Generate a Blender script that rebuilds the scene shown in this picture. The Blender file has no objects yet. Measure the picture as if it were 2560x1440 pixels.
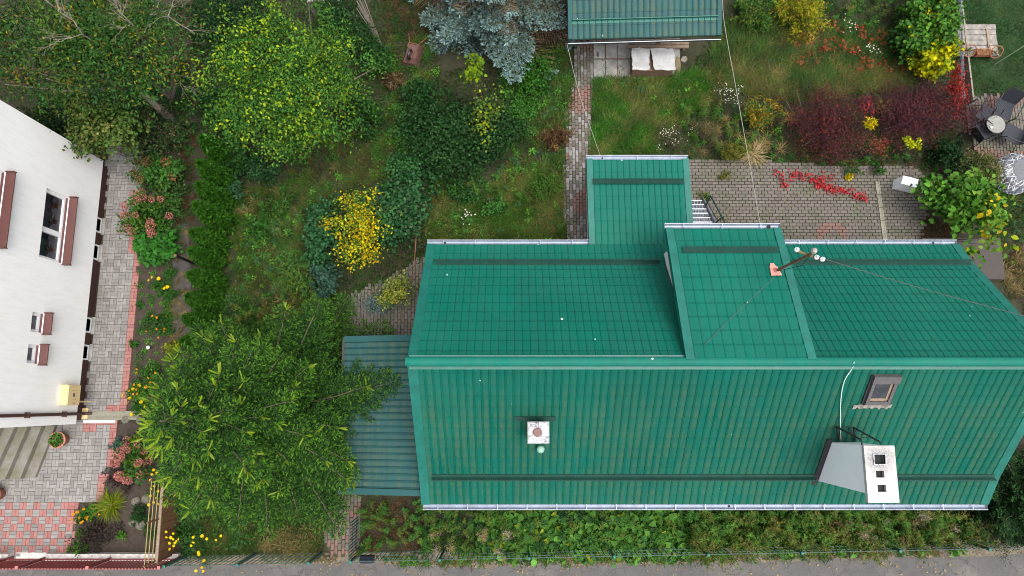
import bpy, math, random
import numpy as np
from mathutils import Vector, Matrix

# ---------------------------------------------------------------- camera, sky, sun, exposure
scn = bpy.context.scene
CAM_H, FPX, TILT = 20.5, 1700.0, math.atan(285 / 1700.0)
cam_data = bpy.data.cameras.new('camera'); cam = bpy.data.objects.new('camera', cam_data)
scn.collection.objects.link(cam); scn.camera = cam
cam.location = (0, 0, CAM_H); cam.rotation_euler = (TILT, 0, 0)
cam_data.sensor_width = 36.0; cam_data.lens = FPX / 2560.0 * 36.0
scn.cycles.filter_width = 1.05
cam_data.clip_start = 0.1; cam_data.clip_end = 1000.0

SUN_EL, SUN_AZ = math.radians(73), math.radians(120)      # soft sun, azimuth clockwise from north
world = bpy.data.worlds.new('World'); scn.world = world; world.use_nodes = True
wn, wl = world.node_tree.nodes, world.node_tree.links
wn.clear()
w_out = wn.new('ShaderNodeOutputWorld'); w_bg = wn.new('ShaderNodeBackground'); w_sky = wn.new('ShaderNodeTexSky')
w_hsv = wn.new('ShaderNodeHueSaturation')
w_sky.sky_type = 'NISHITA'; w_sky.sun_disc = False
w_sky.sun_elevation = SUN_EL; w_sky.sun_rotation = SUN_AZ
w_sky.air_density = 1.0; w_sky.dust_density = 7.0; w_sky.ozone_density = 1.0
w_hsv.inputs['Saturation'].default_value = 0.35            # overcast: a nearly grey sky
w_bg.inputs['Strength'].default_value = 0.15
wl.new(w_sky.outputs[0], w_hsv.inputs['Color']); wl.new(w_hsv.outputs[0], w_bg.inputs['Color']); wl.new(w_bg.outputs[0], w_out.inputs[0])
sun_data = bpy.data.lights.new('sun', 'SUN'); sun = bpy.data.objects.new('sun', sun_data)
scn.collection.objects.link(sun)
sun_data.energy = 0.55; sun_data.angle = math.radians(40); sun_data.color = (1.0, 0.97, 0.92)
sdir = Vector((math.sin(SUN_AZ) * math.cos(SUN_EL), math.cos(SUN_AZ) * math.cos(SUN_EL), math.sin(SUN_EL)))
sun.rotation_euler = sdir.to_track_quat('Z', 'Y').to_euler(); sun.location = (0, 0, 60)
scn.view_settings.view_transform = 'Standard'; scn.view_settings.look = 'None'
scn.view_settings.exposure = 1.08; scn.view_settings.gamma = 1.0; scn.view_settings.use_curve_mapping = False

# ---------------------------------------------------------------- helpers
COL = scn.collection
CT, ST = math.cos(TILT), math.sin(TILT)
rng = np.random.default_rng(7)
rnd = random.Random(11)
def P(px, py, z=0.0):
    """the point at height z that the photograph shows at (px, py)"""
    u = (px - 1280) / FPX; v = (720 - py) / FPX
    d = (u, v * CT + ST, v * ST - CT); t = (z - CAM_H) / d[2]
    return Vector((u * t, d[1] * t, z))
def PXP(px, py, x0):
    """the point of the vertical plane x = x0"""
    u = (px - 1280) / FPX; v = (720 - py) / FPX
    t = x0 / u
    return Vector((x0, (v * CT + ST) * t, CAM_H + (v * ST - CT) * t))
def proj(p):
    dz = p[2] - CAM_H; cy = p[1] * CT + dz * ST; cz = -p[1] * ST + dz * CT
    return 1280 - FPX * p[0] / cz, 720 + FPX * cy / cz
def inside(pt, poly):
    x, y = pt; r = False; j = len(poly) - 1
    for i in range(len(poly)):
        xi, yi = poly[i]; xj, yj = poly[j]
        if (yi > y) != (yj > y) and x < (xj - xi) * (y - yi) / (yj - yi) + xi: r = not r
        j = i
    return r
OFF = {}
def link(o, parent=None):
    COL.objects.link(o)
    if parent is not None:
        o.parent = parent; OFF[o.name] = OFF[parent.name]
    return o
def tag(o, label=None, cat=None, group=None, kind=None):
    if label: o['label'] = label
    if cat: o['category'] = cat
    if group: o['group'] = group
    if kind: o['kind'] = kind
    return o
def thing(name, loc, label, cat, group=None):
    o = bpy.data.objects.new(name, None); o.empty_display_size = 0.2
    COL.objects.link(o); o.location = loc; OFF[o.name] = Vector(loc)
    return tag(o, label, cat, group)
class MB:
    """collects polygons in world coordinates; build() links them as one mesh object"""
    def __init__(s): s.v = []; s.f = []
    def add(s, vs, fs):
        n = len(s.v); s.v += [tuple(v) for v in vs]; s.f += [tuple(i + n for i in f) for f in fs]; return s
    def hexa(s, p):   # p: 4 bottom then 4 top, counter-clockwise seen from above
        return s.add(p, [(3, 2, 1, 0), (4, 5, 6, 7), (0, 1, 5, 4), (1, 2, 6, 5), (2, 3, 7, 6), (3, 0, 4, 7)])
    def box(s, x0, x1, y0, y1, z0, z1):
        return s.hexa([(x0, y0, z0), (x1, y0, z0), (x1, y1, z0), (x0, y1, z0), (x0, y0, z1), (x1, y0, z1), (x1, y1, z1), (x0, y1, z1)])
    def obox(s, c, size, M=None):
        a, b, d = size[0] / 2, size[1] / 2, size[2] / 2
        p = [(-a, -b, -d), (a, -b, -d), (a, b, -d), (-a, b, -d), (-a, -b, d), (a, -b, d), (a, b, d), (-a, b, d)]
        M = M or Matrix.Identity(3); c = Vector(c)
        return s.hexa([c + M @ Vector(q) for q in p])
    def bar(s, a, b, w, h, up=(0, 0, 1)):
        a = Vector(a); b = Vector(b); d = (b - a); L = d.length; d = d.normalized(); up = Vector(up)
        if abs(d.dot(up)) > .99: up = Vector((0, 1, 0))
        sd = d.cross(up).normalized(); u = sd.cross(d)
        M = Matrix((d, sd, u)).transposed()
        return s.obox((a + b) / 2, (L, w, h), M)
    def tube(s, pts, rad, n=6, caps=True):
        pts = [Vector(p) for p in pts]; k = len(pts)
        if not hasattr(rad, '__len__'): rad = [rad] * k
        base = len(s.v); ref = None
        for i in range(k):
            d = (pts[min(i + 1, k - 1)] - pts[max(i - 1, 0)]).normalized()
            if ref is None:
                ref = Vector((0, 0, 1)) if abs(d.z) < .9 else Vector((1, 0, 0))
            a = (ref - d * ref.dot(d)).normalized(); b = d.cross(a); ref = a
            for j in range(n):
                t = 2 * math.pi * j / n
                s.v.append(tuple(pts[i] + (a * math.cos(t) + b * math.sin(t)) * rad[i]))
        for i in range(k - 1):
            for j in range(n):
                q = base + i * n; j2 = (j + 1) % n
                s.f.append((q + j, q + j2, q + n + j2, q + n + j))
        if caps:
            s.f.append(tuple(base + j for j in reversed(range(n)))); s.f.append(tuple(base + (k - 1) * n + j for j in range(n)))
        return s
    def lathe(s, c, prof, n=20, cap=True):   # prof: (r, z)
        c = Vector(c); base = len(s.v); k = len(prof)
        for r, z in prof:
            for j in range(n):
                t = 2 * math.pi * j / n; s.v.append((c.x + r * math.cos(t), c.y + r * math.sin(t), c.z + z))
        for i in range(k - 1):
            for j in range(n):
                j2 = (j + 1) % n; q = base + i * n
                s.f.append((q + j, q + j2, q + n + j2, q + n + j))
        if cap: s.f.append(tuple(base + j for j in reversed(range(n)))); s.f.append(tuple(base + (k - 1) * n + j for j in range(n)))
        return s
    def prism(s, poly, z0, z1):
        n = len(poly); b = len(s.v)
        s.v += [(p[0], p[1], z0) for p in poly] + [(p[0], p[1], z1) for p in poly]
        s.f.append(tuple(b + i for i in reversed(range(n)))); s.f.append(tuple(b + n + i for i in range(n)))
        for i in range(n):
            j = (i + 1) % n; s.f.append((b + i, b + j, b + n + j, b + n + i))
        return s
    def sweep(s, path, prof, closed=True):
        """prof: list of (du, dv) as vectors per section already given as lists of points"""
        base = len(s.v); m = len(path[0])
        for sec in path: s.v += [tuple(p) for p in sec]
        for i in range(len(path) - 1):
            for j in range(m if closed else m - 1):
                j2 = (j + 1) % m; q = base + i * m
                s.f.append((q + j, q + j2, q + m + j2, q + m + j))
        if closed:
            s.f.append(tuple(base + j for j in reversed(range(m)))); s.f.append(tuple(base + (len(path) - 1) * m + j for j in range(m)))
        return s
    def mesh(s, name, mat, off=Vector((0, 0, 0)), smooth=False):
        me = bpy.data.meshes.new(name)
        me.from_pydata([(v[0] - off[0], v[1] - off[1], v[2] - off[2]) for v in s.v], [], s.f)
        me.materials.append(mat)
        if smooth: me.polygons.foreach_set('use_smooth', [True] * len(me.polygons))
        me.update(); return me
    def build(s, name, mat, parent=None, smooth=False, at=None):
        off = OFF[parent.name] if parent is not None else Vector(at) if at is not None else Vector((0, 0, 0))
        o = bpy.data.objects.new(name, s.mesh(name, mat, off, smooth))
        link(o, parent)
        if parent is None: o.location = off; OFF[o.name] = Vector(off)
        return o
def inst(name, me, M, parent):
    o = bpy.data.objects.new(name, me); link(o, parent)
    M = Matrix(M); M.translation -= OFF[parent.name]
    o.matrix_local = M
    return o

# ---------------------------------------------------------------- materials
def mat_new(name):
    m = bpy.data.materials.new(name); m.use_nodes = True
    nt = m.node_tree; b = nt.nodes['Principled BSDF']
    return m, nt.nodes, nt.links, b
def ramp(N, stops, interp='LINEAR'):
    r = N.new('ShaderNodeValToRGB'); e = r.color_ramp.elements; r.color_ramp.interpolation = interp
    while len(e) < len(stops): e.new(0.5)
    for i, (p, c) in enumerate(stops):
        e[i].position = p; e[i].color = (c[0], c[1], c[2], 1)
    return r
def mixc(N, L, fac, a, b, mode='MIX'):
    m = N.new('ShaderNodeMix'); m.data_type = 'RGBA'; m.blend_type = mode
    for sock, val in ((m.inputs[0], fac), (m.inputs[6], a), (m.inputs[7], b)):
        if hasattr(val, 'is_linked') or isinstance(val, bpy.types.NodeSocket): L.new(val, sock)
        elif isinstance(val, (int, float)): sock.default_value = val
        else: sock.default_value = (val[0], val[1], val[2], 1)
    return m.outputs[2]
def noise(N, L, scale, detail=4, rough=.6, vec=None, out='Fac', dist=0):
    t = N.new('ShaderNodeTexNoise'); t.inputs['Scale'].default_value = scale; t.inputs['Detail'].default_value = detail
    t.inputs['Roughness'].default_value = rough; t.inputs['Distortion'].default_value = dist
    if vec is None:
        g = N.new('ShaderNodeNewGeometry'); vec = g.outputs['Position']
    L.new(vec, t.inputs['Vector']); return t.outputs[out]
def maprange(N, L, v, a, b, c=0, d=1):
    m = N.new('ShaderNodeMapRange'); m.inputs[1].default_value = a; m.inputs[2].default_value = b
    m.inputs[3].default_value = c; m.inputs[4].default_value = d; L.new(v, m.inputs[0]); return m.outputs[0]
def bump(N, L, b, h, strength=.3, dist=.01):
    n = N.new('ShaderNodeBump'); n.inputs['Strength'].default_value = strength; n.inputs['Distance'].default_value = dist
    L.new(h, n.inputs['Height']); L.new(n.outputs[0], b.inputs['Normal'])
def plain(name, col, rough=.6, metal=0., var=.12, scale=6., col2=None, bumps=.15):
    """a worn surface: two noise scales move the colour about its base"""
    m, N, L, b = mat_new(name)
    n1 = noise(N, L, scale, 5, .65); n2 = noise(N, L, scale * 9, 3, .6)
    lo = [c * (1 - var * 1.6) for c in col]; hi = [min(1, c * (1 + var)) for c in col]
    if col2: lo = col2
    r = ramp(N, [(.3, lo), (.7, hi)]); L.new(n1, r.inputs[0])
    c2 = mixc(N, L, maprange(N, L, n2, .3, .7, 0, .35 * var / .12 if var < .3 else .5), r.outputs[0], [c * .7 for c in col])
    L.new(c2, b.inputs['Base Color']); b.inputs['Roughness'].default_value = rough; b.inputs['Metallic'].default_value = metal
    if bumps: bump(N, L, b, n2, bumps, .004)
    return m
def rand_val(N, L):
    oi = N.new('ShaderNodeObjectInfo'); g = N.new('ShaderNodeNewGeometry')
    a = N.new('ShaderNodeMath'); a.operation = 'ADD'; L.new(oi.outputs['Random'], a.inputs[0]); L.new(g.outputs['Random Per Island'], a.inputs[1])
    f = N.new('ShaderNodeMath'); f.operation = 'FRACT'; L.new(a.outputs[0], f.inputs[0]); return f.outputs[0]
def paver_mat(name, cols, moss=(.06, .075, .03), moss_amt=.3):
    m, N, L, b = mat_new(name)
    r = ramp(N, [(i / max(1, len(cols) - 1), c) for i, c in enumerate(cols)]); L.new(rand_val(N, L), r.inputs[0])
    n1 = noise(N, L, 2.2, 5, .6); n2 = noise(N, L, 60, 3, .7)
    c = mixc(N, L, maprange(N, L, n1, .48, .72, 0, moss_amt), r.outputs[0], moss)
    c = mixc(N, L, maprange(N, L, n2, .35, .7, 0, .4), c, [q * .6 for q in cols[0]])
    L.new(c, b.inputs['Base Color']); b.inputs['Roughness'].default_value = .85; bump(N, L, b, n2, .4, .004)
    return m
def roof_mat(name, base, dust, algae_amt, dropping=.06, rough=.42, yr=None, flats=False):
    m, N, L, b = mat_new(name)
    g = N.new('ShaderNodeNewGeometry'); pos = g.outputs['Position']
    n1 = noise(N, L, 1.1, 6, .65, pos); n2 = noise(N, L, 14, 4, .7, pos)
    mp = N.new('ShaderNodeMapping'); mp.inputs['Scale'].default_value = (7, .9, .9); L.new(pos, mp.inputs[0])
    n3 = noise(N, L, 1.0, 5, .7, mp.outputs[0])
    c = mixc(N, L, maprange(N, L, n1, .3, .7, 0, 1), base, [q * .8 for q in base])
    c = mixc(N, L, maprange(N, L, n2, .4, .75, 0, .25), c, [q * 1.35 for q in base])
    c = mixc(N, L, maprange(N, L, rand_val(N, L), 0, 1, 0, .2), c, [q * .78 for q in base])
    sx = N.new('ShaderNodeSeparateXYZ'); L.new(pos, sx.inputs[0]); fx = N.new('ShaderNodeMath'); fx.operation = 'MULTIPLY'; L.new(sx.outputs[0], fx.inputs[0]); fx.inputs[1].default_value = .92
    fl_ = N.new('ShaderNodeMath'); fl_.operation = 'FLOOR'; L.new(fx.outputs[0], fl_.inputs[0]); wn_ = N.new('ShaderNodeTexWhiteNoise'); wn_.noise_dimensions = '1D'; L.new(fl_.outputs[0], wn_.inputs['W'])
    c = mixc(N, L, maprange(N, L, wn_.outputs['Value'], 0, 1, 0, .5), c, [q * .75 + .004 for q in base])
    n5 = noise(N, L, .35, 4, .6, pos); c = mixc(N, L, maprange(N, L, n5, .4, .7, 0, .5), c, [base[0] + .012, base[1] * 1.18, base[2] * 1.15])
    mu = N.new('ShaderNodeMath'); mu.operation = 'MULTIPLY'; L.new(maprange(N, L, n3, .38, .66, 0, 1), mu.inputs[0]); L.new(maprange(N, L, n1, .3, .62, .25, algae_amt * 1.3), mu.inputs[1])
    if yr is not None:   # dirt lies on the flats and gathers below the ridge on this slope
        sp = N.new('ShaderNodeSeparateXYZ'); L.new(pos, sp.inputs[0])
        m2 = N.new('ShaderNodeMath'); m2.operation = 'MULTIPLY'; L.new(mu.outputs[0], m2.inputs[0]); L.new(maprange(N, L, sp.outputs['Y'], yr, yr - 1.2, 0.05, 1), m2.inputs[1]); mu = m2
    if flats:   # dirt lies on the flat pans of the tiles and at their lower edges, the rolls stay clean
        at = N.new('ShaderNodeAttribute'); at.attribute_name = 'Dirt'; sc = N.new('ShaderNodeSeparateColor'); L.new(at.outputs['Color'], sc.inputs[0])
        m3 = N.new('ShaderNodeMath'); m3.operation = 'MULTIPLY'; L.new(mu.outputs[0], m3.inputs[0]); L.new(maprange(N, L, sc.outputs[0], 0, 1, .12, 1.25), m3.inputs[1]); mu = m3
        dust = mixc(N, L, maprange(N, L, sc.outputs[1], 0, 1, 0, .8), dust, (.078, .108, .045))
    mxf = N.new('ShaderNodeMath'); mxf.operation = 'MINIMUM'; L.new(mu.outputs[0], mxf.inputs[0]); mxf.inputs[1].default_value = algae_amt
    c = mixc(N, L, mxf.outputs[0], c, dust)
    # bird droppings: rare round splashes
    v = N.new('ShaderNodeTexVoronoi'); v.inputs['Scale'].default_value = 4.2; L.new(pos, v.inputs['Vector'])
    sz = N.new('ShaderNodeSeparateColor'); L.new(v.outputs['Color'], sz.inputs[0])
    lim = maprange(N, L, sz.outputs[0], .9, 1, .0, dropping * 3.2)
    nd = noise(N, L, 40, 2, .6, pos); dd = N.new('ShaderNodeMath'); dd.operation = 'MULTIPLY_ADD'; L.new(nd, dd.inputs[0]); dd.inputs[1].default_value = .05; L.new(v.outputs['Distance'], dd.inputs[2])
    ls = N.new('ShaderNodeMath'); ls.operation = 'LESS_THAN'; L.new(dd.outputs[0], ls.inputs[0])
    ad = N.new('ShaderNodeMath'); ad.operation = 'ADD'; L.new(lim, ad.inputs[0]); ad.inputs[1].default_value = .0; L.new(ad.outputs[0], ls.inputs[1])
    c = mixc(N, L, ls.outputs[0], c, (.62, .72, .68))
    L.new(c, b.inputs['Base Color']); b.inputs['Specular IOR Level'].default_value = .1
    L.new(maprange(N, L, n2, .3, .7, rough - .08, rough + .15), b.inputs['Roughness'])
    bump(N, L, b, n2, .12, .003)
    return m
def foliage_mat(name, trans=.14, rough=.55):
    m, N, L, b = mat_new(name)
    a = N.new('ShaderNodeAttribute'); a.attribute_name = 'Col'
    n = noise(N, L, 35, 2, .6)
    c = mixc(N, L, maprange(N, L, n, .3, .7, 0, .35), a.outputs['Color'], mixc(N, L, 1.0, a.outputs['Color'], (.6, .65, .55), 'MULTIPLY'))
    L.new(c, b.inputs['Base Color']); b.inputs['Roughness'].default_value = rough
    b.inputs['Specular IOR Level'].default_value = .12
    t = N.new('ShaderNodeBsdfTranslucent'); L.new(c, t.inputs[0])
    mx = N.new('ShaderNodeMixShader'); mx.inputs[0].default_value = trans
    L.new(b.outputs[0], mx.inputs[1]); L.new(t.outputs[0], mx.inputs[2])
    L.new(mx.outputs[0], N['Material Output'].inputs[0])
    return m
M = {}
M['roof'] = roof_mat('green_roof_metal', (.001, .110, .078), (.025, .08, .057), .2, .05, .5)
M['roof_s'] = roof_mat('green_roof_metal_weathered', (.001, .092, .066), (.04, .076, .05), .42, .03, .5, yr=.9, flats=True)
M['roof_b'] = roof_mat('teal_roof_metal_dusty', (.02, .076, .077), (.058, .08, .078), .55, .06, .5, flats=True)
M['trim'] = plain('green_trim_metal', (.002, .115, .088), .5, 0, .18, 3)
M['trim_dark'] = plain('dark_green_metal', (.008, .05, .038), .5, 0, .2, 4)
M['zinc'] = plain('galvanised_steel', (.22, .26, .33), .45, .3, .2, 5, bumps=.05)
M['zinc_rim'] = plain('galvanised_rim', (.5, .53, .57), .4, .3, .08, 5, bumps=0)
M['black'] = plain('black_opening', (.006, .006, .007), .8)
M['plaster'] = plain('white_plaster', (.74, .74, .73), .9, 0, .07, 1.5)
M['white'] = plain('white_pvc', (.7, .71, .73), .35, 0, .03, 4, bumps=0)
M['soot_wall'] = plain('painted_chimney', (.95, .96, .97), .8, 0, .03, 2.5)
M['dirt_concrete'] = plain('old_concrete', (.3, .29, .27), .9, 0, .3, 3, col2=(.13, .13, .115), bumps=.4)
M['rust'] = plain('rusty_iron', (.2, .085, .045), .75, .2, .3, 12, bumps=.3)
M['copper'] = plain('pink_lead_flashing', (.62, .28, .22), .7, 0, .25, 20)
M['blackm'] = plain('black_painted_steel', (.012, .013, .016), .45, 0, .25, 15)
M['brown'] = plain('brown_painted_plinth', (.055, .022, .018), .7, 0, .25, 4)
M['brownsill'] = plain('brown_metal_sill', (.105, .035, .03), .5, 0, .12, 20)
M['glass'] = None
def glass_mat(name, col, rough=.08):
    m, N, L, b = mat_new(name)
    n = noise(N, L, 5, 3, .6); r = ramp(N, [(.35, col), (.7, [q * 1.6 + .01 for q in col])]); L.new(n, r.inputs[0])
    L.new(r.outputs[0], b.inputs['Base Color']); b.inputs['Roughness'].default_value = rough; b.inputs['Specular IOR Level'].default_value = .8
    return m
M['glass'] = glass_mat('window_glass', (.012, .016, .022))
M['wood_grey'] = plain('weathered_wood', (.26, .24, .215), .9, 0, .35, 7, col2=(.09, .083, .072), bumps=.5)
M['wood_brown'] = plain('stained_boards', (.125, .06, .025), .75, 0, .3, 9, bumps=.3)
M['wood_tan'] = plain('tan_boards', (.26, .19, .13), .85, 0, .25, 9, bumps=.3)
M['red'] = plain('oxide_red_paint', (.17, .022, .026), .5, 0, .2, 12)
M['red_lit'] = plain('lit_red_paint', (.42, .13, .13), .5, 0, .15, 12)  # oxide red paled to paint in the light on top rail and post caps
M['fgreen'] = plain('green_fence_paint', (.008, .06, .05), .45, 0, .2, 12)
M['beige'] = plain('beige_enamel', (.62, .47, .24), .45, 0, .06, 6, bumps=.05)
M['terra'] = plain('terracotta', (.42, .17, .11), .8, 0, .12, 9)
M['bark'] = plain('bark', (.11, .085, .06), .9, 0, .35, 14, bumps=.6)
M['bark_grey'] = plain('grey_twigs', (.25, .21, .17), .9, 0, .25, 14, bumps=.4)
M['leaf'] = foliage_mat('foliage', .1)
M['needle'] = foliage_mat('needles', .04, .6)
M['petal'] = foliage_mat('petals', .2, .6)
M['paver'] = paver_mat('grey_paver', [(.175, .163, .155), (.25, .236, .228), (.205, .192, .18), (.155, .143, .135)], moss_amt=.15)
M['paver_red'] = paver_mat('red_paver', [(.28, .11, .098), (.31, .145, .125), (.24, .098, .09)], moss_amt=.1)
M['paver_old'] = paver_mat('mossy_paver', [(.095, .083, .066), (.14, .122, .105), (.108, .092, .08), (.125, .112, .091)], moss_amt=.7)
M['paver_oldred'] = paver_mat('faded_red_paver', [(.16, .09, .073), (.19, .10, .085), (.14, .09, .072)], moss_amt=.45)
M['joint'] = plain('joint_sand', (.075, .07, .055), .95, 0, .3, 6)
M['joint_moss'] = plain('mossy_joint', (.035, .05, .015), .95, 0, .4, 5, col2=(.03, .028, .02))
M['soil'] = plain('bed_soil', (.045, .033, .024), .95, 0, .35, 8, bumps=.6)
def clear_pane():
    m, N, L, b = mat_new('clear_pane')
    t = N.new('ShaderNodeBsdfTransparent'); t.inputs[0].default_value = (.8, .86, .9, 1); gl = N.new('ShaderNodeBsdfGlossy'); gl.inputs['Roughness'].default_value = .05
    fr = N.new('ShaderNodeFresnel'); fr.inputs[0].default_value = 1.5; mx = N.new('ShaderNodeMixShader')
    L.new(fr.outputs[0], mx.inputs[0]); L.new(t.outputs[0], mx.inputs[1]); L.new(gl.outputs[0], mx.inputs[2]); L.new(mx.outputs[0], N['Material Output'].inputs[0])
    return m
M['pane_clear'] = clear_pane()
# ---------------------------------------------------------------- ground, road, pavings
def sheet(name, poly_px, z, mat, kind='structure', label=None, cat=None):
    pts = [P(x, y, z) for x, y in poly_px]
    mb = MB(); n = len(pts); mb.add(pts, [tuple(range(n))] if (sum((pts[i].x * pts[(i + 1) % n].y - pts[(i + 1) % n].x * pts[i].y) for i in range(n)) > 0) else [tuple(reversed(range(n)))])
    o = mb.build(name, mat); return tag(o, label, cat, None, kind)
def ground_mat():
    m, N, L, b = mat_new('garden_soil_and_thatch')
    n1 = noise(N, L, .55, 6, .65); n2 = noise(N, L, 5, 6, .7); n3 = noise(N, L, 40, 3, .7)
    r = ramp(N, [(.25, (.016, .011, .007)), (.42, (.028, .022, .010)), (.55, (.02, .028, .008)), (.72, (.05, .04, .018))])
    L.new(n1, r.inputs[0])
    r2 = ramp(N, [(.3, (.012, .009, .006)), (.5, (.03, .028, .011)), (.75, (.065, .05, .024))]); L.new(n2, r2.inputs[0])
    c = mixc(N, L, .55, r.outputs[0], r2.outputs[0])
    c = mixc(N, L, maprange(N, L, n3, .35, .65, 0, .5), c, (.02, .018, .01))
    L.new(c, b.inputs['Base Color']); b.inputs['Roughness'].default_value = .95; bump(N, L, b, n3, .8, .03)
    return m
g = MB(); g.add([(-150, -150, 0), (150, -150, 0), (150, 150, 0), (-150, 150, 0)], [(0, 1, 2, 3)])
tag(g.build('ground', ground_mat()), kind='structure')

def road_mat():
    m, N, L, b = mat_new('worn_asphalt')
    n1 = noise(N, L, .9, 6, .65); n2 = noise(N, L, 7, 5, .7); n3 = noise(N, L, 90, 2, .7)
    r = ramp(N, [(.3, (.05, .05, .053)), (.45, (.078, .076, .075)), (.56, (.095, .09, .086)), (.68, (.16, .148, .13))]); L.new(n1, r.inputs[0])
    c = mixc(N, L, maprange(N, L, n2, .35, .7, 0, .5), r.outputs[0], (.125, .113, .10))
    c = mixc(N, L, maprange(N, L, n3, .35, .7, 0, .45), c, (.035, .035, .035))
    v = N.new('ShaderNodeTexVoronoi'); v.feature = 'DISTANCE_TO_EDGE'; v.inputs['Scale'].default_value = 2.2
    gg = N.new('ShaderNodeNewGeometry'); va = N.new('ShaderNodeVectorMath'); va.operation = 'MULTIPLY_ADD'
    L.new(noise(N, L, 4, 5, .7, None, 'Color'), va.inputs[0]); va.inputs[1].default_value = (.5, .5, .5); L.new(gg.outputs['Position'], va.inputs[2]); L.new(va.outputs[0], v.inputs['Vector'])
    cr = N.new('ShaderNodeMath'); cr.operation = 'MULTIPLY'; L.new(maprange(N, L, v.outputs['Distance'], .0, .035, 1, 0), cr.inputs[0]); L.new(maprange(N, L, n1, .36, .55, 0, .95), cr.inputs[1])
    c = mixc(N, L, cr.outputs[0], c, (.03, .028, .026))
    L.new(c, b.inputs['Base Color']); b.inputs['Roughness'].default_value = .9; bump(N, L, b, n3, .6, .006)
    return m
def ragged(pts, amp, step=25, seed=3):
    r = random.Random(seed); out = []
    for (x0, y0), (x1, y1) in zip(pts[:-1], pts[1:]):
        k = max(1, int(math.hypot(x1 - x0, y1 - y0) / step))
        for i in range(k):
            t = i / k; out.append((x0 + (x1 - x0) * t + r.uniform(-amp, amp), y0 + (y1 - y0) * t + r.uniform(-amp, amp)))
    return out + [pts[-1]]
edge = ragged([(-900, 1428), (0, 1420), (470, 1412), (800, 1412), (880, 1404), (905, 1408), (1100, 1418), (1500, 1412), (2000, 1404), (2300, 1392), (2560, 1388), (3400, 1370)], 4, 22)
sheet('road', edge + [(3400, 2200), (-900, 2200)], .012, road_mat())
# a strip of broken tarmac and sand between fence and road
M['verge_dirt'] = plain('sandy_verge', (.15, .125, .095), .95, 0, .4, 6, col2=(.06, .048, .034), bumps=.6)
sheet('verge', ragged([(-900, 1395), (460, 1388), (800, 1384), (900, 1384), (1600, 1378), (2500, 1358), (3300, 1345)], 4, 30) + [(3400, 1420), (-900, 1460)], .006, M['verge_dirt'])

def brick_proto(name, l, w, h, mat, be=.006):
    mb = MB(); a, b = l / 2, w / 2; a2, b2 = a - be, b - be
    mb.add([(-a, -b, 0), (a, -b, 0), (a, b, 0), (-a, b, 0), (-a, -b, h - be), (a, -b, h - be), (a, b, h - be), (-a, b, h - be), (-a2, -b2, h), (a2, -b2, h), (a2, b2, h), (-a2, b2, h)],
           [(0, 1, 5, 4), (1, 2, 6, 5), (2, 3, 7, 6), (3, 0, 4, 7), (4, 5, 9, 8), (5, 6, 10, 9), (6, 7, 11, 10), (7, 4, 8, 11), (8, 9, 10, 11)])
    return mb
class Paving:
    def __init__(s, name, poly_px, joint, mats, z=.012, rot=0.0):
        s.base = sheet(name, poly_px, z, joint); OFF[s.base.name] = Vector((0, 0, 0)); s.z = z
        s.poly = poly_px; s.items = []; s.mats = mats
        ol = mats[0] is M['paver_old'] or mats[0] is M['paver_oldred']; s.proto = [brick_proto('brick', .188 if ol else .194, .089 if ol else .094, .05, m) for m in mats]
    def put(s, x, y, ang, mi=0, test=True):
        z = s.z - .005 + rnd.uniform(-.004, .005)
        pt = proj((x, y, s.z + .04))
        if test and not inside(pt, s.poly): return
        s.items.append((x, y, z, ang + rnd.uniform(-.02, .02), mi))
    def finish(s):
        s.items.sort(key=lambda q: (q[0] ** 2 + q[1] ** 2))
        vis = [q for q in s.items if -5 < proj((q[0], q[1], .05))[0] < 2565 and -5 < proj((q[0], q[1], .05))[1] < 1445]
        rest = [q for q in s.items if q not in vis] + vis[300:]
        mes = [p.mesh('brick', m) for p, m in zip(s.proto, s.mats)]
        for x, y, z, a, mi in vis[:300]:
            inst('brick', mes[mi], Matrix.Translation((x, y, z)) @ Matrix.Rotation(a, 4, 'Z'), s.base)
        for mi, p in enumerate(s.proto):
            mb = MB()
            for x, y, z, a, k in rest:
                if k != mi: continue
                c, sn = math.cos(a), math.sin(a)
                mb.add([(x + v[0] * c - v[1] * sn, y + v[0] * sn + v[1] * c, z + v[2]) for v in p.v], p.f)
            if mb.v: tag(mb.build('bricks', s.mats[mi], s.base), kind='stuff')
def basket(pv, x0, x1, y0, y1, pick, m=.2):
    ni, nj = int((x1 - x0) / m) + 1, int((y1 - y0) / m) + 1
    for i in range(ni):
        for j in range(nj):
            cx, cy = x0 + (i + .5) * m, y0 + (j + .5) * m; hz = (i + j) % 2 == 0
            mi = pick(cx, cy, hz)
            for k in (-1, 1):
                if hz: pv.put(cx, cy + k * m / 4, 0, mi)
                else: pv.put(cx + k * m / 4, cy, math.pi / 2, mi)
def running(pv, x0, x1, y0, y1, pick, vertical=False, l=.203, w=.103):
    if not vertical:
        for j in range(int((y1 - y0) / w) + 1):
            for i in range(int((x1 - x0) / l) + 2):
                x, y = x0 + (i + .5 * (j % 2)) * l, y0 + j * w; pv.put(x, y, 0, pick(x, y))
    else:
        for i in range(int((x1 - x0) / w) + 1):
            for j in range(int((y1 - y0) / l) + 2):
                x, y = x0 + i * w, y0 + (j + .5 * (i % 2)) * l; pv.put(x, y, math.pi / 2, pick(x, y))
def span(poly):
    q = [P(x, y, 0) for x, y in poly]
    return min(p.x for p in q), max(p.x for p in q), min(p.y for p in q), max(p.y for p in q)

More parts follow.
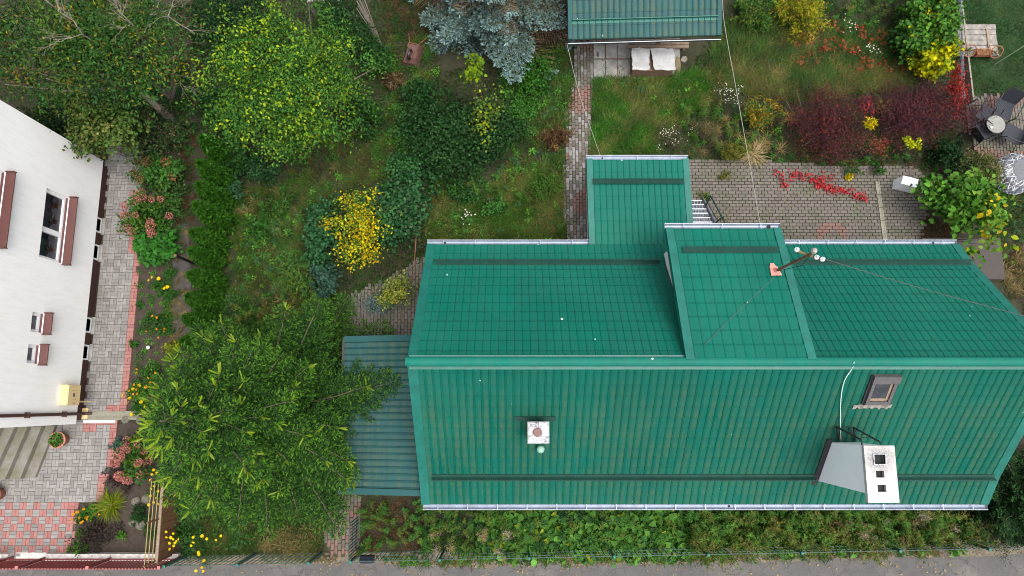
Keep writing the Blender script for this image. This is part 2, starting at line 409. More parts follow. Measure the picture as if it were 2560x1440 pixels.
# neighbour's walk beside the white house
walk_poly = [(272, 330), (365, 330), (352, 480), (342, 720), (328, 880), (312, 1030), (205, 1030), (238, 800), (262, 520)]
pv = Paving('neighbour_walk', walk_poly, M['joint'], [M['paver'], M['paver_red']])
xa, xb, ya, yb = span(walk_poly)
def pick_walk(x, y, hz):
    px, py = proj((x, y, .05)); ex = np.interp(py, [330, 480, 720, 880, 1030], [365, 352, 342, 328, 312])
    return 1 if px > ex - 18 and py > 560 else (1 if py > 1012 and 270 < px < 292 else 0)
basket(pv, xa, xb, ya, yb, pick_walk); pv.finish()
yard_poly = [(0, 1052), (120, 1050), (292, 1048), (284, 1130), (266, 1200), (252, 1255), (196, 1258), (190, 1320), (178, 1388), (-120, 1400), (-160, 1052)]
pv = Paving('neighbour_yard', yard_poly, M['joint'], [M['paver'], M['paver_red']])
xa, xb, ya, yb = span(yard_poly)
def pick_yard(x, y, hz):
    px, py = proj((x, y, .05))
    if py > 1262: return 1 if not hz else (1 if px > 176 - (py - 1262) * .12 and rnd.random() < .6 else 0)
    ex = np.interp(py, [1050, 1130, 1200, 1255], [292, 284, 266, 252])
    return 1 if px > ex - 14 or (py < 1066 and px > 215) or (1060 < py < 1082 and 215 < px < 236) else 0
basket(pv, xa, xb, ya, yb, pick_yard); pv.finish()
# patio north of the green house
patio_poly = [(1690, 398), (1860, 396), (2000, 408), (2120, 415), (2230, 410), (2300, 420), (2330, 470), (2300, 620), (1690, 660)]
pv = Paving('patio', patio_poly, M['joint_moss'], [M['paver_old'], M['paver_oldred']])
xa, xb, ya, yb = span(patio_poly)
def pick_patio(x, y):
    px, py = proj((x, y, .05)); d = math.hypot((px - 2080) / 42, (py - 600) / 44)
    return 1 if .62 < d < 1.05 else 0
running(pv, xa, xb, ya, yb, pick_patio); pv.finish()
# garden path from the shed down to the house
path_poly = [(1440, 105), (1570, 108), (1568, 190), (1482, 196), (1478, 300), (1474, 400), (1486, 700), (1424, 700), (1412, 560), (1410, 420), (1412, 300), (1432, 200)]
pv = Paving('garden_path', path_poly, M['joint'], [M['paver_old'], M['paver_oldred'], M['paver']])
xa, xb, ya, yb = span(path_poly)
def pick_path(x, y):
    px, py = proj((x, y, .05)); t = noise_py(x * 1.3, y * 1.3)
    return 1 if t > .63 else (2 if py > 110 and rnd.random() < .4 else 0)
def noise_py(x, y):
    return .5 + .25 * (math.sin(x * 2.1 + 1.3 * math.sin(y * 1.7)) + math.sin(y * 2.7 + 1.1 * math.sin(x * 2.3 + 4)))
running(pv, xa, xb, ya, yb, pick_path, True); pv.finish()
# small paved corner west of the house
corner_poly = [(880, 735), (960, 700), (1060, 640), (1100, 640), (1080, 900), (850, 900), (858, 800)]
pv = Paving('corner_paving', corner_poly, M['joint'], [M['paver_old'], M['paver_oldred']])
xa, xb, ya, yb = span(corner_poly)
running(pv, xa, xb, ya, yb, lambda x, y: 0, True); pv.finish()
# entrance path at the gate
gate_poly = [(838, 1225), (905, 1225), (900, 1300), (893, 1378), (875, 1394), (832, 1392), (806, 1350), (812, 1310)]
pv = Paving('entrance_path', gate_poly, M['joint_moss'], [M['paver_old'], M['paver_oldred']])
xa, xb, ya, yb = span(gate_poly)
running(pv, xa, xb, ya, yb, lambda x, y: 1 if (rnd.random() < .28 or proj((x, y, .05))[1] > 1376) else 0, True); pv.finish()
# neighbour's seating terrace on the right
terr_poly = [(2415, 262), (2460, 235), (2620, 235), (2620, 470), (2540, 470), (2470, 400), (2430, 360)]
pv = Paving('seating_terrace', terr_poly, M['joint'], [M['paver_oldred'], M['paver_old']])
xa, xb, ya, yb = span(terr_poly)
running(pv, xa, xb, ya, yb, lambda x, y: 0 if noise_py(x, y) > .7 else 1, True); pv.finish()
# concrete apron in front of the shed, of big slabs
sl = MB(); apron = sheet('shed_apron', [(1482, 100), (1700, 96), (1700, 192), (1600, 198), (1482, 200)], .022, M['dirt_concrete']); OFF[apron.name] = Vector((0, 0, 0))
for (x0, x1, y0, y1) in [(1484, 1512, 104, 148), (1514, 1542, 104, 148), (1544, 1575, 104, 148), (1484, 1512, 150, 194), (1514, 1542, 150, 194), (1544, 1575, 150, 194)]:
    a, b = P(x0, y1, .02), P(x1, y0, .02); z = .06 + rnd.uniform(0, .012)
    MB().box(a.x + .01, b.x - .01, a.y + .01, b.y - .01, .01, z).build('slab', M['dirt_concrete'], apron)
# drain channel of concrete troughs across the patio
def channel(name, p0, p1, n, w=.13):
    root = thing(name, P(*p0, 0), 'narrow concrete drain channel crossing the mossy patio', 'drain')
    a, b = P(*p0, .0), P(*p1, .0); d = (b - a) / n; sd = Vector((d.y, -d.x, 0)).normalized()
    for i in range(n):
        q0, q1 = a + d * (i + .02), a + d * (i + .98); sec = []
        for q in (q0, q1):
            sec.append([q + sd * u + Vector((0, 0, z)) for u, z in ((-w / 2, .0), (w / 2, .0), (w / 2, .085), (w * .3, .085), (w * .12, .07), (-w * .12, .07), (-w * .3, .085), (-w / 2, .085))])
        MB().sweep(sec, None).build('channel_stone', M['pale_concrete'], root)
M['pale_concrete'] = plain('pale_concrete', (.235, .22, .175), .9, 0, .25, 6, col2=(.12, .12, .075))
channel('drain_channel', (2212, 620), (2190, 455), 5)
# concrete gutter stone between the neighbour's walk and yard, kerb beyond
k = MB(); a, b = P(204, 1040, 0), P(350, 1038, 0)
sec = []
for q in (a, b): sec.append([q + Vector((0, u, z)) for u, z in ((-.13, 0), (-.13, .08), (-.08, .09), (0, .055), (.08, .09), (.13, .08), (.13, 0))])
tag(k.sweep(sec, None).build('drain_stone', M['pale_concrete']), 'mossy concrete gutter stone between grey walk and yard', 'drain')
kb = MB(); a, b = P(215, 1053, 0), P(292, 1051, 0); kb.box(a.x, b.x, a.y - .05, a.y + .04, 0, .12)
tag(kb.build('kerb', M['plaster']), 'whitewashed kerb along the top of the neighbour yard', 'kerb')
# planting beds
sheet('flower_bed', [(345, 380), (440, 380), (452, 600), (440, 850), (430, 1035), (316, 1035), (330, 880), (346, 720)], .016, M['soil'])
sheet('flower_bed', [(293, 1060), (330, 1055), (420, 1100), (420, 1385), (178, 1392), (196, 1260), (252, 1258), (268, 1200)], .016, M['soil'])
M['tarpaper'] = plain('grey_weed_fabric', (.06, .055, .05), .95, 0, .3, 9, bumps=.4)
sheet('strip_path', [(425, 560), (470, 560), (478, 700), (476, 850), (430, 850), (434, 700)], .02, M['tarpaper'])
# neighbour's lawn on the right, bare slab strip beside the house
def lawn_mat():
    m, N, L, b = mat_new('mown_lawn')
    n1 = noise(N, L, .8, 5, .6); n2 = noise(N, L, 60, 3, .7)
    r = ramp(N, [(.3, (.008, .028, .006)), (.55, (.014, .05, .008)), (.75, (.04, .06, .016))]); L.new(n1, r.inputs[0])
    c = mixc(N, L, maprange(N, L, n2, .3, .7, 0, .6), r.outputs[0], (.006, .018, .004)); L.new(c, b.inputs['Base Color'])
    b.inputs['Roughness'].default_value = .9; bump(N, L, b, n2, .8, .02); return m
sheet('lawn', [(2402, -200), (2900, -200), (2900, 262), (2470, 250), (2408, 245)], .01, lawn_mat())
M['bitumen'] = plain('dark_bitumen_felt', (.06, .052, .047), .95, 0, .2, 20, bumps=.4)
a, b = P(2405, 700, .1), P(2490, 598, .1)
tag(MB().box(a.x - 1.2, b.x, a.y, b.y, 0, .28).build('cellar_slab', M['bitumen']), 'dark felt covered slab beside the right gable of the green house', 'slab')
# ---------------------------------------------------------------- green-roofed house
XL, XR = -2.30, 12.17
YE_N, ZE, YF_N, ZF_N = 4.23, 2.40, 3.66, 2.83
YR, ZR = .88, 5.40
YF_S, ZF_S, YE_S = -1.84, 2.94, -2.57
DX0, DX1, DYE, DZE = 3.85, 6.68, 4.26, 4.0          # dormer
EX0, EX1, EYN, EZN = 2.12, 4.96, 6.75, 2.18          # porch extension
house = thing('green_house', (4.9, .8, 0), 'house with green metal tile roof, dormer and white chimneys', 'house')
def tile_mb(w, s, amp=.024, lip=.014, n=8):
    """one pressed tile: x across, -y down the slope, z out"""
    mb = MB(); xs = [0, .1, .3, .5, .68, .78, .86, .93, 1.]; hs = [.0, .28, .42, .42, .3, .35, 1.0, .75, .0]; n = len(xs) - 1
    row = lambda v, o: [(x * w, -v * s, h * amp + o) for x, h in zip(xs, hs)]
    v = row(0, 0) + row(.86, lip) + row(1., lip * .45) + row(.992, -.006); m = n + 1; f = []
    for r in range(3):
        for i in range(n): f.append((r * m + i, (r + 1) * m + i, (r + 1) * m + i + 1, r * m + i + 1))
    mb.add(v, f); return mb
def tiles(O, U, V, nu, nv, w, s, keep=None):
    """list of tile matrices: O top corner, U along, V down the slope"""
    U = Vector(U).normalized(); V = Vector(V).normalized(); Nn = U.cross(-V).normalized(); out = []
    if Nn.z < 0: Nn = -Nn
    for i in range(nu):
        for j in range(nv):
            p = Vector(O) + U * (i * w) + V * (j * s)
            c = p + U * (w / 2) + V * (s / 2)
            if keep and not keep(c): continue
            Mx = Matrix((U, -V, Nn)).transposed().to_4x4()
            if U.cross(-V).z < 0: pass
            Mx.translation = p; out.append((Mx, c))
    return out
def V3(*a): return Vector(a)
vn = V3(0, YF_N - YR, ZF_N - ZR); vf = V3(0, YE_N - YF_N, ZE - ZF_N); vs = V3(0, YF_S - YR, ZF_S - ZR); vsf = V3(0, YE_S - YF_S, ZE - ZF_S)
NW = 78; TW = (XR - XL - .36) / NW; TX = XL + .18
skyl = lambda c: not (7.45 < c.x < 8.05 and -.02 < c.y < .5)
def outside_dormer(c): return not (DX0 + .15 < c.x < DX1 - .15)
field = []   # (matrix, centre, proto key, parent key)
def addf(lst, key, par):
    for Mx, c in lst: field.append((Mx, c, key, par))
# north slopes face away: U runs east to west so that U x (-V) points out of the roof
nrow = 11
addf(tiles((TX + NW * TW, YR, ZR), (-1, 0, 0), vn, NW, nrow, TW, vn.length / nrow, outside_dormer), 'n', 'roof')
addf(tiles((TX + NW * TW, YF_N, ZF_N), (-1, 0, 0), vf, NW, 2, TW, vf.length / 2), 'f', 'roof')
addf(tiles((TX, YR, ZR), (1, 0, 0), vs, NW, nrow, TW, vs.length / nrow), 's', 'roof')
addf(tiles((TX, YF_S, ZF_S), (1, 0, 0), vsf, NW, 3, TW, vsf.length / 3), 'g', 'roof')
vd = V3(0, DYE - YR - .06, DZE - ZR - .06); ND = 11; DW = (DX1 - DX0 - .34) / ND
addf(tiles((DX0 + .17 + ND * DW, YR + .06, ZR + .07), (-1, 0, 0), vd, ND, 10, DW, vd.length / 10), 'd', 'dormer')
ve = V3(0, EYN - YE_N, EZN - ZE - .01); NE = 15; EW = (EX1 - EX0 - .3) / NE
addf(tiles((EX0 + .15 + NE * EW, YE_N - .02, ZE + .012), (-1, 0, 0), ve, NE, 7, EW, ve.length / 7), 'e', 'porch_roof')
protos = {'n': tile_mb(TW, vn.length / nrow, .018, .02), 'f': tile_mb(TW, vf.length / 2, .018, .02), 's': tile_mb(TW, vs.length / nrow, .026, .01), 'g': tile_mb(TW, vsf.length / 3, .026, .01), 'd': tile_mb(DW, vd.length / 10, .016, .024), 'e': tile_mb(EW, ve.length / 7, .02, .018)}
tmat = {'n': M['roof'], 'f': M['roof'], 's': M['roof_s'], 'g': M['roof_s'], 'd': M['roof'], 'e': M['roof']}

def thick(mb, quad, t):
    """a plate under a quad"""
    a, b, c, d = [Vector(q) for q in quad]; n = (b - a).cross(d - a).normalized() * t
    mb.hexa([a - n, b - n, c - n, d - n, a, b, c, d])
D = .03
roof = MB()
thick(roof, [(XL, YR, ZR - D), (XL, YF_N, ZF_N - D), (XR, YF_N, ZF_N - D), (XR, YR, ZR - D)][::-1], .12)
thick(roof, [(XL, YF_N, ZF_N - D), (XL, YE_N, ZE - D), (XR, YE_N, ZE - D), (XR, YF_N, ZF_N - D)][::-1], .12)
thick(roof, [(XL, YR, ZR - D), (XL, YF_S, ZF_S - D), (XR, YF_S, ZF_S - D), (XR, YR, ZR - D)], .12)
thick(roof, [(XL, YF_S, ZF_S - D), (XL, YE_S, ZE - D), (XR, YE_S, ZE - D), (XR, YF_S, ZF_S - D)], .12)
parts = {'roof': roof.build('roof', M['trim_dark'], house)}
dm = MB(); thick(dm, [(DX0, YR + .02, ZR + .03), (DX0, DYE, DZE - .04), (DX1, DYE, DZE - .04), (DX1, YR + .02, ZR + .03)][::-1], .1)
parts['dormer'] = dm.build('dormer', M['trim_dark'], house)
pr_ = MB(); thick(pr_, [(EX0, YE_N, ZE - .03), (EX0, EYN, EZN - .03), (EX1, EYN, EZN - .03), (EX1, YE_N, ZE - .03)][::-1], .1)
parts['porch_roof'] = pr_.build('porch_roof', M['trim_dark'], house)
def shown(q):
    c = q[1]; x, y = proj(c)
    if not (0 < x < 2560 and 0 < y < 1440): return -1
    d = (Vector((0, 0, CAM_H)) - c); n = q[0].to_3x3() @ Vector((0, 0, 1))
    return max(0, d.normalized().dot(n)) / d.length_squared
field.sort(key=shown, reverse=True)
DIRT = np.array([[.2, .7, 1, 1, .9, .5, 0, 0, 0]] * 4); NOSE = np.array([[0] * 9, [1] * 9, [1] * 9, [.5] * 9]) * (DIRT > .3)
def dirt(me):
    k = len(me.vertices) // 36; a = me.attributes.new('Dirt', 'FLOAT_COLOR', 'POINT')
    c = np.stack([DIRT.ravel(), NOSE.ravel(), 0 * DIRT.ravel(), 1 + 0 * DIRT.ravel()], 1); a.data.foreach_set('color', np.tile(c, (k, 1)).astype(np.float32).ravel()); return me
tme = {k: dirt(p.mesh('tile', tmat[k])) for k, p in protos.items()}
for Mx, c, key, par in field[:300]: inst('tile', tme[key], Mx, parts[par])
for mk in ('roof', 'roof_s'):
    mb = MB()
    for Mx, c, key, par in field[300:]:
        if tmat[key] is M[mk]: mb.add([Mx @ Vector(v) for v in protos[key].v], protos[key].f)
    dirt(tag(mb.build('roof_tiles', M[mk], house), kind='stuff').data)
# verges: folded metal strips along the rakes
def verge(x, sgn, prof, parent, w=.2, mat=None, up=.035):
    mb = MB(); secs = []
    for y, z in prof:
        secs.append([(x + sgn * .02, y, z - .16), (x + sgn * .02, y, z + up), (x - sgn * w, y, z + up), (x - sgn * w, y, z + .004), (x + sgn * -.02, y, z - .16)])
    mb.sweep(secs, None).build('verge_trim', mat or M['trim'], parent)
main_prof = [(YE_N + .02, ZE), (YF_N, ZF_N), (YR, ZR)]; s_prof = [(YR, ZR), (YF_S, ZF_S), (YE_S - .02, ZE)]
for x, sg in ((XL, -1), (XR, 1)):
    verge(x, sg, main_prof, house); verge(x, sg, s_prof, house)
verge(DX0, -1, [(DYE + .02, DZE), (YR + .05, ZR + .06)], parts['dormer'], .17, None, .05); verge(DX1, 1, [(DYE + .02, DZE), (YR + .05, ZR + .06)], parts['dormer'], .17, None, .05)
verge(EX0, -1, [(EYN + .02, EZN), (YE_N, ZE)], parts['porch_roof'], .15); verge(EX1, 1, [(EYN + .02, EZN), (YE_N, ZE)], parts['porch_roof'], .15)
# ridge: half-round caps, one after the other
ncap = 10; cl = (XR - XL + .1) / ncap; cap = MB(); nseg = 8; rr = .105
for sx, rad in ((0, rr * .96), (cl * 1.015, rr)):
    for j in range(nseg + 1):
        t = math.pi * j / nseg; cap.v.append((sx, math.cos(t) * rad, math.sin(t) * rad * .75))
for j in range(nseg): cap.f.append((j, nseg + 1 + j, nseg + 2 + j, j + 1))
cap.f.append(tuple(range(nseg + 1))); cap.f.append(tuple(range(2 * nseg + 1, nseg, -1)))
M['ridge'] = roof_mat('ridge_metal', (.002, .13, .095), (.05, .1, .07), .15, .05, .5)
capme = cap.mesh('ridge_cap', M['ridge'], smooth=False)
for i in range(ncap): inst('ridge_cap', capme, Matrix.Translation((XL - .05 + i * cl, YR, ZR + .03)), house)
fl = MB(); fl.box(XL + .02, XR - .02, YR - .17, YR - .1, ZR - .085, ZR - .045); fl.box(XL + .02, DX0, YR + .1, YR + .15, ZR - .07, ZR - .03)
fl.build('ridge_flashing', M['trim'], house)
# gutters
def gutter(x0, x1, y, z, out, parent, r=.085, outlet=None, rim=True):
    mb = MB(); secs = []; n = 8
    for x in (x0, x1):
        a = [(x, y + out * (r + r * math.cos(t)), z - r * math.sin(t)) for t in [math.pi * i / n for i in range(n + 1)]]
        b = [(x, y + out * (r + (r - .006) * math.cos(t)), z - (r - .006) * math.sin(t)) for t in [math.pi * i / n for i in range(n, -1, -1)]]
        secs.append(a + b)
    gt = mb.sweep(secs, None).build('gutter', M['zinc'], parent)
    MB().tube([(x0, y + out * 2 * r, z + .006), (x1, y + out * 2 * r, z + .006)], .009, 6).build('gutter_rim', M['zinc_rim'], gt)
    for x in (x0, x1): MB().add([(x + (.002 if x == x0 else -.002), y + out * (r + r * math.cos(t)), z - r * math.sin(t)) for t in [math.pi * i / n for i in range(n + 1)]], [tuple(range(n + 1))]).build('end_cap', M['zinc_rim'], gt)
    br = int(abs(x1 - x0) / .75)
    bm = MB()
    for i in range(br):
        x = x0 + (i + .5) * (x1 - x0) / br; bm.bar((x, y - out * .03, z + .012), (x, y + out * 2 * r, z + .012), .022, .004)
    bm.build('gutter_straps', M['zinc'], gt)
    for x in (outlet or []):
        MB().lathe((x, y + out * r, z - r - .01), [(.035, 0), (.035, .022)], 12).build('outlet', M['black'], gt)
        MB().tube([(x, y + out * r, z - r), (x, y + out * r, z - r - .2), (x, y - out * .25, z - r - .55), (x, y - out * .25, .1)], .045, 8).build('downpipe', M['zinc'], gt)
zg = ZE - .03
gutter(XL - .02, EX0 - .02, YE_N, zg, 1, house, .07, [P(1112, 608, 2.35).x])
gutter(DX1 + .0, XR + .0, YE_N, zg, 1, house, .07, [P(2335, 605, 2.35).x])
gutter(EX1 + .05, DX1, YE_N, zg, 1, house, .07)
gutter(XL + .02, XR + .03, YE_S, zg, -1, house, .075, [P(1822, 1261, 2.3).x])
gutter(DX0 - .03, DX1 + .03, DYE, DZE - .03, 1, parts['dormer'], .075, None)
MB().lathe((P(1925, 570, 4).x, DYE + .075, DZE - .105), [(.05, 0), (.05, .03)], 12).build('outlet', M['black'], parts['dormer'])
gutter(EX0 - .02, EX1 + .02, EYN, EZN - .03, 1, parts['porch_roof'], .065, [P(1507, 400, 2.1).x])
# snow guards: folded angle strips standing on the tiles
def snow(x0, x1, y, z, ny, parent, h=.12):
    mb = MB(); n = V3(0, ny * .62, .78); dn = V3(0, ny * .78, -.62)
    secs = []
    for x in (x0, x1):
        b = V3(x, y, z + .02); secs.append([b - dn * .08, b - dn * .08 + n * .01, b + n * .012, b + n * h, b + n * h + dn * .03, b + n * h + dn * .03 - n * .008, b + dn * .01 + n * h * .9, b + dn * .01])
    mb.sweep(secs, None).build('snow_guard', M['trim_dark'], parent)
snow(P(1085, 655, 2.95).x, P(1650, 655, 2.95).x, YF_N - .05, ZF_N + .06, 1, house)
snow(P(1985, 655, 2.95).x, P(2428, 655, 2.95).x, YF_N - .05, ZF_N + .06, 1, house)
snow(P(1080, 1203, 2.95).x, P(2036, 1203, 2.95).x, YF_S - .0, ZF_S + .03, -1, house)
snow(P(2240, 1205, 2.95).x, P(2484, 1205, 2.95).x, YF_S - .0, ZF_S + .03, -1, house)
q = P(1703, 630, 4.2); yy = q.y; zz = DZE + (DYE - yy) * (ZR - DZE) / (DYE - YR)
snow(P(1703, 630, 4.2).x, P(1942, 630, 4.2).x, yy, zz + .03, 1, parts['dormer'])
q = P(1482, 455, 2.3); zz = EZN + (EYN - q.y) * (ZE - EZN) / (EYN - YE_N)
snow(q.x, P(1710, 455, 2.3).x, q.y, zz + .03, 1, parts['porch_roof'], .1)
# walls
def zroof(y):
    return np.interp(y, [YE_S, YF_S, YR, YF_N, YE_N], [ZE, ZF_S, ZR, ZF_N, ZE])
w = MB(); yy0, yy1 = YE_S + .35, YE_N - .4; x0, x1 = XL + .25, XR - .35
prof = [(yy0, 0), (yy1, 0), (yy1, zroof(yy1) - .2), (YF_N, ZF_N - .2), (YR, ZR - .2), (YF_S, ZF_S - .2), (yy0, zroof(yy0) - .2)]
w.sweep([[(x, y, z) for y, z in prof] for x in (x0, x1)], None); w.build('wall', M['plaster'], house)
MB().box(EX0 + .2, EX1 - .2, yy1, EYN - .35, 0, EZN - .12).build('porch_wall', M['plaster'], house)
dw = MB(); yf = DYE - .35; zd = lambda y: DZE + (DYE - y) * (ZR - DZE) / (DYE - YR) - .12
dw.sweep([[(x, yf, zroof(yf) - .1), (x, yf, zd(yf)), (x, YR + .35, zd(YR + .35)), (x, YR + .35, zroof(YR + .35) - .1)] for x in (DX0 + .22, DX1 - .22)], None).build('dormer_wall', M['plaster'], parts['dormer'])
MB().box(DX0 + .7, DX1 - .7, yf, yf + .03, 3.25, 3.85).build('window', M['glass'], parts['dormer'])
for xx in (-.6, 8.5, 10.6): MB().box(xx, xx + 1.2, yy1, yy1 + .03, .9, 2.1).build('window', M['glass'], house)
for xx in (0, 3.5, 7, 10): MB().box(xx, xx + 1.2, yy0 - .03, yy0, .9, 2.1).build('window', M['glass'], house)
MB().box(EX1 - .2, EX1 - .16, 5.3, 6.2, .9, 2.0).build('door', M['brownsill'], house)
# skylight
def spt(x, y, up): # point on south slope
    n = V3(0, -(ZR - ZF_S), (YR - YF_S)).normalized() if False else V3(0, -(ZR - ZF_S) / (YR - YF_S), 1).normalized()
    return V3(x, y, ZR - (YR - y) * (ZR - ZF_S) / (YR - YF_S)) + n * up
sx0, sx1 = P(2152, 1000, 4.5).x, P(2213, 1000, 4.5).x
ys0, ys1 = P(2200, 1006, 4.45).y, P(2200, 936, 5.05).y
sky = MB()
def frame_box(mb, x0, x1, y0, y1, u0, u1):
    mb.hexa([spt(x0, y0, u0), spt(x1, y0, u0), spt(x1, y1, u0), spt(x0, y1, u0), spt(x0, y0, u1), spt(x1, y0, u1), spt(x1, y1, u1), spt(x0, y1, u1)])
M['sky_frame'] = plain('grey_brown_alu', (.13, .12, .125), .45, .4, .15, 9)
M['sky_dark'] = plain('dark_alu', (.03, .03, .035), .5, .3, .2, 9)
for a in ((sx0, sx0 + .07, ys0, ys1), (sx1 - .07, sx1, ys0, ys1)): frame_box(sky, *a, -.05, .1)
frame_box(sky, sx0 + .07, sx1 - .07, ys0, ys0 + .07, -.05, .1)
skl = sky.build('skylight', M['sky_frame'], house)
mb = MB(); frame_box(mb, sx0 - .02, sx1 + .02, ys1 - .14, ys1 + .01, -.05, .125); mb.build('hood', M['sky_frame'], skl)
mb = MB(); frame_box(mb, sx0 + .07, sx1 - .07, ys0 + .07, ys1 - .14, -.05, .055); mb.build('pane', M['glass'], skl)
mb = MB(); frame_box(mb, sx1 - .13, sx1 - .075, ys0 + .08, ys1 - .15, .056, .062); frame_box(mb, sx0 + .08, sx1 - .14, ys0 + .075, ys0 + .13, .056, .062); mb.build('inner_sash', M['wood_tan'], skl)
mb = MB(); frame_box(mb, sx0 - .06, sx0 - .002, ys0, ys1, -.05, .05); frame_box(mb, sx1 + .002, sx1 + .04, ys0, ys1, -.05, .05); mb.build('side_flashing', M['sky_dark'], skl)
ap = MB(); k = 16; rows = []
xs = np.linspace(sx0 - .22, sx1 + .1, k + 1)
top = [spt(x, ys0 - .02, .05 + .015 * math.sin(i * 1.9)) for i, x in enumerate(xs)]; bo = [spt(x, ys0 - .11 - .02 * math.sin(i * 2.3 + 1), .04 + .02 * math.sin(i * 1.9)) for i, x in enumerate(xs)]
ap.add(top + bo, [(i, k + 1 + i, k + 2 + i, i + 1) for i in range(k)]); ap.build('lead_apron', M['wood_grey'], skl)
# small square chimney with a flue disc
def cap_mat():
    m, N, L, b = mat_new('cracked_whitewash')
    n1 = noise(N, L, 9, 5, .7); v = N.new('ShaderNodeTexVoronoi'); v.feature = 'DISTANCE_TO_EDGE'; v.inputs['Scale'].default_value = 5
    va = N.new('ShaderNodeVectorMath'); va.operation = 'MULTIPLY_ADD'; g = N.new('ShaderNodeNewGeometry')
    L.new(noise(N, L, 8, 4, .7, None, 'Color'), va.inputs[0]); va.inputs[1].default_value = (.3, .3, .3); L.new(g.outputs['Position'], va.inputs[2]); L.new(va.outputs[0], v.inputs['Vector'])
    c = mixc(N, L, maprange(N, L, n1, .35, .75, 0, .6), (.42, .42, .44), (.2, .2, .22))
    k = N.new('ShaderNodeMath'); k.operation = 'MULTIPLY'; L.new(maprange(N, L, v.outputs['Distance'], 0, .07, 1, 0), k.inputs[0]); L.new(maprange(N, L, n1, .38, .52, 0, 1), k.inputs[1])
    c = mixc(N, L, k.outputs[0], c, (.04, .04, .04)); L.new(c, b.inputs['Base Color']); b.inputs['Roughness'].default_value = .9; bump(N, L, b, n1, .4, .01); return m
M['capwhite'] = cap_mat()
c0, c1 = P(1319, 1109, 4.75), P(1373, 1054, 4.75)
ch = thing('small_chimney', ((c0.x + c1.x) / 2, (c0.y + c1.y) / 2, 3.8), 'small square whitewashed chimney with brown round lid on green roof', 'chimney')
MB().box(c0.x + .04, c1.x - .04, c0.y + .04, c1.y - .04, 3.2, 4.66).build('stack', M['sky_dark'], ch)
cp = MB(); bev = .025
cp.add([(c0.x, c0.y, 4.66), (c1.x, c0.y, 4.66), (c1.x, c1.y, 4.66), (c0.x, c1.y, 4.66), (c0.x, c0.y, 4.73), (c1.x, c0.y, 4.73), (c1.x, c1.y, 4.73), (c0.x, c1.y, 4.73), (c0.x + bev, c0.y + bev, 4.75), (c1.x - bev, c0.y + bev, 4.75), (c1.x - bev, c1.y - bev, 4.75), (c0.x + bev, c1.y - bev, 4.75)],
       [(3, 2, 1, 0), (0, 1, 5, 4), (1, 2, 6, 5), (2, 3, 7, 6), (3, 0, 4, 7), (4, 5, 9, 8), (5, 6, 10, 9), (6, 7, 11, 10), (7, 4, 8, 11), (8, 9, 10, 11)]); cp.build('cap', M['capwhite'], ch)
q = P(1344, 1081, 4.78); MB().lathe((q.x, q.y, 4.752), [(.1, 0), (.1, .035), (.09, .045)], 20).build('flue_lid', plain('brown_lid', (.16, .085, .075), .7, 0, .15, 30), ch)
fl = MB()
for (xa, xb, yy) in ((c0.x - .3, c1.x + .18, c1.y + .05),): fl.hexa([spt(xa, yy - .02, .03), spt(xb, yy - .02, .03), spt(xb, yy + .08, .03), spt(xa, yy + .08, .03), spt(xa, yy - .02, .045), spt(xb, yy - .02, .045), spt(xb, yy + .08, .045), spt(xa, yy + .08, .045)])
fl.build('flashing', M['trim_dark'], ch)
q = P(1352, 1124, 3.95); vt = thing('roof_vent', (q.x, q.y, 3.4), 'pale green round vent pipe beside the small chimney', 'vent')
MB().lathe((q.x, q.y, 3.3), [(.06, 0), (.06, .58)], 14).build('pipe', M['trim'], vt)
MB().lathe((q.x, q.y, 3.88), [(.085, 0), (.09, .02), (.06, .06), (.01, .075)], 18).build('vent_cap', plain('pale_green_plastic', (.2, .36, .29), .6, 0, .1, 12), vt)
# big white chimney
def soot_mat():
    m, N, L, b = mat_new('sooty_chimney_head')
    n1 = noise(N, L, 6, 5, .7); n2 = noise(N, L, 50, 3, .8); g = N.new('ShaderNodeNewGeometry')
    q = P(2198, 1148, 5.35); d = N.new('ShaderNodeVectorMath'); d.operation = 'DISTANCE'; L.new(g.outputs['Position'], d.inputs[0]); d.inputs[1].default_value = (q.x, q.y, 5.35)
    s = N.new('ShaderNodeMath'); s.operation = 'MULTIPLY'; L.new(maprange(N, L, d.outputs['Value'], .14, .5, 1, 0), s.inputs[0]); L.new(maprange(N, L, n2, .35, .65, .1, 1), s.inputs[1])
    c = mixc(N, L, maprange(N, L, n1, .45, .75, 0, .6), (.45, .44, .43), (.22, .2, .18)); c = mixc(N, L, s.outputs[0], c, (.09, .085, .085))
    L.new(c, b.inputs['Base Color']); b.inputs['Roughness'].default_value = .9; bump(N, L, b, n2, .3, .006); return m
ZC = 5.35
t0, t1 = P(2171, 1257, ZC), P(2236, 1114, ZC)
big = thing('large_chimney', ((t0.x + t1.x) / 2, (t0.y + t1.y) / 2, 2.4), 'tall white rendered chimney with three square flues near the eave', 'chimney')
sx = t0.x + .03
stack = MB(); stack.box(sx, t1.x - .03, t0.y + .18, t1.y - .02, 2.3, ZC - .1); stack.build('stack', M['soot_wall'], big)
head = MB(); holes = [(2186, 1136, 2211, 1160), (2191, 1177, 2210, 1194), (2195, 1212, 2215, 1230)]
xs = [t0.x, 0, 0, t1.x]
hy = []
for hx0, hy0, hx1, hy1 in holes:
    a, b = P(hx0, hy1, ZC), P(hx1, hy0, ZC); hy.append((a.x, b.x, a.y, b.y))
hy.sort(key=lambda h: h[2]); y = t0.y
for h in hy:
    head.box(t0.x, t1.x, y, h[2], ZC - .1, ZC); head.box(t0.x, h[0], h[2], h[3], ZC - .1, ZC); head.box(h[1], t1.x, h[2], h[3], ZC - .1, ZC); y = h[3]
head.box(t0.x, t1.x, y, t1.y, ZC - .1, ZC); head.build('head', soot_mat(), big)
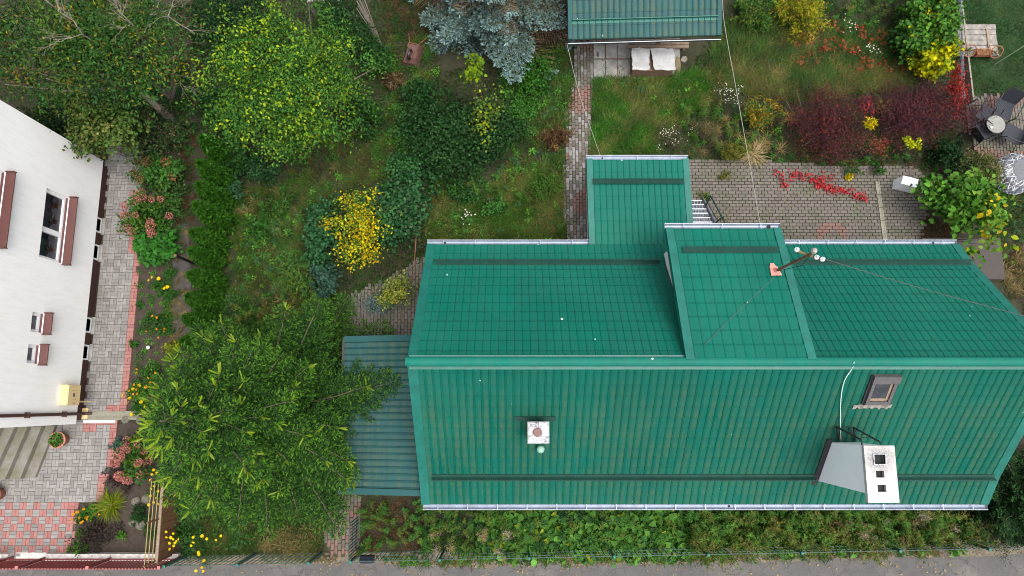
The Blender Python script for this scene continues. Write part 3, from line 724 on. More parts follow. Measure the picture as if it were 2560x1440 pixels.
for h in hy: MB().box(h[0] - .002, h[1] + .002, h[2] - .002, h[3] + .002, ZC - .35, ZC - .09).build('flue', M['black'], big)
h = hy[-1]; cl_ = MB()
for (a, b, c, d) in ((h[0] - .02, h[0], h[2] - .02, h[3] + .02), (h[1], h[1] + .02, h[2] - .02, h[3] + .02), (h[0], h[1], h[2] - .02, h[2]), (h[0], h[1], h[3], h[3] + .02)): cl_.box(a, b, c, d, ZC - .05, ZC + .03)
cl_.build('flue_collar', M['capwhite'], big)
fl = MB(); fl.hexa([spt(sx - .14, t0.y + .1, .03), spt(sx - .004, t0.y + .1, .03), spt(sx - .004, t1.y + .08, .03), spt(sx - .14, t1.y + .08, .03), spt(sx - .14, t0.y + .1, .05), spt(sx - .004, t0.y + .1, .05), spt(sx - .004, t1.y + .08, .05), spt(sx - .14, t1.y + .08, .05)])
fl.build('flashing', M['sky_dark'], big)
# chimney sweep's steel rail frame
lad = thing('chimney_ladder', spt(sx + .1, t1.y + .3, 0), 'black steel step frame leaning at the large white chimney', 'ladder')
def chz(px, py, z): return P(px, py, z)
A1, A2 = spt(P(2092, 1108, 3.7).x, t1.y + .05, .05), chz(2091, 1067, 4.25)
B1, B2 = spt(P(2133, 1110, 3.7).x, t1.y + .05, .05), chz(2134, 1069, 4.25)
C1, C2 = chz(2153, 1100, 5.0), chz(2156, 1118, 4.6)
D1, D2 = chz(2200, 1105, 5.0), chz(2201, 1115, 4.6)
for pts in ((A1, A2), (B1, B2)): MB().bar(pts[0], pts[1], .035, .035).build('post', M['blackm'], lad)
for pts in ((A2, C1), (B2, D1)): MB().bar(pts[0], pts[1], .03, .03).build('rail', M['blackm'], lad)
for pts in ((C1, C2), (D1, D2)): MB().bar(pts[0], pts[1], .025, .025).build('bracket', M['blackm'], lad)
for t in (0, .25, .5, .75): MB().tube([A2.lerp(C1, t), B2.lerp(D1, t)], .007, 5).build('rung', M['blackm'], lad)
# cables
def cable(name, pts, r, mat, label):
    mb = MB(); P3 = [Vector(p) for p in pts]; out = []
    for i in range(len(P3) - 1):
        a, b = P3[max(i - 1, 0)], P3[i]; c, d = P3[i + 1], P3[min(i + 2, len(P3) - 1)]
        for k in range(8):
            t = k / 8; out.append(.5 * ((2 * b) + (c - a) * t + (2 * a - 5 * b + 4 * c - d) * t * t + (3 * b - a - 3 * c + d) * t ** 3))
    out.append(P3[-1]); mb.tube(out, r, 5)
    return tag(mb.build(name, mat, None, True, at=P3[0]), label, 'cable')
M['wire_pale'] = plain('pale_cable', (.55, .68, .64), .5, 0, .1, 5, bumps=0)
M['wire_grey'] = plain('grey_cable', (.3, .3, .26), .6, 0, .15, 5, bumps=0)
M['wire_dark'] = plain('dark_wire', (.08, .06, .06), .6, 0, .15, 5, bumps=0)
def on_s(px, py, up=.07):
    y = .5
    for _ in range(30):
        z = ZR - (YR - y) * (ZR - ZF_S) / (YR - YF_S); y = P(px, py, z).y
    z = ZR - (YR - y) * (ZR - ZF_S) / (YR - YF_S); return P(px, py, z + up)
cable('earth_cable', [P(2135, 905, ZR + .15), on_s(2131, 920), on_s(2112, 950), on_s(2103, 990), on_s(2101, 1040), on_s(2102, 1100)], .011, M['wire_pale'], 'pale cable running from the ridge down to the large chimney')
# roof mast with crossarm and insulators
mz = DZE + (DYE - P(1938, 678, 4.7).y) * (ZR - DZE) / (DYE - YR) + .03
base = P(1938, 678, mz); top = Vector((base.x, base.y, 0)); zt = 6.55
top = Vector((base.x + .02, base.y, zt))
mast = thing('roof_mast', base, 'rusty roof mast with crossarm and white insulators on dormer', 'mast')
n_d = V3(0, (ZR - DZE), (DYE - YR)).normalized(); tdir = V3(0, (DYE - YR), -(ZR - DZE)).normalized()
fp = MB(); pts = [(-.14, -.16), (.12, -.15), (.05, .1), (.02, .12), (-.02, .2), (-.1, .19), (-.13, .1)]
fp.add([base + V3(a, 0, 0) + tdir * b + n_d * .055 for a, b in pts] + [base + V3(a * .96, 0, 0) + tdir * b * .96 + n_d * .035 for a, b in pts], [tuple(range(7))] + [(i, 7 + i, 7 + (i + 1) % 7, (i + 1) % 7) for i in range(7)]); fp.build('flashing', M['copper'], mast)
MB().lathe(base + V3(0, 0, .02), [(.09, 0), (.06, .06), (.038, .12)], 12).build('boot', M['copper'], mast)
MB().tube([base, top], [.033, .03], 8).build('pole', M['rust'], mast)
ca, cb = P(1996, 618, 6.3), P(2060, 642, 6.3); arm_c = Vector((top.x, top.y, 6.3)); sh = arm_c - (ca + cb) / 2
ca += sh * .9; cb += sh * .9
MB().bar(ca, cb, .045, .045).build('crossarm', plain('mossy_timber', (.16, .12, .05), .9, 0, .3, 25), mast)
for q in (ca, cb, arm_c.lerp(cb, .55)):
    MB().lathe(q + V3(0, 0, .02), [(.018, 0), (.05, .03), (.05, .07), (.03, .09), (.03, .12), (.02, .14)], 12).build('insulator', M['white'], mast)
MB().lathe(top + V3(.03, .05, .0), [(.01, -.06), (.05, -.04), (.068, 0), (.05, .045), (.01, .065)], 14).build('lamp_globe', plain('dusty_glass_globe', (.3, .27, .25), .25, 0, .2, 15), mast)
MB().tube([top + V3(-.02, -.05, -.1), top + V3(-.06, -.12, -.3), top + V3(-.02, -.16, -.5), base + V3(.03, -.02, .1)], .008, 5).build('lead_wire', M['blackm'], mast)
# stay wire on the dormer roof
def on_d(px, py, up=.05):
    y = 2.
    for _ in range(30):
        z = DZE + (DYE - y) * (ZR - DZE) / (DYE - YR); y = P(px, py, z).y
    return P(px, py, DZE + (DYE - y) * (ZR - DZE) / (DYE - YR) + up)
q = on_d(1750, 872); anchor = thing('stay_anchor', q, 'small pink anchor plate low on the dormer roof', 'anchor')
MB().obox(q + V3(0, 0, .015), (.05, .06, .02)).build('plate', M['copper'], anchor); MB().tube([q, q + V3(0, 0, .06)], .01, 6).build('eye', M['rust'], anchor)
cable('stay_wire', [q + V3(0, 0, .05), (q + base) / 2 + V3(0, 0, .25), base + V3(0, 0, .75)], .005, M['wire_dark'], 'thin stay wire from the dormer anchor to the mast')
e1 = cb + V3(0, 0, .12); e2 = P(2600, 800, 5.2)
cable('service_line', [e1, e1.lerp(e2, .5) + V3(0, 0, -.12), e2], .007, M['wire_dark'], 'thin dark wire from the mast over the right roof')
# lean-to roof on the west gable
LX0, LX1, LY0, LY1, LZ0, LZ1 = -4.55, -2.33, -2.36, 1.75, 1.95, 2.42
lean = thing('lean_to', (LX1, -.3, 0), 'lean-to with dusty teal tile roof against the left gable', 'lean-to')
vl = V3(LX0 - LX1, 0, LZ0 - LZ1); NL = 22; LW = (LY1 - LY0 - .3) / NL
tl = tiles((LX1, LY1 - .15, LZ1), (0, -1, 0), vl, NL, 7, LW, vl.length / 7)
p0 = tile_mb(LW, vl.length / 7, .034, .008); pm = dirt(p0.mesh('tile', M['roof_b']))
dk = MB(); thick(dk, [(LX1, LY1, LZ1 - .03), (LX0, LY1, LZ0 - .03), (LX0, LY0, LZ0 - .03), (LX1, LY0, LZ1 - .03)], .08); rf = dk.build('roof', M['trim_dark'], lean)
for Mx, c in tl: inst('tile', pm, Mx, rf)
for y, sg in ((LY0, -1), (LY1, 1)):
    secs = [[(x, y + sg * .02, z - .12), (x, y + sg * .02, z + .045), (x, y - sg * .14, z + .045), (x, y - sg * .14, z + .01)] for x, z in ((LX0 - .02, LZ0), (LX1 + .05, LZ1 + .01))]
    MB().sweep(secs, None).build('verge_trim', M['roof_b'], rf)
MB().box(LX0 - .09, LX0 - .02, LY0, LY1, LZ0 - .13, LZ0 - .05).build('gutter', M['sky_dark'], lean)
MB().box(LX0 + .3, XL + .25, LY0 + .3, LY1 - .3, 0, LZ0 - .08).build('wall', M['wood_brown'], lean)
for yy in (LY0 + .15, LY1 - .15): MB().box(LX0 + .05, LX0 + .15, yy - .05, yy + .05, 0, LZ0 - .06).build('post', M['wood_brown'], lean)
# shed at the top edge
SX0, SX1 = P(1418, 105, 2.3).x, P(1797, 95, 2.3).x; SYE = P(1600, 93, 2.3).y; SZE = 2.3; vsd = V3(0, 3.4, 1.0)
shed = thing('garden_shed', ((SX0 + SX1) / 2, SYE + 1.7, 0), 'garden shed with dusty teal tile roof at the top edge', 'shed')
NS = 24; SW = (SX1 - SX0 - .2) / NS; nr = 10
ridge_pt = V3(SX0 + .1, SYE + 3.4, SZE + 1.0)
ts = tiles(ridge_pt, (1, 0, 0), -vsd, NS, nr, SW, vsd.length / nr)
ps = tile_mb(SW, vsd.length / nr, .028, .022); pm = dirt(ps.mesh('tile', M['roof_b']))
dk = MB(); thick(dk, [(SX0, SYE + 3.4, SZE + .97), (SX0, SYE, SZE - .03), (SX1, SYE, SZE - .03), (SX1, SYE + 3.4, SZE + .97)], .08)
thick(dk, [(SX0, SYE + 3.41, SZE + .97), (SX1, SYE + 3.41, SZE + .97), (SX1, SYE + 6.8, SZE - .03), (SX0, SYE + 6.8, SZE - .03)], .08); rf = dk.build('roof', M['trim_dark'], shed)
for Mx, c in ts: inst('tile', pm, Mx, rf)
for x, sg in ((SX0, -1), (SX1, 1)):
    secs = [[(x + sg * .02, y, z - .12), (x + sg * .02, y, z + .045), (x - sg * .1, y, z + .045), (x - sg * .1, y, z + .005)] for y, z in ((SYE - .01, SZE), (SYE + 3.4, SZE + 1.0))]
    MB().sweep(secs, None).build('verge_trim', M['roof_b'], rf)
gt = MB(); gt.box(SX0, SX1, SYE - .1, SYE - .02, SZE - .14, SZE - .12); gt.build('gutter', M['black'], shed)
MB().tube([(SX0 - .02, SYE - .115, SZE - .03), (SX1 + .02, SYE - .115, SZE - .03)], .010, 6).build('gutter_rim', M['zinc_rim'], shed)
gq = P(1600, 42, 2.55); gz = SZE + (gq.y - SYE) * .294
sg_ = MB(); n = V3(0, -.282, .959); dn = V3(0, -.959, -.282); secs = []
for x in (SX0 + .1, SX1 - .1):
    b = V3(x, gq.y, gz + .02); secs.append([b - dn * .04, b + n * .12, b + n * .12 + dn * .015, b + dn * .02 + n * .012, b + dn * .1 + n * .02, b + dn * .1])
sg_.sweep(secs, None).build('snow_guard', M['trim'], shed)
MB().box(SX0 + .3, SX1 - .3, SYE + 1.6, SYE + 6.3, 0, SZE + .25).build('wall', M['plaster'], shed)
MB().box(SX0 + .8, SX0 + 1.6, SYE + 1.56, SYE + 1.6, .05, 1.9).build('door', M['wood_brown'], shed)
shed.rotation_euler.z = .03
cable('air_cable', [P(1806, -10, 2.6), P(1811, 60, 2.5), P(1838, 210, 2.45), P(1872, 400, 3.0), P(1901, 563, 3.9)], .008, M['wire_grey'], 'pale cable sagging from the shed corner to the dormer gutter')
cable('air_cable', [P(1417, 108, 2.2), P(1447, 230, 2.0), P(1480, 330, 2.05), P(1502, 393, 2.15)], .006, M['wire_grey'], 'thin wire from the shed to the porch gutter above the path')
# metal grating stairs with handrail
st = thing('grating_stairs', P(1755, 545, 0), 'galvanised grating steps beside the porch on the patio', 'stairs')
for i, (py, px1) in enumerate([(500, 1754), (510, 1759), (521, 1765), (532, 1770), (543, 1776), (554, 1781), (566, 1787), (577, 1793)]):
    z = .18 * (i + 1); a, b = P(1738, py + 10, z), P(px1 + 1, py, z); x0 = EX1 - .02
    tr = MB(); tr.box(x0, b.x, b.y - .03, b.y, z - .04, z); tr_o = tr.build('tread', M['zinc_rim'], st)
    g_ = MB()
    nb = 10
    for k in range(nb): xx = x0 + (b.x - x0) * (k + .5) / nb; g_.box(xx - .006, xx + .006, b.y - .25, b.y - .03, z - .03, z)
    for k in range(4): g_.box(x0, b.x, b.y - .25 + k * .06, b.y - .242 + k * .06, z - .028, z - .003)
    g_.build('grating', M['zinc'], tr_o)
sxr = P(1766, 520, .5).x + .02
MB().bar((sxr, P(0, 498, .1).y, .1), (sxr, P(0, 575, 1.4).y, 1.45), .03, .14).build('stringer', M['zinc'], st)
hr = thing('stair_railing', P(1762, 518, 0), 'dark green tube handrail beside the grating steps', 'railing')
pA0, pA1 = P(1762, 519, .55), P(1777, 490, 1.5); pB0, pB1 = P(1786, 560, 1.2), P(1805, 543, 2.2)
MB().tube([pA0, pA1], .022, 8).build('post', M['blackm'], hr); MB().tube([pB0, pB1], .022, 8).build('post', M['blackm'], hr)
MB().tube([pA0.lerp(pA1, .9) + V3(-.05, 0, -.2), pA1 + V3(-.04, .02, .0), pA1, pB1, pB1 + (pB1 - pA1) * .4], .022, 8).build('handrail', M['trim_dark'], hr)
MB().tube([pA0.lerp(pA1, .45), pB0.lerp(pB1, .45)], .012, 6).build('midrail', M['trim_dark'], hr)
# ---------------------------------------------------------------- neighbour's white house
WX = -12.55; WZ0 = .55
yN = PXP(255, 400, WX).y; yS = PXP(195, 1060, WX).y
nb = thing('white_house', (WX - 4, (yN + yS) / 2, 0), 'white rendered house with brown sills at the left edge', 'house')
def wp(px, py): return PXP(px, py, WX)
# window openings measured on the wall plane: (y0, y1, z0, z1)
def opening(tl, bl, sl_t, sl_b):
    a, b, c, d = wp(*tl), wp(*bl), wp(*sl_t), wp(*sl_b)
    return ((b.y + d.y) / 2, (a.y + c.y) / 2, (c.z + d.z) / 2, (a.z + b.z) / 2)
win = [opening((117, 466), (98, 641), (172, 498), (156, 659)), opening((82, 777), (76, 828), (110, 787), (106, 833)), opening((72, 860), (66, 906), (100, 864), (95, 911))]
c, d = wp(8, 429), wp(-3, 618); w1 = (d.y, c.y, (c.z + d.z) / 2, (c.z + d.z) / 2 + (win[0][3] - win[0][2])); win.insert(0, w1)
ZT = 6.6
# wall built as courses of boxes around the openings
ys = sorted(set([yS, yN] + [v for q in win for v in q[:2]])); zs = sorted(set([WZ0, ZT] + [v for q in win for v in q[2:]]))
wall = MB(); TH = .22
for i in range(len(ys) - 1):
    z = WZ0
    segs = []
    yc = (ys[i] + ys[i + 1]) / 2
    gaps = sorted([(q[2], q[3]) for q in win if q[0] < yc < q[1]])
    for a, b in gaps + [(ZT, ZT)]:
        if a - z > .01: wall.box(WX - TH, WX, ys[i], ys[i + 1], z, a)
        z = b
wall.box(WX - 9, WX - TH, yN - TH, yN, WZ0, ZT); wall.box(WX - 9, WX - TH, yS, yS + TH, WZ0, ZT)
def wall_mat():
    m, N, L, b = mat_new('combed_white_render')
    g = N.new('ShaderNodeNewGeometry'); mp = N.new('ShaderNodeMapping'); mp.inputs['Scale'].default_value = (1, 5, .8); L.new(g.outputs['Position'], mp.inputs[0])
    n1 = noise(N, L, 2.0, 6, .7, mp.outputs[0]); n2 = noise(N, L, .6, 4, .6); n3 = noise(N, L, 30, 3, .7, mp.outputs[0])
    c = mixc(N, L, maprange(N, L, n1, .46, .74, 0, .4), (.82, .82, .815), (.58, .58, .53)); c = mixc(N, L, maprange(N, L, n2, .4, .7, 0, .3), c, (.74, .73, .66))
    L.new(c, b.inputs['Base Color']); b.inputs['Roughness'].default_value = .9; bump(N, L, b, n3, .35, .01); return m
wall.build('wall', wall_mat(), nb)
PX_ = WX - .14
MB().box(PX_ - 8.5, PX_, yS + .1, yN - .1, 0, WZ0 + .02).build('plinth', M['brown'], nb)
# roof far out of the picture's left edge
rfm = plain('brown_roof_tiles', (.12, .06, .045), .8, 0, .2, 5)
rf = MB(); e = .45; xm = WX - 4.5; x_e, x_w = WX + .35, WX - 9.35
rf.sweep([[(x_w, y, ZT), (x_w, y, ZT + .15), (xm, y, ZT + 3.4), (x_e, y, ZT + .15), (x_e, y, ZT), (xm, y, ZT + 3.2)] for y in (yS - e, yN + e)], None).build('roof', rfm, nb)
M['curtain'] = plain('grey_curtain', (.10, .115, .14), .9, 0, .25, 4)
M['reveal'] = M['white']
names = 0
pots = []
for wi, (y0, y1, z0, z1) in enumerate(win):
    f = MB(); xg = WX - .12; t = .075
    f.box(xg - .05, xg + .03, y0, y0 + t, z0, z1); f.box(xg - .05, xg + .03, y1 - t, y1, z0, z1); f.box(xg - .05, xg + .03, y0 + t, y1 - t, z0, z0 + t); f.box(xg - .05, xg + .03, y0 + t, y1 - t, z1 - t, z1)
    wo = f.build('window', M['white'], nb)
    ms = [y0 + (y1 - y0) * .42] if wi < 2 else []
    bands = [y0 + t] + ms + [y1 - t]
    for mm in ms: MB().box(xg - .05, xg + .035, mm - .07, mm + .07, z0 + t, z1 - t).build('mullion', M['white'], wo)
    for k in range(len(bands) - 1):
        a = bands[k] + (.07 if k else 0); b = bands[k + 1] - (.07 if k + 1 < len(bands) - 1 else 0)
        gp = MB(); gp.add([(xg - .02, a, z0 + t), (xg - .02, b, z0 + t), (xg - .02, b, z1 - t), (xg - .02, a, z1 - t)], [(0, 1, 2, 3)])
        gp.build('pane', M['pane_clear'] if 'pane_clear' in M else M['glass'], wo)
    # inner sill, curtain and the dark room
    rm = MB(); rm.box(xg - .35, xg - .06, y0, y1, z0 - .02, z0 + .03); rm.build('inner_sill', M['white'], wo)
    cu = MB(); k = 26; pts = []
    for i in range(k + 1): yy = y0 + (y1 - y0) * i / k; xx = xg - .30 + .035 * math.sin(i * 1.7); pts.append((xx, yy))
    cu.add([(x, y, z0 + .03) for x, y in pts] + [(x, y, z1) for x, y in pts], [(i, i + 1, k + 2 + i, k + 1 + i) for i in range(k)]); cu.build('curtain', M['curtain'], wo)
    MB().box(xg - .5, xg - .4, y0 - .1, y1 + .1, z0 - .1, z1 + .1).build('room_back', M['black'], wo)
    si = MB(); sl = .21 if wi < 2 else .2
    si.hexa([(WX - .1, y0 - .02, z0 - .02), (WX + sl, y0 - .02, z0 - .07), (WX + sl, y1 + .02, z0 - .07), (WX - .1, y1 + .02, z0 - .02), (WX - .1, y0 - .02, z0 + .012), (WX + sl, y0 - .02, z0 - .04), (WX + sl, y1 + .02, z0 - .04), (WX - .1, y1 + .02, z0 + .012)])
    so = si.build('sill', M['brownsill'], wo)
    for yy in (y0 - .03, y1 + .03): MB().box(WX + .0, WX + sl + .01, yy - .012, yy + .012, z0 - .09, z0 + .03).build('sill_end', M['brownsill'], so)
    if wi == 1: pots = [(xg - .17, y0 + (y1 - y0) * q, z0 + .03) for q in (.2, .62, .86)]
# basement windows in the plinth
for (pa, pb) in (((243, 545), (240, 582)), ((237, 612), (233, 650)), ((219, 794), (216, 832)), ((210, 862), (208, 900))):
    a, b = P(*pa, .2), P(*pb, .2); y1, y0 = a.y, b.y
    f = MB(); xp = PX_ + .012; f.box(xp - .05, xp, y0, y0 + .05, .1, .52); f.box(xp - .05, xp, y1 - .05, y1, .1, .52); f.box(xp - .05, xp, y0 + .05, y1 - .05, .1, .15); f.box(xp - .05, xp, y0 + .05, y1 - .05, .47, .52)
    bo = f.build('basement_window', M['white'], nb)
    MB().box(xp - .06, xp - .012, y0 + .05, y1 - .05, .15, .47).build('pane', M['glass'], bo)
    MB().box(xp, xp + .1, y0 - .03, y1 + .03, .05, .09).build('sill', M['dirt_concrete'], bo)
# brown downpipe with clamps
yp = PXP(100, 1037, WX).y; pipe = thing('downpipe', (WX + .07, yp, 0), 'brown rain downpipe at the corner of the white house', 'downpipe')
MB().tube([(WX + .07, yp, ZT), (WX + .07, yp, .7), (WX + .0, yp, .5), (WX + .0, yp, .22), (WX + .14, yp, .1)], .045, 10).build('pipe', M['brown'], pipe)
for px in (62, 155): z = PXP(px, 1037, WX).z; MB().box(WX, WX + .13, yp - .075, yp + .075, z - .02, z + .02).build('clamp', M['brown'], pipe)
MB().box(PX_ - .0, PX_ + .17, yp - .16, yp + .16, .0, .1).build('splash_block', M['beige'], pipe)
# gas meter box
bz0, bz1 = PXP(203, 985, WX + .25).z, PXP(172, 985, WX + .25).z; by0, by1 = PXP(185, 1013, WX + .25).y, PXP(185, 962, WX + .25).y
gas = thing('gas_meter_box', (WX, (by0 + by1) / 2, bz0), 'beige steel gas meter box on the white wall', 'meter box')
MB().box(WX, WX + .2, by0, by1, bz0, bz1).build('case', M['beige'], gas)
dr = MB(); dr.box(WX + .2, WX + .23, by0 + .012, by1 - .012, bz0 + .012, bz1 - .012); dro = dr.build('door', M['beige'], gas)
yc, zc = (by0 + by1) / 2, (bz0 + bz1) / 2
MB().box(WX + .23, WX + .234, yc - .05, yc + .05, zc - .03, zc + .06).build('window', M['curtain'], dro)
MB().lathe((WX + .235, by0 + .05, zc), [(.02, -.01), (.02, .01)], 8).build('lock', M['rust'], dro)
for dy in (-.13, .13):
    for dz in (-.07, 0, .07): MB().box(WX + .23, WX + .233, yc + dy * 1.0 - .008, yc + dy + .008, zc + dz - .008, zc + dz + .008).build('vent_hole', M['black'], dro)
MB().tube([(WX + .1, by0 + .1, bz0), (WX + .1, by0 + .1, .3), (WX + .12, by0 + .1, .05)], .02, 8).build('gas_pipe', M['beige'], gas)
# concrete steps at the south-east corner
stp = thing('concrete_steps', P(60, 1130, 0), 'mossy concrete steps below the white house wall', 'steps')
M['stepc'] = plain('mossy_step_concrete', (.165, .152, .14), .9, 0, .3, 2.6, col2=(.10, .098, .045), bumps=.4)
edges = [((138, 1064), (87, 1194)), ((104, 1066), (50, 1197)), ((69, 1067), (12, 1199)), ((36, 1068), (-24, 1201)), ((0, 1069), (-64, 1203)), ((-40, 1070), (-110, 1205)), ((-80, 1070), (-150, 1206))]
for i in range(6):
    z1 = .17 * (i + 1); e0, e1 = edges[i], edges[i + 1]
    a, b = P(*e0[0], z1), P(*e0[1], z1); c, d = P(e1[0][0] - 6, e1[0][1], z1), P(e1[1][0] - 6, e1[1][1], z1)
    poly = [b, a, c, d]
    MB().prism([(q.x, q.y) for q in poly], max(0, z1 - .2), z1).build('step', M['stepc'], stp)
# terracotta pots
def pot(px, py, label, scale=1.0):
    b = P(px, py, 0); r = .22 * scale; h = .42 * scale
    root = thing('flower_pot', b, label, 'flower pot')
    MB().lathe(b, [(r * .62, 0), (r * .95, h * .85), (r * 1.0, h * .85), (r * 1.08, h * .86), (r * 1.08, h), (r * .93, h), (r * .9, h * .9), (.01, h * .88)], 24).build('pot', M['terra'], root, True)
    MB().lathe(b, [(r * .9, 0), (r * 1.02, .03), (r * .98, .035), (.01, .03)], 20).build('saucer', M['dirt_concrete'], root)
    MB().lathe(b, [(r * .91, h * .89), (.01, h * .9)], 20, False).build('potting_soil', M['soil'], root)
    return root, b, r, h
pot_a = pot(165, 1098, 'terracotta pot of green seedlings beside the concrete steps')
pot_b = pot(6, 1233, 'terracotta pot cut by the left picture edge')
# red picket fence on a whitewashed base, along the road
def fy(px, py): return P(px, py, 0)
rb0, rb1 = P(-160, 1394, 0), P(455, 1386, 0)
FY = (P(290, 1394, 0).y + P(457, 1388, 0).y) / 2; FH = 1.3
red = thing('red_fence', (P(200, 1392, 0).x, FY, 0), 'oxide red picket fence on whitewashed base along the road', 'fence')
xs_post = [P(-140, 1396, 0).x, P(38, 1397, 0).x, P(125, 1396, 0).x, P(290, 1394, 0).x, P(457, 1388, 0).x]
for x0, x1, h in ((xs_post[0], xs_post[1], .3), (xs_post[1] + .05, xs_post[2] - .05, .06), (xs_post[2] + .05, xs_post[3], .28), (xs_post[3], xs_post[4], .28)):
    MB().box(x0, x1 - .01, FY - .06, FY + .12, 0, h).build('base_wall', plain('chipped_whitewash', (.62, .58, .54), .9, 0, .3, 9, bumps=.5), red)
for x in xs_post:
    p_ = MB().box(x - .035, x + .035, FY - .035, FY + .035, .1, FH + .04).build('post', M['red'], red)
    MB().box(x - .04, x + .04, FY - .04, FY + .04, FH + .04, FH + .06).build('post_cap', M['red_lit'], p_)
pm = MB().box(-.012, .012, -.012, .012, 0, FH - .32).mesh('picket', M['red'])
for i in range(len(xs_post) - 1):
    x0, x1 = xs_post[i] + .035, xs_post[i + 1] - .035
    MB().box(x0, x1, FY - .06, FY - .036, FH - .06, FH - .02).build('rail', M['red_lit'], red); MB().box(x0, x1, FY - .02, FY + .02, .36, .4).build('rail', M['red'], red)
    n = int((x1 - x0) / .085)
    for k in range(n): inst('picket', pm, Matrix.Translation((x0 + (k + .5) * (x1 - x0) / n, FY - .045, .34)), red)
# green panel fences with rods
def green_fence(name, label, xs, y0, y1, h=1.32, first=True, last=True, rod=.13, slats=True):
    root = thing(name, (xs[0], y0, 0), label, 'fence')
    yl = lambda x: y0 + (y1 - y0) * (x - xs[0]) / (xs[-1] - xs[0])
    for i, x in enumerate(xs):
        if (i == 0 and not first) or (i == len(xs) - 1 and not last): continue
        p_ = MB().box(x - .03, x + .03, yl(x) - .03, yl(x) + .03, 0, h + .06).build('post', M['fgreen'], root)
        MB().lathe((x, yl(x), h + .06), [(.045, 0), (.045, .015), (.02, .025)], 8).build('post_cap', M['trim'], p_)
    rm = MB().box(-.006, .006, -.006, .006, .06, h).mesh('rod', M['trim_dark'])
    for i in range(len(xs) - 1):
        a, b = xs[i] + .03, xs[i + 1] - .03
        for z in (.1, .5, .9, h - .02): MB().bar((a, yl(a), z), (b, yl(b), z), .012, .022).build('rail', M['trim_dark'], root)
        n = int((b - a) / rod)
        for k in range(n):
            x = a + (k + .5) * (b - a) / n; inst('rod', rm, Matrix.Translation((x, yl(x) + .012, 0)), root)
    return root
xg0, xg1 = P(806, 1381, 0).x, P(901, 1380, 0).x
green_fence('green_fence', 'green rod fence left of the entrance path', [P(470, 1388, 0).x, P(640, 1385, 0).x, xg0], P(470, 1388, 0).y, P(806, 1381, 0).y)
green_fence('green_fence', 'green rod fence overgrown in front of the house bed', [xg1, P(1110, 1377, 0).x, P(1320, 1374, 0).x, P(1520, 1371, 0).x, P(1740, 1367, 0).x, P(1960, 1362, 0).x, P(2190, 1358, 0).x, P(2400, 1352, 0).x, P(2620, 1346, 0).x], P(901, 1380, 0).y, P(2620, 1346, 0).y, 1.2)
gl = thing('garden_gate', P(893, 1378, 0), 'green rod gate leaf standing open beside the entrance path', 'gate')
gx = xg1 - .06; gy0, gy1 = P(893, 1376, 0).y, P(897, 1290, 0).y
for z in (.12, .65, 1.18): MB().bar((gx, gy0, z), (gx, gy1, z), .02, .03).build('rail', M['fgreen'], gl)
for k in range(12): y = gy0 + (gy1 - gy0) * k / 11; MB().box(gx - .009, gx + .009, y - .009, y + .009, .1, 1.22).build('rod', M['trim_dark'], gl)
q = P(918, 1398, .95); ml = thing('letter_box', (q.x, q.y + .06, .75), 'dark steel letter box hung on the green fence by the gate', 'letter box')
mbx = MB(); mbx.sweep([[(x, q.y + .08, .76), (x, q.y - .1, .76), (x, q.y - .1, 1.0), (x, q.y - .01, 1.08), (x, q.y + .08, 1.0)] for x in (q.x - .19, q.x + .17)], None).build('body', plain('dark_blue_steel', (.02, .024, .04), .4, 0, .2, 9), ml)
MB().box(q.x - .14, q.x + .12, q.y - .112, q.y - .1, .93, .96).build('slot', M['black'], ml)
# brown board fence with wires
bx0, bx1 = P(458, 1180, 0), P(452, 1385, 0)
bf = thing('board_fence', (bx0.x, (bx0.y + bx1.y) / 2, 0), 'brown board fence with wires between the two front gardens', 'fence')
nbd = 9; L_ = (bx0.y - bx1.y) / nbd
for i in range(nbd):
    y = bx1.y + i * L_; h = 1.06 + rnd.uniform(-.02, .02)
    MB().box(bx0.x - .03 + rnd.uniform(-.004, .004), bx0.x, y + .006, y + L_ - .006, .03, h).build('board', M['wood_brown'], bf)
MB().box(bx0.x - .06, bx0.x + .015, bx1.y, bx0.y, 1.085, 1.12).build('capping', M['wood_tan'], bf)
for y in (bx1.y + .05, (bx0.y + bx1.y) / 2, bx0.y - .05): MB().box(bx0.x - .075, bx0.x - .032, y - .02, y + .02, 0, 1.7).build('post', M['wood_brown'], bf)
M['wire_gold'] = plain('brass_wire', (.3, .22, .07), .6, 0, .2, 9, bumps=0)
for z in (1.28, 1.48, 1.66): MB().tube([(bx0.x - .05, bx1.y, z), (bx0.x - .05, bx0.y, z)], .012, 5).build('wire', M['wire_gold'], bf)
# boundary post behind the hedge, fence at top left
q = P(494, 663, 0); MBp = thing('boundary_post', q, 'dark steel post standing in the thuja hedge', 'post')
MB().box(q.x - .03, q.x + .03, q.y - .03, q.y + .03, 0, 1.4).build('shaft', M['blackm'], MBp); MB().box(q.x - .035, q.x + .035, q.y - .035, q.y + .035, 1.4, 1.415).build('cap', M['rust'], MBp)
q0, q1 = P(75, 290, 0), P(60, 150, 0)
tf = thing('slat_fence', q0, 'tan slat fence behind the corner of the white house', 'fence')
for i in range(5):
    x = q0.x - .05 - i * .17; MB().box(x - .05, x + .05, q0.y - .02, q0.y + .01, .05, 1.75).build('slat', M['wood_tan'], tf)
for z in (.4, 1.4): MB().box(q0.x - .95, q0.x + .02, q0.y - .055, q0.y - .022, z, z + .07).build('rail', M['wood_brown'], tf)
q0 = P(185, 330, 0); wr = thing('rod_railing', q0, 'dark rod railing beyond the corner of the white house', 'railing')
for i in range(3): MB().bar((q0.x - .6, q0.y, .9 - .16 * i), (q0.x + .25, q0.y, .9 - .16 * i), .02, .025).build('rail', M['blackm'], wr)
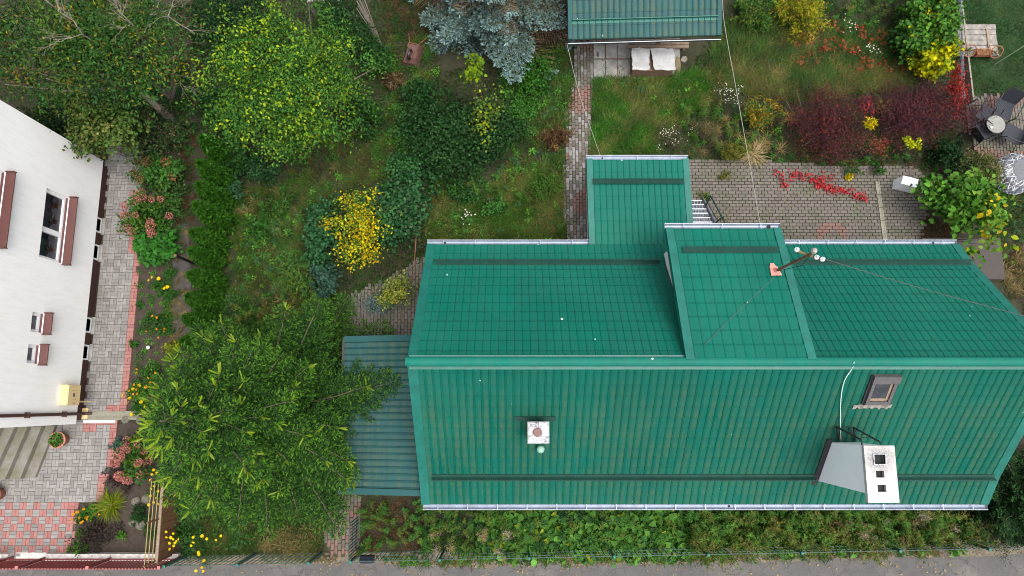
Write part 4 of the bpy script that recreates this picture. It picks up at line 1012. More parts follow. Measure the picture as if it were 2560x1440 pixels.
for x in (-.6, .25): MB().box(q0.x + x - .02, q0.x + x + .02, q0.y - .02, q0.y + .02, 0, .95).build('post', M['blackm'], wr)
# ---------------------------------------------------------------- vegetation tools
class NB:
    """numpy triangle soup with a colour per vertex"""
    def __init__(s): s.V = []; s.F = []; s.C = []; s.n = 0
    def add(s, V, F, C):
        if len(V) == 0: return s
        s.V.append(V); s.F.append(F + s.n); s.C.append(C); s.n += len(V); return s
    def join(s):
        return np.concatenate(s.V), np.concatenate(s.F), np.concatenate(s.C)
    def mesh(s, name, mat, off=(0, 0, 0)):
        V, F, C = s.join(); me = bpy.data.meshes.new(name); V = V - np.array(off)
        me.vertices.add(len(V)); me.vertices.foreach_set('co', V.astype(np.float32).ravel())
        me.loops.add(len(F) * 3); me.loops.foreach_set('vertex_index', F.astype(np.int32).ravel())
        me.polygons.add(len(F)); me.polygons.foreach_set('loop_start', np.arange(0, len(F) * 3, 3, dtype=np.int32))
        try: me.polygons.foreach_set('loop_total', np.full(len(F), 3, dtype=np.int32))
        except Exception: pass
        a = me.attributes.new('Col', 'FLOAT_COLOR', 'POINT')
        a.data.foreach_set('color', np.concatenate([C, np.ones((len(C), 1))], 1).astype(np.float32).ravel())
        me.materials.append(mat); me.update(calc_edges=True); me.validate(); return me
    def build(s, name, mat, parent=None, at=None):
        off = OFF[parent.name] if parent is not None else (at if at is not None else Vector((0, 0, 0)))
        o = bpy.data.objects.new(name, s.mesh(name, mat, off)); link(o, parent)
        if parent is None: o.location = off; OFF[o.name] = Vector(off)
        return o
def unit(a): return a / (np.linalg.norm(a, axis=1, keepdims=True) + 1e-9)
def colors(n, pal, jit=.25, w=None):
    pal = np.array(pal, float); idx = rng.choice(len(pal), n, p=None if w is None else np.array(w) / np.sum(w))
    k = rng.random((n, 1)); nxt = pal[rng.choice(len(pal), n, p=None if w is None else np.array(w) / np.sum(w))]
    c = pal[idx] * (1 - .3 * k) + nxt * .3 * k
    lum = c @ np.array([.3, .6, .1]); c = np.clip(lum[:, None] + (c - lum[:, None]) * 1.12, .002, 1) * .78
    return np.clip(c * (1 + jit * (rng.random((n, 1)) * 2 - 1)), 0, 1)
def leaves(pos, d, nr, L, W, col, oval=False, fold=.22, droop=.12):
    n = len(pos)
    if n == 0: return np.zeros((0, 3)), np.zeros((0, 3), int), np.zeros((0, 3))
    d = unit(d); nr = unit(nr - d * np.sum(nr * d, 1, keepdims=True)); s = np.cross(nr, d)
    L = np.broadcast_to(np.asarray(L, float).reshape(-1, 1), (n, 1)); W = np.broadcast_to(np.asarray(W, float).reshape(-1, 1), (n, 1))
    if oval == 'finger':
        v = np.stack([pos, pos + d * L * .25 + s * W * .36 + nr * W * fold, pos + d * L * .8 + s * W * .5 + nr * W * fold, pos + d * L - nr * L * droop, pos + d * L * .8 - s * W * .5 + nr * W * fold, pos + d * L * .25 - s * W * .36 + nr * W * fold, pos + d * L * .55], 1)
        f = np.array([[0, 1, 6], [1, 2, 6], [2, 3, 6], [6, 3, 4], [6, 4, 5], [0, 6, 5]]); k = 7
    elif not oval:
        v = np.stack([pos, pos + d * L * .42 + s * W * .5 + nr * W * fold, pos + d * L - nr * L * droop, pos + d * L * .42 - s * W * .5 + nr * W * fold], 1)
        f = np.array([[0, 1, 2], [0, 2, 3]]); k = 4
    else:
        v = np.stack([pos, pos + d * L * .3 + s * W * .5 + nr * W * fold, pos + d * L * .68 + s * W * .38 + nr * W * fold * .6, pos + d * L - nr * L * droop, pos + d * L * .68 - s * W * .38 + nr * W * fold * .6, pos + d * L * .3 - s * W * .5 + nr * W * fold, pos + d * L * .5], 1)
        f = np.array([[0, 1, 6], [1, 2, 6], [2, 3, 6], [6, 3, 4], [6, 4, 5], [0, 6, 5]]); k = 7
    F = (np.arange(n)[:, None, None] * k + f[None]).reshape(-1, 3)
    return v.reshape(-1, 3), F, np.repeat(col, k, 0)
def randu(n):
    return unit(rng.normal(size=(n, 3)))
def clumps(center, rad, ncl, sig, nper, shell=.55, top=.2, jag=.25):
    """cluster centres through an ellipsoid, then points round them; returns points and outward directions"""
    u = randu(ncl); u[:, 2] = np.where(rng.random(ncl) < top, np.abs(u[:, 2]), u[:, 2])
    r = (shell + (1 - shell) * rng.random((ncl, 1)) ** .6) * (1 - jag / 2 + jag * rng.random((ncl, 1)))
    c = np.array(center) + u * r * np.array(rad)
    p = np.repeat(c, nper, 0) + rng.normal(size=(ncl * nper, 3)) * np.array(sig)
    out = unit((p - np.array(center)) / np.array(rad))
    clumps.ids = np.repeat(np.arange(ncl), nper)
    return p, out, c
def clump_colors(ids, pal, w, jit, mixing=.38):
    k = ids.max() + 1; base = colors(k, pal, .36, w)[ids]; own = colors(len(ids), pal, jit, w)
    return np.where((rng.random(len(ids)) < mixing)[:, None], own, np.clip(base * (1 + jit * (rng.random((len(ids), 1)) * 2 - 1)), 0, 1))
def leafset(p, out, L, W, pal, w=None, up=.7, oval=False, jit=.25, lj=.35, fold=.22, ids=None):
    n = len(p); nr = unit(np.array([0, 0, up]) + out * .55 + rng.normal(size=(n, 3)) * .45)
    d = unit(out * .5 + rng.normal(size=(n, 3)) * .9 + np.array([0, 0, -.1]))
    k = 1 + lj * (rng.random(n) * 2 - 1)
    return leaves(p, d, nr, L * k, W * k, colors(n, pal, jit, w) if ids is None else clump_colors(ids, pal, w, jit), oval, fold)
def limbs(mb, base, centers, r0, n=10, bend=.15):
    base = Vector(base); idx = rng.choice(len(centers), min(n, len(centers)), replace=False)
    for i in idx:
        c = Vector(centers[i]); mid = base.lerp(c, .5) + Vector(rng.normal(size=3) * bend * (c - base).length * .5); mid.z = max(mid.z, base.z + .1)
        mb.tube([base, mid, c], [r0 * .5, r0 * .3, r0 * .1], 5)
    return mb
G_MID = [(.028, .085, .018), (.04, .11, .022), (.05, .13, .028)]
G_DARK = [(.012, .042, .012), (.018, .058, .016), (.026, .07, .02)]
G_DEEP = [(.009, .03, .010), (.014, .042, .013), (.02, .052, .017)]
G_LIGHT = [(.07, .17, .03), (.09, .21, .035), (.055, .14, .025)]
G_YEL = [(.20, .27, .02), (.28, .33, .02), (.13, .22, .025)]
YEL = [(.55, .42, .02), (.62, .48, .04), (.5, .34, .02), (.40, .37, .03)]
TAN = [(.32, .24, .14), (.25, .18, .10), (.38, .30, .19)]
BROWN = [(.085, .05, .025), (.12, .07, .035), (.06, .035, .02)]
RED = [(.27, .03, .025), (.34, .04, .035), (.2, .022, .02)]
RUSSET = [(.30, .085, .04), (.24, .07, .035), (.2, .09, .04)]
PURP = [(.055, .022, .035), (.075, .028, .042), (.04, .018, .028), (.10, .035, .045)]
BLUE = [(.10, .16, .152), (.14, .21, .21), (.07, .115, .095), (.06, .09, .05)]
WHITE = [(.75, .74, .70), (.65, .65, .6)]
def at_crown(px, py, z): return np.array(P(px, py, z))

def shrub(name, label, cat, px, py, rx, h, ncl, nper, L, W, pal, w=None, ry=None, zc=.55, sig=None, oval=False, up=.7, group=None, shell=.35, extra=None, stems=6, jag=.5, smat='bark', jit=.25, flat=.5, lobes=6):
    """a bush whose crown centre the photo shows at (px, py)"""
    ry = ry or rx; c = at_crown(px, py, h * zc); root = thing(name, (c[0], c[1], 0), label, cat, group)
    rad = np.array([rx, ry, h * flat]); sg = sig if sig else .16 * (rx + ry) / 2
    nl = lobes; lo = randu(nl) * np.array([.62, .62, .35]) * rad; lr = .45 + .3 * rng.random(nl)
    if nl > 1: lo[0] = 0; lr[0] = .7
    share = np.maximum(2, (ncl * lr ** 2 / np.sum(lr ** 2)).astype(int)); PP, OO, CC, II = [], [], [], []; base_i = 0
    for k in range(nl):
        a, o_, q = clumps(c + lo[k], rad * lr[k] * np.array([1, 1, 1.15]), share[k], [sg * .8, sg * .8, sg * .5], nper, shell, .5, jag)
        PP.append(a); OO.append(o_); CC.append(q); II.append(clumps.ids + base_i); base_i += share[k]
    p, out, cc = np.concatenate(PP), np.concatenate(OO), np.concatenate(CC); clumps.ids = np.concatenate(II)
    keep = p[:, 2] > .03; p, out, ids = p[keep], out[keep], clumps.ids[keep]
    nb = NB(); nb.add(*leafset(p, out, L, W, pal, w, up, oval, jit, ids=ids))
    nb.build('foliage', M['leaf'], root)
    mb = MB(); limbs(mb, (c[0], c[1], 0), cc, .05 * max(.5, rx), stems); mb.build('stems', M[smat], root)
    if extra: extra(root, c, rad, cc)
    return root

# ---- trees
def broad_tree(name, label, px, py, zc, base, rad, ncl, nper, sig, L, W, pal, w, tr=.09, lim=16, shell=.3, up=.7, jag=.35, smat='bark', tips=None, oval=False):
    b = P(*base, 0); c = at_crown(px, py, zc); root = thing(name, b, label, 'tree')
    p, out, cc = clumps(c, np.array(rad), ncl, sig, nper, shell, .35, jag)
    nb = NB(); nb.add(*leafset(p, out, L, W, pal, w, up, oval, ids=clumps.ids))
    if tips:   # bright leaf tufts at the shoot ends
        npal, k, m = tips; hi = cc[np.argsort(-(cc - c) @ np.array([0, 0, 1.]) + rng.normal(size=len(cc)) * .4)][:k]
        hi = hi + unit(hi - c) * .22
        q = np.repeat(hi, m, 0) + rng.normal(size=(k * m, 3)) * np.array([.1, .1, .06]); nb.add(*leafset(q, unit(q - c), L * 1.15, W * 1.15, npal, None, 1.0))
    nb.build('crown', M['leaf'], root)
    mb = MB(); fork = Vector((b.x, b.y, 0)).lerp(Vector(c), .45); fork.z = zc * .5
    mb.tube([(b.x, b.y, 0), (b.x + .03, b.y, fork.z * .5), fork], [tr * 1.3, tr, tr * .85], 8)
    limbs(mb, fork, cc, tr * 1.2, lim); mb.build('trunk', M[smat], root)
    return root, c, cc

def conifer(name, label, base_xy, H, R, pal, tip_pal, z0=.7, step=.26, nb_=7, finger=(.13, .036), side=.09, dead=None, droop=.12, tipfrac=.3, only=None, lift=.25, taper=.8, shoots=False, reach=0):
    b = Vector(base_xy); root = thing(name, b, label, 'tree'); NBk = NB(); mb = MB(); dm = MB()
    mb.tube([(b.x, b.y, 0), (b.x, b.y, H * .5), (b.x, b.y, H)], [.16, .09, .015], 8)
    POS, DIR, COLS = [], [], []; dead_pts = []; SH = []
    z = z0
    while z < H - .1:
        k = (1 - (z - z0) / (H - z0)); bl = R * (k ** taper); n = nb_ if k > .3 else 5
        ph = rng.random() * 6.28
        for i in range(n):
            a = ph + 6.283 * i / n + rng.normal() * .25; Lb = bl * (.5 + .75 * rng.random()) + .12
            if reach: Lb *= 1 + reach * max(0, math.cos(a)) * max(0, 1 - z / 3.5)
            if only and not only(a, z): continue
            dz = lift - droop * 2.2 * k; d0 = np.array([math.cos(a), math.sin(a), 0])
            ts = np.linspace(0, 1, 7); path = np.array([[b.x, b.y, z]]) + ts[:, None] * Lb * d0 + np.outer(ts * Lb * dz * .5 - (ts ** 2) * Lb * droop * k + (ts ** 3) * Lb * .12, [0, 0, 1])
            path += np.cumsum(rng.normal(size=(7, 3)) * .012, 0)
            mb.tube([tuple(q) for q in path], [.018 * Lb / R + .006] + [.011 * Lb / R + .004] * 5 + [.003], 4, False)
            sd = np.array([-d0[1], d0[0], 0]); ns = max(3, int(Lb * .85 / side)); isdead = dead is not None and dead(a, z, k)
            for j in range(ns):
                t = .2 + .8 * (j + rng.random() * .6) / ns; q = np.array([np.interp(t, ts, path[:, m]) for m in range(3)])
                tl = (.42 * Lb * (1 - t) ** .8 + .12) * (.7 + .5 * rng.random())
                for sg in (-1, 1):
                    dd = d0 * (.62 + .3 * rng.random()) + sg * sd * .85 + np.array([0, 0, rng.normal() * .12 - .03]); dd /= np.linalg.norm(dd)
                    if isdead and t < .93:
                        dead_pts.append((q, q + dd * tl)); 
                        if rng.random() < .5: dead_pts.append((q + dd * tl * .4, q + dd * tl * .8 + sd * .1 * sg))
                        continue
                    nf = max(2, int(tl / (side * .62)))
                    u = (np.arange(nf) + rng.random(nf)) / nf
                    base_p = q + np.outer(u * tl, dd)
                    for s2 in (-1, 1):
                        e = dd * .75 + s2 * np.cross(dd, [0, 0, 1]) * .75; e = np.tile(e, (nf, 1)) + rng.normal(size=(nf, 3)) * .22 + np.array([0, 0, .12])
                        POS.append(base_p); DIR.append(e)
                        tipw = (rng.random(nf) < tipfrac * (t ** 2.5) * (.3 + 1.1 * (z / H))); 
                        COLS.append(np.where(tipw[:, None], colors(nf, tip_pal, .2), colors(nf, pal, .3)))
                    POS.append(q[None] + dd * tl * .96); DIR.append(dd[None] + np.array([[0, 0, .1]])); COLS.append(colors(1, tip_pal, .2))
            if shoots and z > H * .3 and rng.random() < .7:
                for _ in range(4): SH.append((path[-1] - d0 * .05, d0 * .7 + np.array([0, 0, .55]) + rng.normal(size=3) * .45))
            nq = max(4, int(Lb / .05)); tq = rng.random(nq) * .75 + .25; qq = np.stack([np.interp(tq, ts, path[:, m]) for m in range(3)], 1) + [0, 0, .012]
            if not isdead: POS.append(qq); DIR.append(d0 * .8 + rng.normal(size=(nq, 3)) * .5 + [0, 0, .2]); COLS.append(colors(nq, pal, .3))
            POS.append(path[-2:]); DIR.append(np.tile(d0 + [0, 0, .15], (2, 1))); COLS.append(colors(2, tip_pal, .2))
        z += step * (.8 + .4 * rng.random())
    P_, D_, C_ = np.concatenate(POS), np.concatenate(DIR), np.concatenate(COLS); n = len(P_)
    nr = unit(np.array([0, 0, 1.]) + rng.normal(size=(n, 3)) * .35)
    kk = .75 + .5 * rng.random(n)
    NBk.add(*leaves(P_, D_, nr, finger[0] * kk, finger[1] * kk, C_, 'finger', -.3, -.05))
    if SH:
        sp, sdr = np.array([q[0] for q in SH]), np.array([q[1] for q in SH]); n = len(sp)
        NBk.add(*leaves(sp, sdr, unit(np.array([0, 0, 1.]) + rng.normal(size=(n, 3)) * .3), .24 * (.7 + .6 * rng.random(n)), .04, colors(n, [(.17, .25, .03), (.13, .21, .03), (.2, .27, .05)], .2), 'finger', -.3, -.05))
    NBk.build('crown', M['needle'], root); mb.build('trunk', M['bark'], root)
    if dead_pts:
        for a, c in dead_pts: dm.tube([tuple(a), tuple(c)], [.006, .003], 3, False)
        dm.build('dead_branches', M['bark_dead'], root)
    return root
M['bark_dead'] = plain('dead_brown_twigs', (.23, .15, .075), .9, 0, .3, 10, bumps=.2)

# ---- small plants as leaf sets around the origin
def proto_rosette(n=26, L=.22, W=.045, pal=G_MID, rise=.5, tiers=3, h=.25):
    nb = NB()
    for k in range(tiers):
        m = n // tiers; a = rng.random(m) * 6.28; d = np.stack([np.cos(a), np.sin(a), rise * (.3 + .5 * k / tiers) + .1 * rng.random(m)], 1)
        p = np.tile([0, 0, h * k / tiers + .02], (m, 1)) + d * .02
        nb.add(*leaves(p, d, np.tile([0, 0, 1.], (m, 1)), L * (1 - .18 * k) * (.75 + .5 * rng.random(m)), W, colors(m, pal), False, .2, .3))
    return nb.join()
def proto_stem(h=.9, n=46, L=.13, W=.022, pal=G_MID, lean=.25, plume=None, np_=40):
    nb = NB(); t = np.sort(rng.random(n)) * .92 + .05; a = rng.random() * 6.28; ld = np.array([math.cos(a), math.sin(a), 0]) * lean
    axis = lambda t: np.outer(t * h, [0, 0, 1]) + np.outer((t ** 2) * h, ld)
    p = axis(t); b = t * 40 + rng.random(n); d = np.stack([np.cos(b), np.sin(b), .35 + .3 * rng.random(n)], 1)
    nb.add(*leaves(p, d, np.tile([0, 0, 1.], (n, 1)), L * (1.15 - .5 * t), W, colors(n, pal), False, .15, .25))
    if plume:
        q = axis(.85 + .22 * rng.random(np_)) + rng.normal(size=(np_, 3)) * [.055, .055, .03]; dd = rng.normal(size=(np_, 3)) + [0, 0, .3]
        nb.add(*leaves(q, dd, randu(np_), .09, .014, colors(np_, plume, .3)))
    tv = axis(np.array([0, .5, 1.])); s = .006
    V = np.array([tv[0] + [s, 0, 0], tv[0] - [s, 0, 0], tv[1] + [s, 0, 0], tv[1] - [s, 0, 0], tv[2]]); nb.add(V, np.array([[0, 1, 3], [0, 3, 2], [2, 3, 4]]), np.tile([.06, .07, .03], (5, 1)))
    return nb.join()
def proto_bunch(n=60, r=.22, h=.28, L=.07, W=.04, pal=G_MID, w=None, oval=False):
    u = randu(n); u[:, 2] = np.abs(u[:, 2]); p = u * np.array([r, r, h]) * (.5 + .5 * rng.random((n, 1)))
    nb = NB(); nb.add(*leafset(p, u, L, W, pal, w, .8, oval)); return nb.join()
def proto_tuft(n=50, L=.45, W=.012, pal=G_MID, spread=.8):
    a = rng.random(n) * 6.28; d = np.stack([np.cos(a) * spread, np.sin(a) * spread, .35 + .7 * rng.random(n)], 1); d = unit(d)
    p = rng.normal(size=(n, 3)) * [.04, .04, 0]; l = L * (.6 + .6 * rng.random((n, 1))); c = colors(n, pal, .3)
    s = unit(np.cross(d, [0, 0, 1.])) * W; mid = p + d * l * .55; tip = p + d * l + np.array([0, 0, -1.]) * l * .25
    V = np.stack([p - s, p + s, mid + s * .8, mid - s * .8, tip], 1); f = np.array([[0, 1, 2], [0, 2, 3], [3, 2, 4]])
    F = (np.arange(n)[:, None, None] * 5 + f[None]).reshape(-1, 3)
    return V.reshape(-1, 3), F, np.repeat(c, 5, 0)
def place(nb, pr, x, y, z=0, s=1.0, rot=None, tint=None):
    V, F, C = pr; r = rng.random() * 6.28 if rot is None else rot; c, sn = math.cos(r) * s, math.sin(r) * s
    W_ = np.stack([V[:, 0] * c - V[:, 1] * sn + x, V[:, 0] * sn + V[:, 1] * c + y, V[:, 2] * s + z], 1)
    k = .8 + .4 * rng.random()
    nb.add(W_, F, np.clip(C * k * (1 if tint is None else np.array(tint)), 0, 1))
def pts_in(poly, n):
    xs = [p[0] for p in poly]; ys = [p[1] for p in poly]; out = []
    while len(out) < n:
        x, y = rng.uniform(min(xs), max(xs)), rng.uniform(min(ys), max(ys))
        if inside((x, y), poly): out.append((x, y))
    return out
def world_pts(poly, n, z=0.0):
    q = pts_in(poly, n); return np.array([P(x, y, z) for x, y in q])
def flow(x, y):
    return 2.2 * np.sin(.9 * x + 1.3 * np.sin(.7 * y)) + 1.7 * np.sin(1.1 * y + .8 * x) + .8
def nz(x, y, f=1.0):
    x, y = x * f, y * f
    return .5 + .2 * (np.sin(x * 1.9 + 1.7 * np.sin(y * 1.3 + .5)) + np.sin(y * 2.3 + 1.4 * np.sin(x * 1.7 + 2)) + .5 * np.sin(3.7 * x - 2.9 * y))
def grass(name, label, polys, per_m2, L, pal_a, pal_b, lean=.9, W=.009, z=.0, cat=None, patch=None):
    nb = NB()
    for poly in polys:
        q = [P(x, y, 0) for x, y in poly]; area = abs(sum(q[i].x * q[(i + 1) % len(q)].y - q[(i + 1) % len(q)].x * q[i].y for i in range(len(q)))) / 2
        n = int(area * per_m2)
        p = world_pts(poly, n, z); dens = nz(p[:, 0], p[:, 1], 1.4); p = p[rng.random(n) < .35 + 1.1 * dens]; n = len(p)
        a = flow(p[:, 0] * .9, p[:, 1] * .9) + rng.normal(size=n) * 1.15; le = lean * (.5 + rng.random(n))
        d = unit(np.stack([np.cos(a) * le, np.sin(a) * le, np.ones(n) * .75], 1)); l = (L * (.5 + rng.random(n)))[:, None]
        mixw = np.clip((nz(p[:, 0] + 7, p[:, 1] - 3, .9) - .35) * 2.4, 0, 1) + rng.normal(size=n) * .25
        mixw = mixw + (nz(p[:, 0] - 5, p[:, 1] + 2, 3.1) - .5) * 1.6
        c = np.where((mixw > .5)[:, None], colors(n, pal_b, .35), colors(n, pal_a, .35)) * (.6 + .8 * nz(p[:, 0] + 3, p[:, 1] + 9, 2.3))[:, None]
        c = np.clip(c, 0, 1)
        s = unit(np.cross(d, [0, 0, 1.])) * (W * (.7 + .6 * rng.random((n, 1)))); mid = p + d * l * .5; tip = p + d * l * np.array([1.15, 1.15, .8])
        V = np.stack([p - s, p + s, mid + s * .8, mid - s * .8, tip], 1); f = np.array([[0, 1, 2], [0, 2, 3], [3, 2, 4]])
        F = (np.arange(n)[:, None, None] * 5 + f[None]).reshape(-1, 3); nb.add(V.reshape(-1, 3), F, np.repeat(c, 5, 0))
    return tag(nb.build(name, M['leaf']), label, cat or 'grass', None, 'stuff')
def cover(name, label, specs, cat='undergrowth'):
    """a mass of mixed weeds: specs = (polygon, count, prototypes, (scale range))"""
    nb = NB()
    for poly, n, prs, (s0, s1), *z in specs:
        for x, y in pts_in(poly, n):
            q = P(x, y, .0); place(nb, prs[rng.integers(len(prs))], q.x, q.y, (z[0] * rng.random() if z else 0), rng.uniform(s0, s1))
    return tag(nb.build(name, M['leaf']), label, cat, None, 'stuff')
def flowers(root, pts, me, s=1.0, tilt=.4, name='flower'):
    for p in pts:
        Mx = Matrix.Translation(Vector(p)) @ Matrix.Rotation(rng.normal() * tilt, 4, 'X') @ Matrix.Rotation(rng.normal() * tilt, 4, 'Y') @ Matrix.Rotation(rng.random() * 6, 4, 'Z') @ Matrix.Scale(s * rng.uniform(.8, 1.2), 4)
        inst(name, me, Mx, root)
def daisy(r, pal, cpal, n=9):
    nb = NB(); a = np.arange(n) * 6.283 / n; d = np.stack([np.cos(a), np.sin(a), np.full(n, .15)], 1)
    nb.add(*leaves(d * r * .15, d, np.tile([0, 0, 1.], (n, 1)), r * .9, r * .55, colors(n, pal, .1), False, .05, .1))
    m = 6; a = np.arange(m) * 6.283 / m; V = np.concatenate([[[0, 0, r * .25]], np.stack([np.cos(a) * r * .3, np.sin(a) * r * .3, np.full(m, r * .06)], 1)]); F = np.array([[0, 1 + i, 1 + (i + 1) % m] for i in range(m)])
    nb.add(V, F, np.tile(cpal, (m + 1, 1))); return nb.mesh('flower', M['petal'])
def head_mesh(r, h, n, pal, L=.03):
    u = randu(n); p = u * np.array([r, r, h]); nb = NB(); nb.add(*leafset(p, u, L, L, pal, None, .2, False, .2)); return nb.mesh('flower_head', M['petal'])
# ---------------------------------------------------------------- the planting
FL_Y = daisy(.055, [(.75, .55, .02)], (.55, .38, .02)); FL_O = daisy(.04, [(.72, .25, .015), (.7, .33, .02)], (.5, .15, .01)); FL_W = daisy(.03, WHITE, (.6, .5, .1), 7)
HD_PINK = head_mesh(.10, .11, 130, [(.52, .17, .17), (.60, .26, .23), (.45, .13, .13), (.55, .32, .24)]); HD_BRN = head_mesh(.11, .10, 130, [(.22, .11, .06), (.3, .17, .08), (.17, .08, .05), (.42, .33, .16)]); HD_WHT = head_mesh(.07, .06, 80, [(.6, .62, .36), (.5, .55, .28)])
# --- big trees
broad_tree('fruit_tree', 'broad tree with yellow and brown autumn leaves above the left corner', 225, 110, 3.6, (430, 300), (2.9, 1.75, 1.1), 420, 46, [.2, .2, .14], .105, .042, G_MID + G_DARK + [(.09, .14, .025), (.30, .24, .03), (.2, .13, .04)], [5, 6, 5, 3, 4, 3, 4, 1.5, .8], .1, 26, .1, .6, .35, 'bark_grey')
tw = thing('bare_branches', P(430, 250, 0), 'bare lichen grey branches rising out of the corner tree', 'branches')
for (ox, oy, zz, n) in ((205, 85, 4.6, 17), (330, 60, 4.6, 14), (432, 185, 2.6, 16), (420, 40, 4.4, 9)):
    o = P(ox, oy, zz); mb = MB()
    def twig(p, d, l, r, depth):
        d = d.normalized(); m = p + d * l * .5 + Vector(rng.normal(size=3) * .05 * l); e = p + d * l + Vector(rng.normal(size=3) * .08 * l)
        mb.tube([p, m, e], [r, r * .8, r * .55], 4, False)
        if depth:
            for _ in range(2 + (rng.random() < .6)):
                t = rng.uniform(.35, 1.); twig(p.lerp(m, t * 2) if t < .5 else m.lerp(e, t * 2 - 1), d + Vector(rng.normal(size=3)) * .55, l * rng.uniform(.5, .75), r * .55, depth - 1)
    b = P(430, 250, 0); mb.tube([b, b.lerp(o, .5) + Vector((.1, .1, 0)), o], [.05, .04, .018], 6)
    for i in range(4): twig(o, (o - b).normalized() * .5 + Vector(rng.normal(size=3)) * .6 + Vector((0, 0, .1)), rng.uniform(.5, .8), .011, 3)
    mb.build('branch', M['bark_grey'] if zz > 3 else M['lichen'] if 'lichen' in M else M['bark_grey'], tw)
broad_tree('pear_tree', 'rounded tree with lime yellow shoot tips in the garden centre', 715, 205, 3.2, (800, 340), (2.25, 2.15, 1.35), 520, 50, [.17, .17, .13], .078, .046, G_MID + [(.065, .16, .03), (.12, .22, .03)] + G_YEL + G_DARK[1:], [4, 6, 7, 8, 7, .3, .1, 1.5, 1, 1], .11, 24, .12, .75, .42, 'bark', ([(.26, .34, .035), (.2, .3, .035), (.3, .35, .04)], 80, 9))
conifer('spruce_tree', 'large dark green spruce with bright shoot tips beside the lean-to', P(728, 1035, 0), 7.6, 3.3, [(.014, .045, .009), (.022, .064, .011), (.034, .09, .015), (.009, .03, .007)], [(.065, .15, .02), (.085, .18, .025), (.05, .12, .018)], .4, .27, 8, (.085, .024), .078, None, .10, .5, lift=.2, taper=.9, shoots=True, reach=.3)
conifer('blue_spruce', 'blue spruce with brown dead inner twigs at the top edge', P(1252, 40, 0), 7.0, 2.35, BLUE, [(.21, .30, .31), (.17, .25, .26)], .5, .3, 10, (.105, .04), .085, lambda a, z, k: (-1.55 < ((a + 3.14) % 6.28) - 3.14 < -.1) and rng.random() < .85 or rng.random() < .3, .16, .4, lift=.1, taper=1.15)
# --- thuja hedge
thu = []
for v in range(3):
    n = 5200; h = rng.random(n) ** .8; a = rng.random(n) * 6.283; lump = 1 + .12 * np.sin(a * 5 + h * 9 + v) + .08 * np.sin(a * 9 - h * 14)
    r = .305 * (1 - h ** 1.8) ** .8 * lump * (.82 + .22 * rng.random(n)); p = np.stack([np.cos(a) * r, np.sin(a) * r, .05 + h * 1.8], 1)
    out = np.stack([np.cos(a), np.sin(a), np.full(n, .35)], 1); d = unit(out * .9 + np.array([0, 0, .35]) + rng.normal(size=(n, 3)) * .45); nr = unit(out * .9 + np.array([0, 0, .45]) + rng.normal(size=(n, 3)) * .45)
    nb = NB(); nb.add(*leaves(p, d, nr, .095 * (.7 + .6 * rng.random(n)), .05, colors(n, [(.024, .082, .012), (.038, .115, .015), (.06, .16, .022), (.016, .056, .010)], .3), False, .15, .05)); thu.append(nb.mesh('foliage', M['needle']))
trk = MB().tube([(0, 0, 0), (0, 0, 1.6)], [.05, .01], 6).mesh('trunk', M['bark'])
tops = [(505, 345, 1.1), (500, 408, 1.15), (496, 462, 1.1), (490, 512, 1.15), (483, 580, 1.05), (478, 626, 1.0), (476, 686, 1.05), (470, 742, 1.0), (464, 795, 1.0), (458, 852, 1.0)]
where = ['topmost in the hedge under the big tree', 'second from the top of the hedge', 'third from the top of the hedge', 'fourth from the top of the hedge', 'fifth from the top of the hedge', 'just above the dark boundary post', 'just below the dark boundary post', 'third from the bottom of the hedge', 'second from the bottom of the hedge', 'lowest in the hedge touching the spruce']
for i, (px, py, s) in enumerate(tops):
    t = P(px, py, 1.8 * s); r = thing('thuja', (t.x, t.y, 0), 'conical green thuja ' + where[i], 'thuja', 'thujas in the boundary hedge')
    for nm, me in (('foliage', thu[i % 3]), ('trunk', trk)):
        inst(nm, me, Matrix.Translation((t.x, t.y, 0)) @ Matrix.Rotation(i * 1.3, 4, 'Z') @ Matrix.Diagonal((s * .98, s * .98, s, 1)), r)
# --- left garden shrubs
shrub('lime_shrub', 'round leaved shrub leaning over the corner of the white house', 'shrub', 265, 325, .92, 2.6, 110, 34, .085, .07, [(.07, .13, .03), (.09, .16, .04), (.055, .10, .025), (.13, .14, .045)], None, .95, .78, .13, True, .9, flat=.3)
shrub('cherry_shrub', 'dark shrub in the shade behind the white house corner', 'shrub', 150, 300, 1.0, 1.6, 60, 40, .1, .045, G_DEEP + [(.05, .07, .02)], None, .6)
shrub('tangled_shrub', 'tangled thin shrub between round leaved shrub and hedge', 'shrub', 395, 330, .85, 1.5, 80, 26, .085, .06, G_DARK + [(.06, .09, .03), (.12, .1, .05)], None, 1.0, smat='bark_grey', stems=16)
def hyd_extra(me, n, zlo=.2):
    def f(root, c, rad, cc):
        for _ in range(n):
            u = rng.normal(size=3); u[2] = abs(u[2]) * .8 + .25; u /= np.linalg.norm(u); flowers(root, [c + u * rad * 1.03], me, 1.0, .5, 'flower_head')
    return f
shrub('hydrangea', 'hydrangea with faded brown flower heads by the walk', 'hydrangea', 392, 435, .62, .95, 60, 24, .10, .075, G_MID + G_LIGHT[:1], None, .55, oval=True, extra=hyd_extra(HD_BRN, 9))
shrub('hydrangea', 'hydrangea with many rosy pink flower heads over the walk', 'hydrangea', 372, 535, .72, 1.05, 90, 26, .09, .06, G_MID + [(.10, .16, .02), (.2, .2, .02)], [4, 4, 3, 2, .5], .75, oval=True, extra=hyd_extra(HD_PINK, 19))
shrub('hydrangea', 'compact leafy green hydrangea without flowers beside the walk', 'hydrangea', 388, 622, .60, .75, 95, 18, .15, .11, [(.035, .13, .022), (.05, .17, .03), (.028, .10, .02)], None, .52, oval=True, up=1.0, shell=.7, jag=.1)
